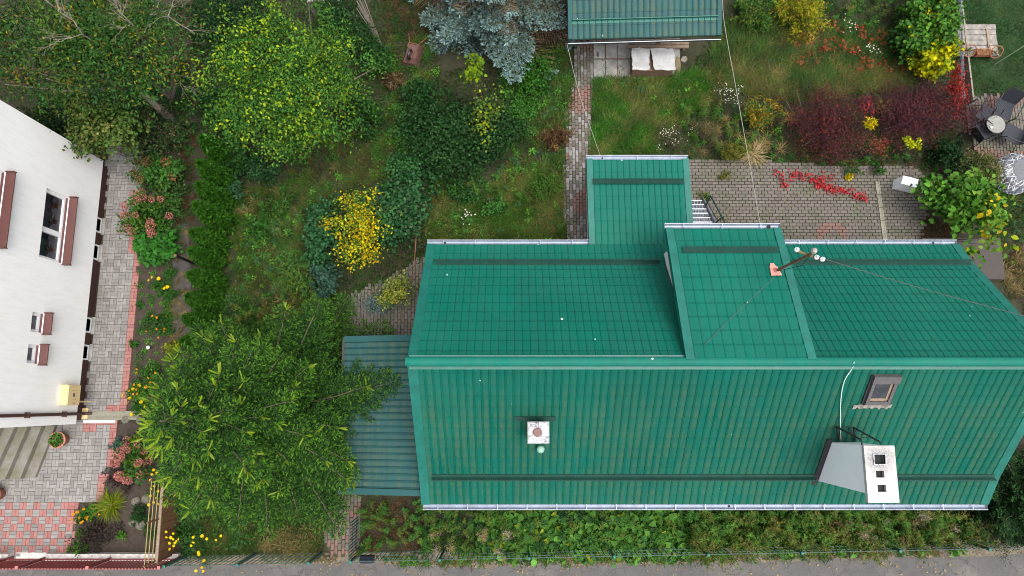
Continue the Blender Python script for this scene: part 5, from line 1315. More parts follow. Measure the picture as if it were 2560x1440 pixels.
shrub('currant_bush', 'loose pale green bush between hydrangeas and hedge', 'shrub', 430, 480, .5, .8, 40, 22, .075, .06, G_MID + [(.08, .13, .05)], None, .9, smat='bark_grey')
shrub('hydrangea', 'pink mophead hydrangea half under the spruce', 'hydrangea', 336, 1150, .46, 1.0, 50, 22, .09, .06, G_MID + [(.12, .16, .02)], None, .62, oval=True, extra=hyd_extra(HD_PINK, 20))
def scatter(root, cc, me, n, s):
    top = cc[np.argsort(-cc[:, 2])][:max(4, int(len(cc) * .6))]; q = top[rng.integers(len(top), size=n)] + rng.normal(size=(n, 3)) * [.09, .09, .03] + [0, 0, .12]
    flowers(root, q, me, s)
def spots(root, c, rad, me, n, lift=.05, s=1.0):
    u = randu(n); u[:, 2] = np.abs(u[:, 2]) * .6 + .4; flowers(root, [c + q * rad + np.array([0, 0, lift]) for q in u], me, s)
low = [
 ('marigolds', 'low plant with small yellow flowers below green hydrangea', 400, 712, .32, .35, G_MID, FL_Y, 5), ('marigolds', 'marigold clump with yellow flowers in middle of bed', 395, 815, .45, .4, G_MID, FL_O, 9),
 ('marigolds', 'marigolds with orange flowers near the gutter stone', 365, 955, .5, .45, G_MID + G_LIGHT, FL_O, 14), ('marigolds', 'marigolds with yellow flowers at the walk edge', 340, 985, .35, .3, G_LIGHT, FL_Y, 6),
 ('marigolds', 'orange marigolds at the corner of checkered paving', 203, 1292, .2, .3, G_MID, FL_O, 9), ('marigolds', 'orange marigolds along the upper bed border', 228, 1278, .32, .25, G_LIGHT, FL_O, 5),
 ('bedding_plant', 'bright green low clump at lower left bed corner', 195, 1372, .3, .3, G_LIGHT + G_MID, None, 0), ('bedding_plant', 'green clump bordering the checkered paving', 203, 1330, .18, .22, G_LIGHT, None, 0),
 ('bedding_plant', 'thin green edging clump along the brown soil bed', 352, 760, .12, .2, G_MID, None, 0), ('bedding_plant', 'low edging clump below the walk border', 336, 860, .14, .2, G_MID, None, 0),
 ('bedding_plant', 'green clump on the far side of the soil bed', 425, 740, .2, .3, G_MID, None, 0), ('bedding_plant', 'leafy clump right of the soil bed beside weed fabric', 425, 680, .18, .3, G_MID, None, 0),
 ('heuchera', 'dark purple leaved mound beside the pink mophead hydrangea', 305, 1195, .42, .35, [(.03, .018, .022), (.05, .025, .028), (.035, .035, .02)], None, 0), ('heuchera', 'broad dark purple mound in the front bed', 245, 1345, .62, .35, [(.028, .02, .02), (.045, .028, .028), (.03, .03, .018)], None, 0),
 ('sedum', 'blue green low juniper at the yard edge', 300, 1115, .3, .25, [(.08, .14, .13), (.06, .11, .1), (.05, .1, .06)], None, 0), ('dwarf_shrub', 'dark leafy dwarf shrub among stones in front bed', 345, 1285, .3, .4, G_DARK, None, 0),
 ('moss_cushion', 'fine green cushion plant by the brown board fence', 378, 1325, .36, .32, [(.02, .075, .022), (.03, .095, .025)], None, 0), ('bedding_plant', 'small bright rosette alone on the bare soil', 305, 1337, .14, .18, G_LIGHT, None, 0),
 ('yellow_shrub', 'small yellow leaved shrub beside the lowest thuja', 437, 868, .32, .6, [(.3, .28, .03), (.2, .22, .03), (.12, .16, .03)], None, 0), ('bedding_plant', 'mixed weeds at the gutter stone end', 345, 1020, .25, .25, G_MID, FL_Y, 3)]
for nm, lb, px, py, r, h, pal, fl, nf in low:
    n = int(60 * r / .3); fine = nm == 'moss_cushion'
    shrub(nm, lb, 'plant', px, py, r, h, max(14, n // 2), 30 if fine else 18, .045 if fine else .07, .012 if fine else .035, pal, None, r * .85, .5, None, False, .8, stems=4, extra=(lambda root, c, rad, cc, fl=fl, nf=nf: spots(root, c, rad, fl, nf)) if fl else None)
def grass_clump(name, label, px, py, L, n, pal, fl=None, W=.012):
    q = P(px, py, 0); root = thing(name, q, label, 'ornamental grass'); nb = NB(); place(nb, proto_tuft(n, L, W, pal, .9), q.x, q.y, 0, 1.0); nb.build('blades', M['leaf'], root)
    mb = MB().lathe(q, [(.06, 0), (.05, .06), (.01, .08)], 8); mb.build('crown', M['bark'], root)
    return root
grass_clump('daylily', 'arching yellow green daylily tuft at the yard corner', 280, 1262, .62, 170, [(.16, .20, .02), (.10, .17, .02), (.22, .22, .03)])
# coneflowers by the board fence
for (lb, pts) in (('yellow coneflowers leaning through the board fence wires', [(384, 1175), (380, 1186), (376, 1200), (392, 1182), (385, 1215), (378, 1222), (395, 1228), (376, 1240), (390, 1245), (384, 1256), (372, 1262), (396, 1260), (400, 1198), (405, 1272)]),
                  ('yellow coneflowers above the lower board fence end', [(415, 1330), (433, 1334), (416, 1343), (427, 1344), (433, 1348), (441, 1353), (437, 1357), (424, 1358), (434, 1365), (424, 1373), (446, 1348)]),
                  ('yellow coneflowers in front of the spruce by the fence', [(483, 1343), (505, 1340), (517, 1347), (540, 1350), (552, 1340), (478, 1364), (483, 1356), (496, 1381), (497, 1386), (510, 1402), (505, 1419), (490, 1427), (508, 1428)]),
                  ('yellow coneflowers between spruce branches and board fence', [(437, 1189), (440, 1188), (454, 1195), (428, 1188), (418, 1198), (480, 1196)])):
    ps = [P(x, y, .9) for x, y in pts]; b = P(sum(p[0] for p in pts) / len(pts) + 18, sum(p[1] for p in pts) / len(pts) - 14, 0); root = thing('coneflower', b, lb, 'flowers')
    mb = MB()
    for p in ps: g0 = b + Vector(rng.normal(size=3) * .12); g0.z = 0; mb.tube([g0, g0.lerp(p, .6) + Vector((0, 0, .1)), p], .006, 4, False)
    mb.build('stems', plain('green_stem', (.05, .09, .02), .7), root); flowers(root, ps, FL_Y, .8, .3)
    nb = NB()
    for k in range(9): place(nb, proto_bunch(26, .18, .25, .09, .04, G_MID), b.x + rng.normal() * .2, b.y + rng.normal() * .2, rng.random() * .3)
    nb.build('foliage', M['leaf'], root)
# plant in pots
for (root, b, r, h), n in ((pot_a, 120), (pot_b, 90)):
    u = randu(n); u[:, 2] = np.abs(u[:, 2]); nb = NB(); nb.add(*leafset(np.array(b) + u * [r * .8, r * .8, .14] + [0, 0, h * .9], u, .07, .055, G_MID + G_LIGHT, None, 1.0, True)); nb.build('plant', M['leaf'], root)
for i, (x, y, z) in enumerate(pots):
    root = thing('potted_agave', (x, y, z), ['striped potted succulent in the lower window pane', 'middle striped potted succulent in the large window', 'topmost striped potted succulent in the large window'][i], 'potted plant')
    MB().lathe((x, y, z), [(.05, 0), (.065, .1), (.06, .1), (.055, .08), (.01, .08)], 14).build('pot', M['terra'], root)
    nb = NB(); place(nb, proto_rosette(16, .2, .03, [(.06, .12, .05), (.25, .27, .12)], 1.3, 2, .05), x, y, z + .08, .85); nb.build('leaves', M['leaf'], root)
# --- middle garden
shrub('dark_shrub', 'dark broadleaf shrub mass at top left of the pear tree', 'shrub', 575, 60, 1.2, 2.2, 130, 40, .10, .05, G_DEEP + G_DARK[:2], None, 1.4)
shrub('dark_shrub', 'dark shrub behind the pear tree at the top edge', 'shrub', 860, 60, 1.0, 1.9, 90, 38, .09, .045, G_DARK, None, 1.2)
shrub('elder_bush', 'green bush leaning against the bundle of poles', 'shrub', 930, 150, .55, 1.3, 60, 34, .08, .04, G_DARK + G_MID[:1], None, .9)
shrub('rose_bush', 'broad leaved bush between pear tree and top thujas', 'shrub', 545, 285, .6, 1.0, 50, 26, .10, .075, G_MID[:2] + G_DARK, None, .7, oval=True)
shrub('elder_bush', 'leafy elder growing over the upper thujas', 'shrub', 590, 395, .7, 1.1, 60, 26, .10, .06, G_MID[:2] + G_DARK[1:], None, .6)
shrub('elder_bush', 'small bluish elder sprouting beside the third thuja', 'shrub', 575, 475, .36, .7, 26, 22, .11, .05, [(.05, .12, .06), (.04, .10, .045)], None, .3)
shrub('elder_bush', 'pale sprout between hedge and meadow', 'shrub', 578, 748, .16, .4, 12, 14, .09, .045, [(.09, .15, .09), (.06, .12, .06)], None, .15)
shrub('ivy_mound', 'big dark ivy mound in the garden centre', 'ivy', 1140, 345, 1.75, 1.5, 420, 36, .085, .07, G_DEEP[1:] + G_DARK + [(.05, .115, .035)], [4, 4, 3, 4, 3, 2.2], 1.35, .45, .17, shell=.45, jag=.7)
shrub('hop_vine', 'yellow green vine creeping over the ivy mound', 'vine', 1212, 280, .34, 1.9, 30, 13, .08, .065, [(.13, .19, .03), (.30, .32, .03), (.07, .13, .03), (.05, .1, .03)], None, .85, .85, .13, True, 1.0, flat=.1)
shrub('hop_vine', 'light green vine climbing the lower blue spruce branches', 'vine', 1183, 175, .2, 2.4, 26, 9, .11, .09, [(.11, .19, .02), (.17, .25, .02), (.08, .14, .02)], None, .48, .9, .1, True, 1.0, flat=.1)
shrub('maple_seedling', 'fresh green bushy seedlings left of the ivy mound', 'shrub', 1010, 425, .55, .9, 60, 24, .085, .05, [(.04, .12, .035), (.05, .14, .05), (.03, .09, .03)], None, .95)
shrub('maple_seedling', 'fresh green seedlings above the ivy mound left side', 'shrub', 1000, 335, .4, .7, 36, 22, .08, .045, [(.05, .13, .03), (.07, .16, .03)], None, .5)
shrub('currant_bush', 'dark green lobed bush left of the yellow shrub', 'shrub', 800, 590, .6, 1.1, 80, 22, .105, .085, [(.03, .10, .04), (.042, .125, .05), (.022, .075, .028)], None, 1.0)
shrub('currant_bush', 'large green lobed bush right of the yellow shrub', 'shrub', 1005, 540, .9, 1.5, 150, 24, .11, .09, [(.028, .09, .034), (.042, .12, .044), (.02, .065, .024), (.09, .09, .05)], [4, 4, 3, .5], 1.25)
shrub('currant_bush', 'blue green lobed bush below the yellow shrub left', 'shrub', 818, 690, .42, .8, 40, 20, .105, .08, [(.035, .08, .055), (.045, .10, .07)], None, .5)
shrub('golden_shrub', 'shrub with bright yellow autumn leaves beside the house', 'shrub', 905, 590, .9, 1.7, 130, 24, .07, .05, YEL + [(.26, .34, .05)] + G_MID[1:], [3, 3, 2, 2.5, 3, 3.5, 3.5], 1.25, .75, .13, flat=.35, jag=.9)
shrub('golden_shrub', 'loose variegated shrub below the bright yellow one', 'shrub', 985, 725, .55, .9, 60, 22, .07, .045, [(.3, .33, .06), (.2, .26, .06), (.4, .38, .10), (.06, .13, .03)], None, .5)
shrub('creeping_juniper', 'blue grey creeping juniper on the corner paving', 'shrub', 950, 755, .62, .4, 70, 26, .06, .018, [(.13, .20, .19), (.17, .25, .24), (.09, .14, .12)], None, .3)
shrub('goldenrod', 'brownish goldenrod clump above the spruce', 'plant', 720, 790, .75, 1.0, 90, 26, .09, .022, [(.09, .10, .025), (.13, .11, .04), (.05, .09, .02), (.16, .12, .06)], None, .55)
shrub('dead_fern', 'rust brown dried fern beside the garden path', 'fern', 1388, 352, .5, .5, 50, 26, .10, .024, BROWN + [(.2, .12, .05)], None, .36)
shrub('dead_fern', 'dry dark tangle left of the wheelbarrow path', 'plant', 985, 195, .4, .5, 40, 26, .10, .02, BROWN + TAN[:1], None, .4)
shrub('bramble', 'bramble thicket under the right side of the pear tree', 'shrub', 905, 290, .8, .8, 90, 24, .085, .06, G_MID + G_DARK, None, .7)
shrub('bramble', 'low bramble left of the ivy mound below the seedlings', 'shrub', 985, 490, .45, .6, 50, 22, .08, .06, G_MID[:2] + G_DARK[1:], None, .4)
shrub('bramble', 'dark bramble under the lower pear tree edge', 'shrub', 660, 420, .75, .6, 70, 24, .085, .06, [(.03, .085, .035), (.04, .10, .04)] + G_DARK, None, .35)
shrub('bramble', 'leafy bramble above the ivy mound near the wheelbarrow', 'shrub', 1060, 235, .6, .7, 60, 22, .08, .06, G_DARK + G_MID[:1], None, .45)
shrub('bramble', 'fresh green bramble between ivy mound and garden path', 'shrub', 1345, 190, .7, .7, 80, 24, .09, .06, [(.035, .115, .018), (.05, .145, .024), (.025, .08, .014)], None, .85)
shrub('bramble', 'green weeds thicket beside the upper ivy mound', 'shrub', 1310, 270, .55, .6, 60, 22, .10, .04, [(.04, .125, .024), (.055, .155, .03)], None, .5)
shrub('lupin', 'lupin clump left of the blue green bush', 'plant', 735, 680, .6, .7, 60, 18, .12, .03, [(.05, .125, .035), (.07, .155, .04), (.10, .15, .03)], None, .6)
shrub('lupin', 'small lupin rosettes below the dark lobed bush', 'plant', 800, 655, .4, .5, 30, 16, .12, .03, [(.05, .12, .04), (.035, .095, .03)], None, .3)
shrub('bramble', 'green bramble patch in the dry grass above the left gutter', 'shrub', 1230, 520, .45, .5, 40, 20, .09, .05, [(.045, .13, .03), (.06, .155, .035)] + G_MID[:1], None, .3)
shrub('bramble', 'leafy patch between ivy mound and dry grass', 'shrub', 1150, 480, .7, .5, 60, 22, .085, .055, G_DARK + G_MID[:2], None, .3)
shrub('bramble', 'weedy green patch beside the path below the dried fern', 'shrub', 1370, 470, .5, .5, 50, 22, .09, .03, [(.05, .125, .024), (.075, .14, .03)], None, .6)
shrub('bramble', 'broad green weed patch beside the middle thujas', 'shrub', 640, 560, .45, .4, 40, 20, .09, .045, G_MID, None, .5)
shrub('bramble', 'green weed patch left of the dark lobed bush', 'shrub', 700, 500, .6, .4, 40, 18, .09, .04, G_MID + [(.08, .12, .03)], None, .35)
# --- right garden
shrub('goldenrod', 'yellow goldenrod thicket at the top edge right of the shed', 'plant', 2005, 40, .9, 1.2, 110, 30, .10, .028, [(.30, .27, .03), (.22, .25, .03), (.12, .18, .02), (.36, .27, .06)], None, .6)
shrub('goldenrod', 'green goldenrod stand beside the shed corner', 'plant', 1890, 40, .7, .9, 60, 28, .10, .03, G_MID + [(.1, .15, .03)], None, .6)
def leafy(pal, w): return dict(pal=pal, w=w)
shrub('maple_bush', 'green and yellow maple bush by the lawn fence', 'shrub', 2315, 55, .85, 1.7, 160, 28, .11, .085, G_MID + G_LIGHT + YEL[:1], [1, 2, 4, 6, 5, 5, 1.2], 1.0, oval=True)
shrub('maple_bush', 'lemon yellow maple bush below the green one', 'shrub', 2330, 135, .66, 1.3, 110, 22, .11, .085, [(.42, .40, .02), (.5, .45, .02), (.24, .30, .02), (.07, .14, .02)], [4, 3, 3, 2.5], .65, oval=True)
shrub('maple_bush', 'small dark green bush left of the lemon yellow maple', 'shrub', 2265, 90, .5, 1.1, 50, 24, .10, .075, G_MID[:2] + G_DARK, None, .8, oval=True)
shrub('barberry', 'dark purple barberry mass left part of hedge', 'barberry', 2065, 315, 1.85, 1.25, 460, 42, .05, .022, PURP + [(.2, .035, .028), (.05, .065, .022), (.17, .07, .03)], [4, 3, 3, 3, 3, 1.6, 1.6], 1.15, .5, .17, shell=.3, up=.3, smat='bark', stems=26, lobes=10)
shrub('barberry', 'plum purple barberry mass beside the lawn', 'barberry', 2305, 278, 1.5, 1.4, 420, 42, .05, .022, PURP[:2] + PURP[3:] + [(.19, .035, .03), (.14, .06, .03)], [4, 4, 4, 2, 1], 1.25, .5, .17, shell=.3, up=.3, smat='bark', stems=26, lobes=10)
shrub('red_creeper', 'scarlet creeper between the two barberry masses', 'creeper', 2165, 262, .42, 1.45, 34, 16, .055, .04, RED + PURP, None, .22, .9, .14, flat=.1)
shrub('red_creeper', 'red creeper spilling over the lawn fence', 'creeper', 2392, 220, .2, 1.2, 50, 18, .06, .05, RED, None, 1.05, .8, flat=.3)
shrub('red_creeper', 'orange red creeper low in the barberry', 'creeper', 2190, 368, .8, .9, 44, 14, .055, .035, RED[2:] + RUSSET + PURP[:2] + [(.2, .14, .03)], None, .3, .9, flat=.1)
shrub('weed_plant', 'yellow star shaped weed top on the barberry', 'plant', 2178, 306, .2, 1.5, 8, 14, .12, .03, YEL, None, .16, .95, flat=.08)
shrub('yellow_shoot', 'lime yellow shoots at the lower barberry edge', 'plant', 2278, 358, .3, 1.0, 18, 16, .07, .055, [(.45, .45, .03), (.3, .36, .03)], None, .2, .9, flat=.1)
shrub('holly_bush', 'dark glossy bush below the plum barberry', 'shrub', 2365, 385, .55, .9, 60, 26, .08, .06, G_DEEP + G_DARK[:1], None, .5)
shrub('knotweed', 'big leaved knotweed beside the white box', 'shrub', 2405, 490, .95, 1.8, 150, 13, .165, .115, [(.055, .15, .022), (.075, .19, .03), (.04, .11, .02), (.12, .22, .04)], None, .9, .65, .2, True, 1.0, flat=.4, shell=.4)
shrub('knotweed', 'yellowing knotweed shoots over the right roof corner', 'shrub', 2480, 560, .45, 2.2, 22, 6, .16, .11, [(.45, .34, .02), (.14, .24, .03), (.06, .15, .03), (.08, .17, .03)], None, .95, .85, .15, True, 1.0, flat=.15)
shrub('knotweed', 'few knotweed leaves above the felt slab', 'shrub', 2420, 640, .4, 2.0, 12, 4, .16, .11, [(.04, .12, .02), (.05, .14, .02), (.2, .26, .03)], None, .35, .9, .1, True, 1.0, flat=.1, stems=3)
shrub('thorn_shrub', 'tangled olive shrub below the garden chairs', 'shrub', 2465, 425, .75, 1.1, 90, 26, .07, .035, [(.09, .12, .03), (.13, .15, .04), (.06, .09, .025), (.14, .11, .06)], None, .6, smat='bark_grey', stems=22)
shrub('aster_patch', 'white asters flowering in the middle of the meadow', 'flowers', 1822, 245, .55, .7, 50, 20, .06, .015, [(.05, .08, .03), (.08, .08, .04)], None, .35, extra=lambda root, c, rad, cc: scatter(root, cc, FL_W, 60, .62))
shrub('aster_patch', 'pale asters gone to seed above the porch gutter', 'flowers', 1672, 340, .65, .6, 50, 20, .06, .015, [(.07, .08, .04), (.14, .12, .08)], None, .55, extra=lambda root, c, rad, cc: scatter(root, cc, FL_W, 64, .6))
shrub('aster_patch', 'white asters scattered near the top meadow', 'flowers', 2108, 75, .3, .6, 16, 14, .06, .015, G_MID, None, .25, extra=lambda root, c, rad, cc: scatter(root, cc, FL_W, 22, .7))
shrub('aster_patch', 'white asters among red leaves near the barberry', 'flowers', 2158, 128, .32, .6, 16, 14, .06, .015, G_MID, None, .32, extra=lambda root, c, rad, cc: scatter(root, cc, FL_W, 26, .7))
shrub('aster_patch', 'brown seeding asters between meadow and barberry', 'flowers', 1760, 330, .6, .6, 50, 20, .07, .015, [(.10, .08, .045), (.15, .12, .07), (.06, .06, .03)], None, .5)
shrub('aster_patch', 'white asters in dry grass left of the porch', 'flowers', 1165, 550, .2, .4, 10, 12, .06, .015, G_MID, None, .2, extra=lambda root, c, rad, cc: scatter(root, cc, FL_W, 14, .9))
shrub('goldenrod', 'orange topped goldenrod left of the barberry', 'plant', 1900, 290, .55, 1.0, 60, 24, .10, .03, [(.06, .13, .03), (.32, .2, .03), (.05, .11, .03)], None, .5)
shrub('goldenrod', 'olive goldenrod at the upper patio edge', 'plant', 1835, 375, .5, .7, 50, 22, .10, .022, [(.14, .15, .03), (.2, .18, .05), (.08, .12, .02)], None, .3)
grass_clump('straw_tuft', 'straw coloured grass tuft at patio edge beside cable', 1880, 390, .6, 150, TAN + [(.2, .2, .06)])
grass_clump('straw_tuft', 'fox brown tuft in left part of barberry', 1970, 298, .4, 60, [(.34, .22, .08), (.28, .2, .07)], W=.014)
grass_clump('straw_tuft', 'yellow green spiky tuft right in the barberry', 2205, 272, .45, 60, [(.3, .25, .08), (.22, .24, .06)], W=.014)
shrub('weed_plant', 'leafy weed growing out of the upper patio', 'plant', 2140, 425, .22, .4, 12, 16, .10, .025, G_MID + G_LIGHT, None, .35)
shrub('weed_plant', 'yellow flowering weed on the patio edge', 'plant', 2124, 443, .14, .25, 6, 14, .07, .04, YEL[:2], None, .1)
shrub('weed_plant', 'weed in the drain channel head', 'plant', 2195, 430, .2, .5, 12, 16, .09, .03, G_DARK + G_MID, None, .35)
shrub('weed_plant', 'weed tuft at the foot of the grating steps', 'plant', 1765, 490, .2, .3, 10, 16, .09, .02, [(.12, .16, .03), (.08, .12, .02)], None, .16)
shrub('weed_plant', 'dry weed clump on the patio left of cable', 'plant', 1815, 440, .2, .3, 10, 14, .09, .02, [(.14, .12, .03), (.1, .12, .02)], None, .15)
# creeper streak on the patio: runners with leaves
cr = thing('red_creeper', P(2050, 455, .03), 'scarlet creeper trailing across the patio paving', 'creeper')
nb = NB(); mb = MB()
for line, n, wd in (([(1940, 425), (1965, 470)], 60, 5), ([(1975, 436), (2030, 445), (2060, 468), (2110, 478), (2165, 500)], 360, 7), ([(2035, 450), (2090, 440)], 50, 7), ([(2040, 462), (2090, 480)], 60, 7)):
    ln = np.array(line, float); t = rng.random(n) * (len(ln) - 1); i = np.minimum(t.astype(int), len(ln) - 2); f = (t - i)[:, None]
    q = ln[i] * (1 - f) + ln[i + 1] * f + rng.normal(size=(n, 2)) * [wd, wd * .8]; p = np.array([P(x, y, .09 + .05 * rng.random()) for x, y in q])
    nb.add(*leafset(p, np.tile([0, 0, 1.], (n, 1)), .07, .05, [(.42, .04, .045), (.48, .07, .07), (.3, .025, .03)], None, 1.0)); mb.tube([P(x, y, .075) for x, y in line], .006, 4, False)
nb.build('foliage', M['leaf'], cr); mb.build('runner', M['bark'], cr)
# --- south-east conifer, corner yews
conifer('yew_tree', 'dark yew at the lower right corner of the house', P(2490, 1235, 0), 3.0, 1.3, G_DEEP, [(.03, .08, .02), (.022, .06, .018)], .15, .14, 9, (.09, .035), .09, lift=.6, taper=.5)
shrub('yew_bush', 'dark yew bush at the lower right picture edge', 'shrub', 2540, 1330, .8, 1.2, 120, 34, .07, .02, G_DEEP + [(.03, .07, .02)], None, .7)
# ---------------------------------------------------------------- masses nobody could count
G_MIDX, G_MID = G_MID, [tuple(1.3 * v for v in c) for c in G_MID]; G_LIGHTX, G_LIGHT = G_LIGHT, [tuple(1.25 * v for v in c) for c in G_LIGHT]   # BRIGHT young weeds
ros = [proto_rosette(pal=G_MID), proto_rosette(20, .18, .05, G_LIGHT), proto_rosette(30, .2, .03, [(.05, .12, .05), (.04, .10, .04)])]
stm = [proto_stem(pal=G_MID), proto_stem(1.0, 50, .12, .02, [(.07, .12, .025), (.1, .14, .03)]), proto_stem(.8, 40, .12, .022, G_DARK)]
gold = [proto_stem(1.0, 60, .15, .026, [(.06, .135, .028), (.10, .16, .03), (.045, .11, .02)], .3, [(.17, .15, .06), (.24, .2, .06)]), proto_stem(.9, 56, .15, .026, [(.05, .13, .025), (.085, .16, .03)], .3)]
dry = [proto_stem(.9, 14, .1, .016, TAN, .25, TAN, 90), proto_stem(1.0, 10, .1, .016, BROWN, .3, [(.40, .34, .26), (.33, .27, .2)], 100)]
bun = [proto_bunch(pal=G_MID), proto_bunch(50, .22, .25, .10, .075, G_LIGHT + G_MID), proto_bunch(60, .25, .25, .06, .035, G_DARK + G_MID[:1]), proto_bunch(46, .2, .22, .10, .08, [(.06, .14, .05), (.045, .11, .035)], None, True)]
big = [proto_bunch(26, .24, .3, .15, .13, [(.075, .19, .038), (.10, .235, .05), (.055, .14, .03)], None, True), proto_bunch(24, .24, .3, .14, .12, [(.08, .2, .07), (.06, .15, .045), (.28, .28, .035)], [3, 3, .6], True)]
tuf = [proto_tuft(40, .4, .009, [(.07, .10, .02), (.10, .11, .03)]), proto_tuft(40, .38, .009, [(.03, .085, .016), (.045, .11, .02)])]
duf = [proto_tuft(40, .42, .009, [(.22, .17, .08), (.17, .13, .06)]), proto_tuft(40, .4, .008, [(.15, .12, .05), (.10, .09, .03)])]
brw = [proto_bunch(50, .22, .16, .07, .022, BROWN), proto_tuft(40, .3, .008, BROWN)]
redl = [proto_bunch(18, .16, .08, .06, .045, RUSSET + RED[:1])]
flat_g = [proto_bunch(30, .2, .08, .05, .02, G_MID)]
GA = [(.04, .085, .016), (.055, .11, .02), (.03, .07, .013)]; GB = [(.11, .12, .035), (.16, .14, .055), (.07, .10, .025)]; GC = [(.10, .085, .035), (.14, .115, .05), (.07, .07, .02)]
W_MEADOW = [(590, 470), (780, 450), (900, 380), (1000, 300), (1010, 420), (900, 470), (830, 520), (760, 560), (760, 640), (830, 720), (880, 770), (850, 860), (590, 860)]
grass('meadow_grass', 'thin dry meadow grass between hedge and golden shrub', [W_MEADOW], 800, .2, [(.03, .075, .014), (.045, .10, .018)], [(.085, .085, .03), (.05, .075, .02)])
grass('meadow_grass', 'long tousled grass left of the garden path', [[(1080, 430), (1200, 480), (1330, 420), (1410, 390), (1415, 540), (1420, 610), (1070, 610), (1060, 520)]], 1500, .3, GA, GB)
grass('meadow_grass', 'lush green grass right of the garden path', [[(1484, 205), (1600, 200), (1760, 180), (1790, 250), (1700, 300), (1640, 380), (1480, 400)]], 1700, .26, [(.03, .10, .012), (.045, .13, .018), (.025, .075, .01)], [(.09, .12, .03), (.13, .13, .045)])
grass('meadow_grass', 'wind laid meadow grass below the goldenrod thicket', [[(1800, 60), (1950, 80), (2100, 60), (2250, 100), (2280, 190), (2230, 225), (2000, 260), (1860, 240), (1760, 200), (1780, 120)]], 1500, .3, [(.035, .075, .018), (.05, .095, .02)], [(.13, .12, .045), (.10, .10, .03)])
grass('meadow_grass', 'green grass left of the upper garden path', [[(1290, 150), (1430, 110), (1430, 210), (1415, 330), (1340, 380), (1290, 300)]], 1000, .3, GA, [(.09, .09, .03), (.05, .08, .02)])
grass('lawn_grass', 'short dark mown grass of the right neighbour', [[(2402, -10), (2570, -10), (2570, 246), (2470, 240), (2408, 235)]], 1500, .09, [(.010, .048, .007), (.015, .062, .009), (.008, .035, .006)], [(.02, .065, .012), (.045, .065, .018)], .7, .006)
grass('front_grass', 'shaded grass between spruce and green fence', [[(470, 1250), (700, 1240), (820, 1250), (805, 1380), (470, 1388)]], 900, .24, [(.025, .06, .012), (.04, .08, .018)], [(.12, .10, .05), (.08, .08, .03)])
grass('verge_grass', 'weedy grass along the road edge', [[(800, 1384), (830, 1392), (850, 1405), (790, 1412), (720, 1408), (640, 1404), (640, 1394)], [(925, 1390), (1200, 1384), (1700, 1378), (2350, 1362), (2330, 1388), (2000, 1400), (1500, 1410), (1000, 1414)]], 520, .2, GA, [(.10, .10, .03), (.12, .09, .04)])
grass('yard_grass', 'dark rough grass behind the felt slab', [[(2490, 480), (2570, 470), (2570, 720), (2500, 650)]], 300, .25, G_DARK, [(.06, .06, .02)])
grass('rough_grass', 'short rough grass and weeds filling the left garden', [[(480, -10), (1080, -10), (1100, 180), (1420, 110), (1415, 600), (1070, 600), (1060, 660), (870, 780), (850, 860), (590, 880), (600, 450), (490, 330)]], 420, .13, [(.022, .05, .011), (.035, .07, .016), (.016, .036, .009)], [(.04, .05, .015), (.03, .03, .013), (.028, .062, .014)], 1.2, .012)
grass('rough_grass', 'short rough grass and weeds filling the right garden', [[(1480, 200), (1700, 190), (1800, 60), (1820, -10), (2395, -10), (2395, 400), (2300, 410), (1740, 398), (1480, 400)]], 420, .13, [(.022, .05, .011), (.035, .07, .016), (.016, .036, .009)], [(.04, .05, .015), (.03, .03, .013), (.028, .062, .014)], 1.2, .012)
cover('tussocks', 'green and straw tussocks dotted over the garden meadows', [(W_MEADOW, 130, tuf * 2 + duf, (.3, .75)), ([(1080, 430), (1410, 400), (1415, 600), (1070, 600)], 90, tuf + duf, (.4, .9)), ([(1484, 210), (1760, 185), (1700, 300), (1480, 390)], 60, tuf[1:] * 2 + tuf + duf[1:], (.4, .8)), ([(1800, 70), (2250, 100), (2230, 220), (1800, 230)], 110, tuf * 2 + duf, (.4, .9))], 'grass')
grass('outer_grass', 'rough grass beyond the fences', [[(480, -400), (1400, -400), (1400, -10), (480, -10)], [(1830, -400), (2900, -400), (2900, -12), (1830, -12)], [(2572, 260), (3000, 260), (3000, 1340), (2572, 1340)]], 130, .2, [(.03, .06, .013), (.04, .075, .018)], [(.06, .06, .02), (.05, .04, .02)], 1.1, .02)
cover('leaf_litter', 'fallen yellow leaves scattered over the west meadow', [(W_MEADOW, 60, [leaves(rng.normal(size=(3, 3)) * [.2, .2, 0] + [0, 0, .06], rng.normal(size=(3, 3)) * [1, 1, .1], np.tile([0, 0, 1.], (3, 1)), .06, .04, colors(3, [(.24, .18, .05), (.16, .10, .04), (.26, .22, .1)]))], (.7, 1.3))], 'leaves')
cover('verge_leaves', 'fallen leaves along the road edge', [([(600, 1405), (1500, 1408), (2400, 1385), (2400, 1405), (1500, 1432), (600, 1432)], 90, [leaves(rng.normal(size=(2, 3)) * [.15, .15, 0] + [0, 0, .03], rng.normal(size=(2, 3)) * [1, 1, .1], np.tile([0, 0, 1.], (2, 1)), .07, .045, colors(2, [(.4, .33, .1), (.3, .2, .08), (.42, .38, .22)]))], (.7, 1.2)), ([(1750, 420), (2250, 430), (2200, 590), (1850, 590)], 26, [leaves(np.array([[0, 0, .08]]), np.array([[1., 0, .1]]), np.array([[0, 0, 1.]]), .06, .04, colors(1, [(.4, .3, .15)]))], (.6, 1.1))], 'leaves')
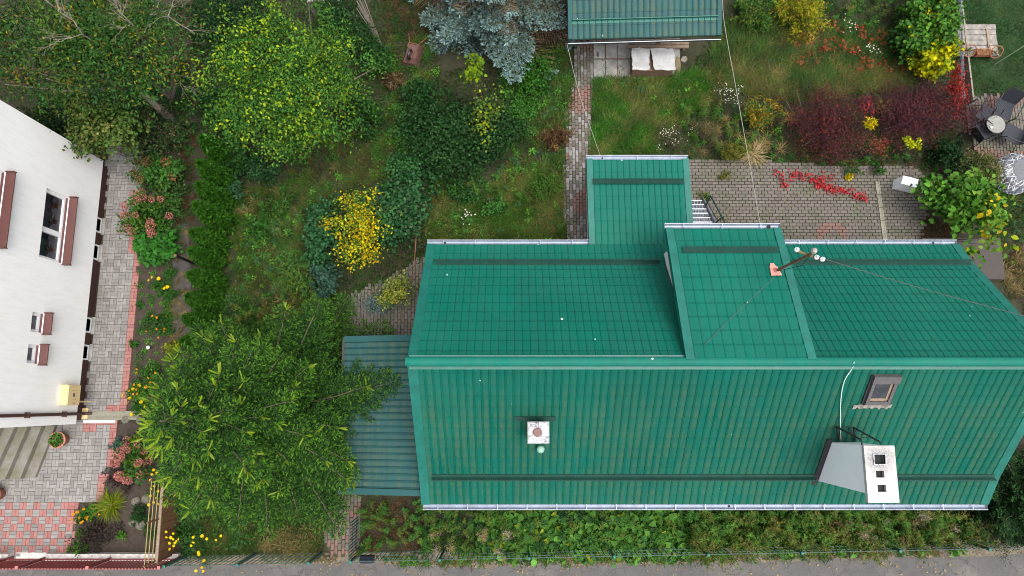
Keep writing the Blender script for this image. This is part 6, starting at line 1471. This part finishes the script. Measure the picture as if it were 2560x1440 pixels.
cover('west_weeds', 'mixed weeds in the meadow beside the hedge', [([(600, 480), (780, 470), (880, 400), (860, 480), (760, 540), (740, 620), (780, 720), (830, 800), (600, 830)], 330, ros + flat_g * 5 + tuf + duf + bun[:1], (.35, .85)), ([(620, 560), (760, 520), (800, 640), (830, 790), (640, 820)], 60, ros * 2 + stm + bun[1:2], (.5, .95)), ([(1090, 440), (1410, 400), (1415, 590), (1080, 600)], 70, ros + bun[:2] + stm[:1], (.45, .9)), ([(660, 620), (790, 640), (800, 740), (690, 760)], 46, stm + ros, (.5, .9)), ([(600, 760), (830, 780), (840, 860), (620, 870)], 60, stm + gold + bun[2:3], (.5, .9)), ([(700, 380), (900, 330), (980, 280), (1000, 420), (880, 460), (720, 450)], 120, bun[:1] + flat_g + tuf + brw, (.5, .9))])
cover('wild_corner', 'wild weeds and ivy around wheelbarrow and path', [([(960, 100), (1080, 80), (1090, 190), (1060, 260), (970, 280), (940, 200)], 130, bun[:2] + flat_g + tuf + brw[:1], (.5, .9)), ([(960, -10), (1080, -10), (1070, 90), (960, 100)], 70, brw + bun[2:3], (.6, 1.0)),
      ([(1250, 180), (1420, 110), (1420, 260), (1330, 330), (1260, 300)], 130, bun[:2] + ros + tuf[1:], (.6, 1.0)), ([(1270, 300), (1400, 250), (1400, 420), (1300, 480), (1200, 500)], 90, tuf + ros + brw[:1], (.5, .9)), ([(1080, 480), (1410, 430), (1415, 600), (1075, 600)], 60, ros + tuf + duf + flat_g, (.5, .9)), ([(930, 300), (1010, 250), (1000, 470), (900, 470)], 60, bun[:2] + brw, (.5, .8))])
cover('meadow_weeds', 'weeds and russet creeper leaves in the right meadow', [([(1820, 50), (2280, 60), (2290, 200), (2020, 260), (1800, 230)], 70, ros + bun[:1] + tuf, (.4, .8)), ([(1960, 60), (2260, 80), (2260, 190), (2000, 190)], 60, redl, (.6, 1.1), .4), ([(1500, 210), (1780, 180), (1700, 300)], 26, ros, (.5, .9)), ([(1820, 0), (2300, 0), (2300, 90), (1830, 70)], 110, stm + gold[:1] + bun[:2], (.6, 1.0)), ([(1700, 280), (1930, 260), (1960, 380), (1720, 390)], 90, gold + duf + ros + brw[:1], (.5, .9)), ([(1900, 380), (2350, 370), (2340, 425), (2000, 408), (1900, 405)], 120, bun[2:3] + brw + ros[:1] + stm[2:], (.4, .8))])
cover('front_bed_plants', 'dense mixed weeds in the bed below the house', [([(1040, 1255), (1320, 1275), (1300, 1385), (1050, 1385)], 190, stm * 2 + bun[2:3] + bun[:1] + gold[1:], (.6, 1.0)), ([(910, 1250), (1060, 1250), (1070, 1372), (905, 1375)], 150, brw * 3 + stm[:2] * 2 + bun[:1], (.5, .9)), ([(1200, 1272), (1760, 1275), (1740, 1385), (1200, 1390)], 430, bun[:2] * 2 + big * 4 + bun[3:] + ros[:2] + stm, (.7, 1.35)), ([(1700, 1275), (2440, 1278), (2400, 1360), (1720, 1380)], 520, gold * 3 + stm[:2] * 2 + bun[:2] + big + ros[:2], (.7, 1.25)), ([(1080, 1285), (1400, 1290), (1400, 1385), (1080, 1385)], 9, dry, (.7, 1.0)), ([(2060, 1285), (2420, 1290), (2400, 1365), (2080, 1370)], 46, dry, (.55, .9)), ([(930, 1392), (1900, 1386), (1880, 1402), (960, 1410)], 120, bun[:2] + ros[:2] + brw[:1], (.3, .6)), ([(1900, 1385), (2350, 1370), (2340, 1385), (1950, 1398)], 50, brw + bun[:1], (.3, .6))])
cover('gable_weeds', 'bare brown tangle beside the right gable', [([(2490, 640), (2570, 620), (2570, 790), (2520, 740)], 60, brw + bun[2:3] + duf[:1], (.5, .9)), ([(2290, 540), (2400, 560), (2400, 600), (2300, 600)], 40, brw, (.4, .8)), ([(2480, 480), (2570, 480), (2570, 620), (2480, 600)], 50, tuf + bun[2:3] + ros[2:], (.5, .9))])
cover('spruce_skirt', 'ferns and weeds under the spruce by the board fence', [([(470, 1230), (560, 1250), (640, 1330), (620, 1380), (470, 1385)], 90, bun[:1] + bun[2:] + tuf, (.6, 1.0)), ([(450, 1180), (480, 1180), (480, 1385), (455, 1385)], 50, bun[2:] + bun[:1], (.6, 1.0)), ([(640, 1330), (800, 1320), (800, 1380), (660, 1385)], 40, duf, (.6, 1.0)), ([(600, 860), (640, 860), (640, 900), (480, 900)], 20, bun[2:3] + stm[2:], (.6, .9))])
cover('corner_weeds', 'weeds in the shade of the left tree', [([(90, 250), (500, 180), (490, 340), (380, 380), (190, 300)], 160, bun[2:] + brw[:1] + bun[:1], (.7, 1.2)), ([(435, 330), (492, 330), (484, 560), (430, 570)], 80, brw + bun[2:3] + flat_g + bun[:1], (.45, .8)), ([(352, 640), (432, 650), (425, 1030), (330, 1030)], 120, bun[:2] + flat_g * 2 + ros[:2] + brw[:1], (.3, .6)), ([(430, 570), (478, 570), (476, 850), (430, 850)], 60, duf + brw[:1] + flat_g, (.25, .5)), ([(430, 0), (520, 0), (510, 250), (440, 260)], 60, bun[2:3] + brw[:1], (.7, 1.1)), ([(355, 420), (450, 420), (460, 600), (400, 600)], 50, bun[:1] + bun[2:3], (.4, .7)), ([(425, 560), (480, 560), (482, 860), (430, 860)], 40, duf + tuf[:1], (.3, .6)), ([(350, 640), (430, 660), (425, 1030), (330, 1030)], 50, flat_g * 2 + bun[:1], (.4, .7)), ([(415, 660), (432, 660), (430, 840), (412, 840)], 60, bun[:1], (.4, .6))])
cover('paving_weeds', 'moss and weeds along hedge foot, paving edges and joints', [([(1425, 180), (1470, 180), (1470, 420), (1420, 420)], 14, flat_g, (.3, .7)), ([(1500, 150), (1680, 160), (1680, 200), (1490, 200)], 26, flat_g + tuf, (.3, .6)), ([(1740, 400), (2200, 405), (2200, 420), (1740, 412)], 40, flat_g + brw[:1], (.3, .6)), ([(1735, 540), (1830, 500), (1820, 590), (1790, 590)], 16, duf + tuf[:1], (.3, .5)), ([(555, 440), (608, 440), (602, 870), (560, 870)], 110, flat_g * 2 + tuf + bun[2:3] + duf[1:], (.35, .7)), ([(850, 760), (900, 715), (1000, 680), (1000, 710), (900, 760), (870, 880), (850, 880)], 60, flat_g + tuf + bun[2:3], (.3, .6)), ([(860, 800), (900, 770), (960, 790), (880, 840)], 14, flat_g + brw[:1], (.3, .6))])
# ---------------------------------------------------------------- loose things
# upturned wheelbarrow
q = P(1034, 140, 0); wb = thing('wheelbarrow', q, 'rusty upturned wheelbarrow in the wild corner', 'wheelbarrow')
ang = math.radians(-14); Rm = Matrix.Rotation(ang, 3, 'Z')
def W3(x, y, z): return q + Rm @ Vector((x, y, z))
tb = MB(); lo = [(-.27, -.42), (.27, -.40), (.27, .34), (-.27, .34)]; hi = [(-.17, -.25), (.17, -.25), (.17, .22), (-.17, .22)]
tb.add([W3(x, y, .02) for x, y in lo] + [W3(x * .85, y * .92, .2) for x, y in lo] + [W3(x, y, .33) for x, y in hi], [(0, 1, 5, 4), (1, 2, 6, 5), (2, 3, 7, 6), (3, 0, 4, 7), (4, 5, 9, 8), (5, 6, 10, 9), (6, 7, 11, 10), (7, 4, 8, 11), (8, 9, 10, 11)])
tb.build('tray', plain('rusty_tray', (.10, .045, .037), .7, .1, .3, 9), wb)
for s in (-1, 1): MB().tube([W3(s * .06, -.30, .42), W3(s * .07, -.02, .40), W3(s * .17, .1, .37), W3(s * .16, .26, .36), W3(s * .30, .62, .18)], .014, 6).build('frame_tube', M['rust'], wb)
MB().tube([W3(-.165, .24, .36), W3(.165, .24, .36)], .012, 6).build('crossbar', M['rust'], wb); MB().tube([W3(-.07, -.03, .4), W3(.07, -.03, .4)], .012, 6).build('crossbar', M['rust'], wb)
c = W3(0, -.2, .46); ax = Rm @ Vector((1, 0, 0)); fw = Rm @ Vector((0, 1, 0)); ring = []
wm = MB(); n = 18
for i in range(n + 1):
    t = 2 * math.pi * i / n; d = fw * math.cos(t) + Vector((0, 0, 1)) * math.sin(t); ring.append(c + d * .14)
wm.tube(ring, .042, 8, False).build('tyre', M['blackm'], wb); MB().tube([c - ax * .03, c + ax * .03], .09, 12).build('rim', M['rust'], wb)
# torn white box on a pallet, planks under the shed eave
z = .5; a = P(1580, 178, z); b = P(1685, 122, z)
bx = thing('torn_box', ((a.x + b.x) / 2, (a.y + b.y) / 2, 0), 'brown box with torn white sheet on top before the shed', 'box')
MB().box(a.x + .03, b.x - .06, a.y + .03, b.y - .03, 0, .46).build('carton', plain('brown_board', (.16, .095, .06), .9, 0, .2, 8), bx)
def sheet_mat():
    m, N, L, bb = mat_new('stained_white_sheet'); n1 = noise(N, L, 5, 5, .7); n2 = noise(N, L, 55, 3, .7)
    c = mixc(N, L, maprange(N, L, n1, .5, .75, 0, .35), (.5, .5, .5), (.38, .35, .25)); c = mixc(N, L, maprange(N, L, n2, .5, .68, 0, .6), c, (.35, .34, .34)); L.new(c, bb.inputs['Base Color']); bb.inputs['Roughness'].default_value = .85; bump(N, L, bb, n1, .5, .03); return m
SM = sheet_mat()
for (L0, R0, L1, R1, seed) in ((a.x, a.x + .52, a.x, a.x + .56, 1), (a.x + .68, b.x, a.x + .6, b.x - .03, 2)):
    r_ = random.Random(seed); mb = MB(); nx, ny = 9, 8; V = []
    for j in range(ny + 1):
        t = j / ny
        for i in range(nx + 1):
            s = i / nx; jag = r_.uniform(-.018, .018) if i in (0, nx) else 0
            x = (L0 + (L1 - L0) * t) * (1 - s) + (R0 + (R1 - R0) * t) * s + jag; y = a.y + (b.y - a.y) * t + r_.uniform(-.008, .008) - .05 * math.sin(t * 3.1) * s * (1 if seed == 1 else -.6) * t
            V.append((x, y, .545 + .03 * math.sin(s * 7 + t * 5) + .03 * math.sin(t * 9 + seed) + (.03 if (i in (0, nx)) else .02)))
    mb.add(V, [(j * (nx + 1) + i, j * (nx + 1) + i + 1, (j + 1) * (nx + 1) + i + 1, (j + 1) * (nx + 1) + i) for j in range(ny) for i in range(nx)])
    so = mb.build('white_sheet', SM, bx); so.modifiers.new('thickness', 'SOLIDIFY').thickness = .012
for k, (x0, x1, py, lb) in enumerate(((1566, 1722, 116, 'front weathered plank lying under the shed eave'), (1640, 1722, 108, 'short weathered plank behind the front one under the eave'), (1572, 1650, 106, 'pale plank lying close under the shed gutter'))):
    u, v = P(x0, py + 3, .18), P(x1, py - 3, .18); pl = thing('plank', (u.x, u.y, 0), lb, 'plank')
    MB().box(u.x, v.x, u.y, v.y, .12, .18).build('board', M['wood_tan'] if k < 2 else M['wood_grey'], pl); MB().box(u.x + .08, u.x + .16, u.y, v.y, 0, .12).build('bearer', M['wood_grey'], pl); MB().box(v.x - .16, v.x - .08, u.y, v.y, 0, .12).build('bearer', M['wood_grey'], pl)
u = P(1708, 150, 0); mb = MB(); poly = [(-.11, -.05), (.02, -.12), (.12, -.02), (.08, .1), (-.04, .08)]
mb.prism([(u.x + x, u.y + y) for x, y in poly], 0, .07); tag(mb.build('stone_slab', M['pale_concrete'], at=u), 'pale broken slab right of the torn box', 'stone')
u = P(1692, 160, .02); mb = MB(); pts = [(-.04, -.3), (.08, -.34), (.13, -.1), (.1, .2), (.02, .26), (-.04, .1)]; mb.prism([(u.x + x, u.y + y) for x, y in pts], .01, .05)
tag(mb.build('bent_sheet', plain('brown_fibre', (.2, .15, .08), .8), at=u), 'curled brown sheet leaning right of the torn box', 'sheet')
# bundle of poles
q0, q1 = P(952, 112, .15), P(893, 0, 1.9); bp = thing('pole_bundle', q0, 'bundle of grey brown poles leaning beside the pear tree', 'poles')
for i in range(10):
    o0 = Vector(rng.normal(size=3) * .05); o1 = Vector(rng.normal(size=3) * .14); o0.z = abs(o0.z); MB().tube([q0 + o0 * .6, q1 + o1], [.018, .012], 6).build('pole', M['bark_grey'], bp)
q0, q1 = P(770, 2, .8), P(850, 0, .8); MBx = thing('lying_beam', q0, 'grey beam at the top edge above the pear tree', 'beam'); MB().bar(q0, q1, .1, .08).build('beam', M['wood_grey'], MBx)
for qq in (q0, q1): MB().box(qq.x - .04, qq.x + .04, qq.y - .04, qq.y + .04, 0, .77).build('post', M['wood_grey'], MBx)
# rusty bent hose arch
pts = [P(1040, 596, 1.5), P(1037, 640, 1.5), P(1033, 690, 1.3), P(1018, 715, .9), P(995, 735, .4), P(978, 752, .05)]
cable('bent_rod', pts, .014, M['rust'], 'rust brown bent cane between golden shrub and house').__setitem__('category', 'rod')
# white box on the patio
q = P(2262, 462, .2); vb = thing('white_box', (q.x, q.y, 0), 'white plastic box beside the knotweed', 'box')
mb = MB(); Rz = Matrix.Rotation(math.radians(-14), 3, 'Z'); pts0 = [(-.3, -.16), (.3, -.16), (.3, .14), (-.3, .14)]; pts1 = [(-.24, -.1), (.24, -.12), (.26, .16), (-.2, .17)]
mb.hexa([Vector((q.x, q.y, .06)) + Rz @ Vector((x, y, 0)) for x, y in pts0] + [Vector((q.x, q.y, .42)) + Rz @ Vector((x, y, 0)) for x, y in pts1]); mb.build('body', M['white'], vb)
mb = MB(); mb.hexa([Vector((q.x, q.y, .42)) + Rz @ Vector((x * 1.06, y * 1.06, 0)) for x, y in pts1] + [Vector((q.x, q.y, .45)) + Rz @ Vector((x, y, 0)) for x, y in pts1]); mb.build('lid', M['white'], vb)
# garden lamp ball and stones in the beds
q = P(373, 869, .15); gl = thing('garden_lamp', (q.x, q.y, 0), 'small white ball lamp in the flower bed', 'lamp')
MB().lathe((q.x, q.y, .22), [(.005, -.055), (.035, -.045), (.055, 0), (.035, .045), (.005, .055)], 14).build('globe', M['white'], gl); MB().tube([(q.x, q.y, 0), (q.x, q.y, .18)], .012, 6).build('stake', M['blackm'], gl)
M['stone'] = plain('field_stone', (.14, .13, .10), .9, 0, .25, 8, bumps=.5)
for px, py, r, lb in ((340, 1252, .13, 'round field stone left in front bed'), (366, 1247, .14, 'round field stone beside the coneflowers'), (332, 1306, .12, 'pale field stone beside dwarf shrub'), (352, 1312, .15, 'largest field stone near the cushion plant'), (314, 1049, .12, 'flat mossy stone at gutter end'), (348, 1050, .11, 'mossy stone under the spruce tips')):
    q = P(px, py, .05); mb = MB(); n, m = 10, 5; rr = random.Random(px)
    prof = [(r * math.cos(t) * 1.0 + .001, r * .7 * math.sin(t)) for t in [(-.6 + 2.16 * i / m) for i in range(m + 1)]]
    mb.lathe((q.x, q.y, r * .35), prof, n); mb.v = [(v[0] + rr.uniform(-.012, .012), v[1] + rr.uniform(-.012, .012), v[2] + rr.uniform(-.01, .01)) for v in mb.v]
    tag(mb.build('stone', M['stone'], at=(q.x, q.y, 0)), lb, 'stone', 'stones in the front bed')
# ---- right neighbour: lawn fence, pallet deck, bicycle planter, seating
fa, fb = P(2396, 30, .0), P(2393, 260, .0)
lf = thing('lawn_fence', fb, 'low grey wire fence between meadow and lawn', 'fence')
for z in (.26, .32, .38): MB().tube([(fa.x, fa.y + 2, z), (fb.x, fb.y, z)], .012, 5).build('wire', M['zinc'], lf)
MB().box(fa.x - .02, fa.x + .03, fb.y, fa.y + 2, 0, .22).build('base_board', M['pale_concrete'], lf)
for k in range(4): y = fb.y + (fa.y + 2 - fb.y) * k / 3; MB().box(fa.x - .02, fa.x + .02, y - .02, y + .02, 0, .42).build('post', M['zinc'], lf)
a, b = P(2398, 140, .2), P(2488, 60, .2); dk = thing('pallet_deck', ((a.x + b.x) / 2, (a.y + b.y) / 2, 0), 'weathered plank platform on the lawn', 'platform')
nbd = 6
for i in range(nbd):
    y0 = a.y + (b.y - a.y) * i / nbd; MB().box(a.x + rnd.uniform(-.02, .02), b.x + rnd.uniform(-.02, .02), y0 + .008, y0 + (b.y - a.y) / nbd - .008, .15, .19 + rnd.uniform(0, .008)).build('plank', M['wood_grey'], dk)
for x in (a.x + .15, b.x - .2): MB().box(x, x + .1, a.y + .02, b.y - .02, 0, .15).build('bearer', M['wood_brown'], dk)
for px in (2411, 2473): x = P(px, 100, .25).x; MB().box(x - .035, x + .035, P(0, 125, .2).y, P(0, 72, .2).y, .2, .225).build('batten', M['wood_tan'], dk)
q = P(2455, 132, .2); bk = thing('bicycle_planter', (q.x, q.y, .2), 'rust brown bicycle shaped planter on the plank platform', 'planter')
RP = plain('orange_rust', (.33, .13, .06), .8, .1, .25, 14)
for px, py, r in ((2425, 126, .19), (2492, 130, .19)):
    c = P(px, py, .42); d = [c + Vector((math.cos(t) * r, math.sin(t) * r * .75, math.sin(t) * r * .65)) for t in [2 * math.pi * i / 20 for i in range(21)]]
    wo = MB().tube(d, .014, 6, False).build('wheel', RP, bk)
    sp = MB()
    for i in range(6): sp.tube([c, d[i * 3]], .004, 4, False)
    sp.build('spokes', RP, wo)
    nb = NB(); n = 60; nb.add(*leafset(np.array(c) + rng.normal(size=(n, 3)) * [.07, .06, .03] + [0, 0, -.04], randu(n), .06, .03, [(.10, .14, .07), (.07, .11, .04)], None, 1.)); nb.build('plant', M['leaf'], wo)
u, v = P(2440, 132, .3), P(2478, 134, .3); MB().box(u.x, v.x, u.y - .09, u.y + .09, .2, .36).build('trough', RP, bk)
nb = NB(); n = 90; nb.add(*leafset(np.stack([rng.uniform(u.x, v.x, n), rng.uniform(u.y - .08, u.y + .08, n), rng.uniform(.36, .42, n)], 1), randu(n), .05, .02, [(.16, .15, .07), (.1, .12, .05)], None, 1.)); nb.build('plant', M['leaf'], bk)
c1, c2 = P(2427, 126, .42), P(2492, 130, .42)
MB().tube([c1, P(2444, 122, .62), P(2472, 122, .62), c2], .012, 6).build('frame', RP, bk); MB().tube([P(2472, 120, .6), P(2474, 112, .8)], .01, 6).build('handlebar', RP, bk)
q = P(2484, 163, .05); e = P(2575, 105, .9); cable('washing_pole', [q, q.lerp(e, .5), e], .018, plain('green_pole', (.12, .16, .09), .5), 'green pole slanting over the lawn').__setitem__('category', 'pole')
# garden chairs: mesh seat slung in a steel loop
M['sling'] = plain('black_mesh_fabric', (.022, .025, .035), .8, 0, .15, 60)
def chair(px, py, rot, label, scale=1.0):
    o = P(px, py, .42); o.z = 0; root = thing('garden_chair', o, label, 'chair', 'black mesh garden chairs'); R3 = Matrix.Rotation(math.radians(rot), 3, 'Z')
    def Q(x, y, z): return o + R3 @ Vector((x * scale, y * scale, z * scale))
    prof = [(.27, .41), (.18, .40), (0, .38), (-.16, .37), (-.24, .42), (-.28, .55), (-.33, .72), (-.37, .86)]   # y towards the back
    V, F = [], []; nx = 6
    for y, z in prof:
        wd = .24 if z < .6 else .24 - (z - .6) * .22
        for i in range(nx + 1): s = -1 + 2 * i / nx; V.append(Q(s * wd, y, z - .025 * (1 - s * s)))
    for j in range(len(prof) - 1):
        for i in range(nx): F.append((j * 7 + i, j * 7 + i + 1, (j + 1) * 7 + i + 1, (j + 1) * 7 + i))
    so = MB().add(V, F).build('seat', M['sling'], root); so.modifiers.new('thickness', 'SOLIDIFY').thickness = .008
    loop = [Q(-.25, .27, .41), Q(-.29, .2, .60), Q(-.31, -.05, .64), Q(-.30, -.25, .70), Q(-.22, -.37, .84), Q(0, -.41, .90), Q(.22, -.37, .84), Q(.30, -.25, .70), Q(.31, -.05, .64), Q(.29, .2, .60), Q(.25, .27, .41)]
    MB().tube(loop, .013, 6, False).build('arm_loop', M['blackm'], root)
    for s in (-1, 1):
        MB().tube([Q(s * .25, .27, .41), Q(s * .26, .31, 0.0)], .012, 6).build('leg', M['blackm'], root); MB().tube([Q(s * .24, -.18, .39), Q(s * .27, -.36, 0.0)], .012, 6).build('leg', M['blackm'], root)
    MB().tube([Q(-.25, .27, .41), Q(.25, .27, .41)], .012, 6).build('front_bar', M['blackm'], root)
    return root
chair(2466, 288, 229, 'black mesh garden chair nearest the barberry, above left of the table', 1.15)
chair(2508, 274, 155, 'black mesh garden chair standing above right of the glass table', 1.15)
chair(2450, 332, -60, 'black mesh garden chair facing away, lower left of the glass table', 1.1)
chair(2532, 336, 60, 'black mesh garden chair cut by the right picture edge', 1.15)
t = P(2491, 310, .7); gt = thing('glass_table', (t.x, t.y, 0), 'round glass garden table between the black chairs', 'table')
tg = clear_pane(); MB().lathe((t.x, t.y, .68), [(.285, 0), (.285, .008)], 32).build('glass_top', plain('misty_glass', (.2, .2, .18), .25, 0, .15, 6), gt)
MB().tube([Vector((t.x, t.y, .684)) + Vector((math.cos(s), math.sin(s), 0)) * .292 for s in [2 * math.pi * i / 32 for i in range(33)]], .012, 6, False).build('rim', M['blackm'], gt)
for i in range(4):
    s = .6 + i * math.pi / 2; MB().tube([(t.x + .26 * math.cos(s), t.y + .26 * math.sin(s), .67), (t.x + .05 * math.cos(s), t.y + .05 * math.sin(s), .4), (t.x + .27 * math.cos(s), t.y + .27 * math.sin(s), 0)], .012, 6).build('leg', M['blackm'], gt)
q = P(2478, 319, .69); mb = MB(); mb.lathe((q.x, q.y, .689), [(.035, 0), (.04, .03), (.03, .03), (.025, .01)], 12); tag(mb.build('ashtray', M['white'], at=(q.x, q.y, .689)), 'small white dish on the glass table', 'dish')
# wicker pod of grey and white canes
c = P(2545, 430, .6); wk = thing('wicker_pod', (c.x, c.y, 0), 'grey wicker pod with white canes at the right edge', 'basket chair')
mb = MB(); mb.lathe((c.x, c.y, 0), [(.35, .05), (.58, .25), (.62, .5), (.52, .72), (.3, .85), (.02, .9)], 20).build('shell', plain('grey_wicker', (.14, .145, .16), .85, 0, .3, 30, bumps=.6), wk)
for i in range(46):
    a0 = rng.random() * 6.28; a1 = a0 + rng.uniform(.8, 2.4); pts = []
    for k in range(7):
        s = k / 6; aa = a0 + (a1 - a0) * s; zz = .3 + .55 * math.sin(math.pi * s) * rng.uniform(.98, 1.0); rr = np.interp(zz, [.05, .25, .5, .72, .85, .9], [.37, .6, .64, .54, .32, .05]) + .012; pts.append((c.x + rr * math.cos(aa), c.y + rr * math.sin(aa), zz))
    MB().tube(pts, .008, 4, False).build('cane', M['white'] if i % 3 else M['zinc'], wk)
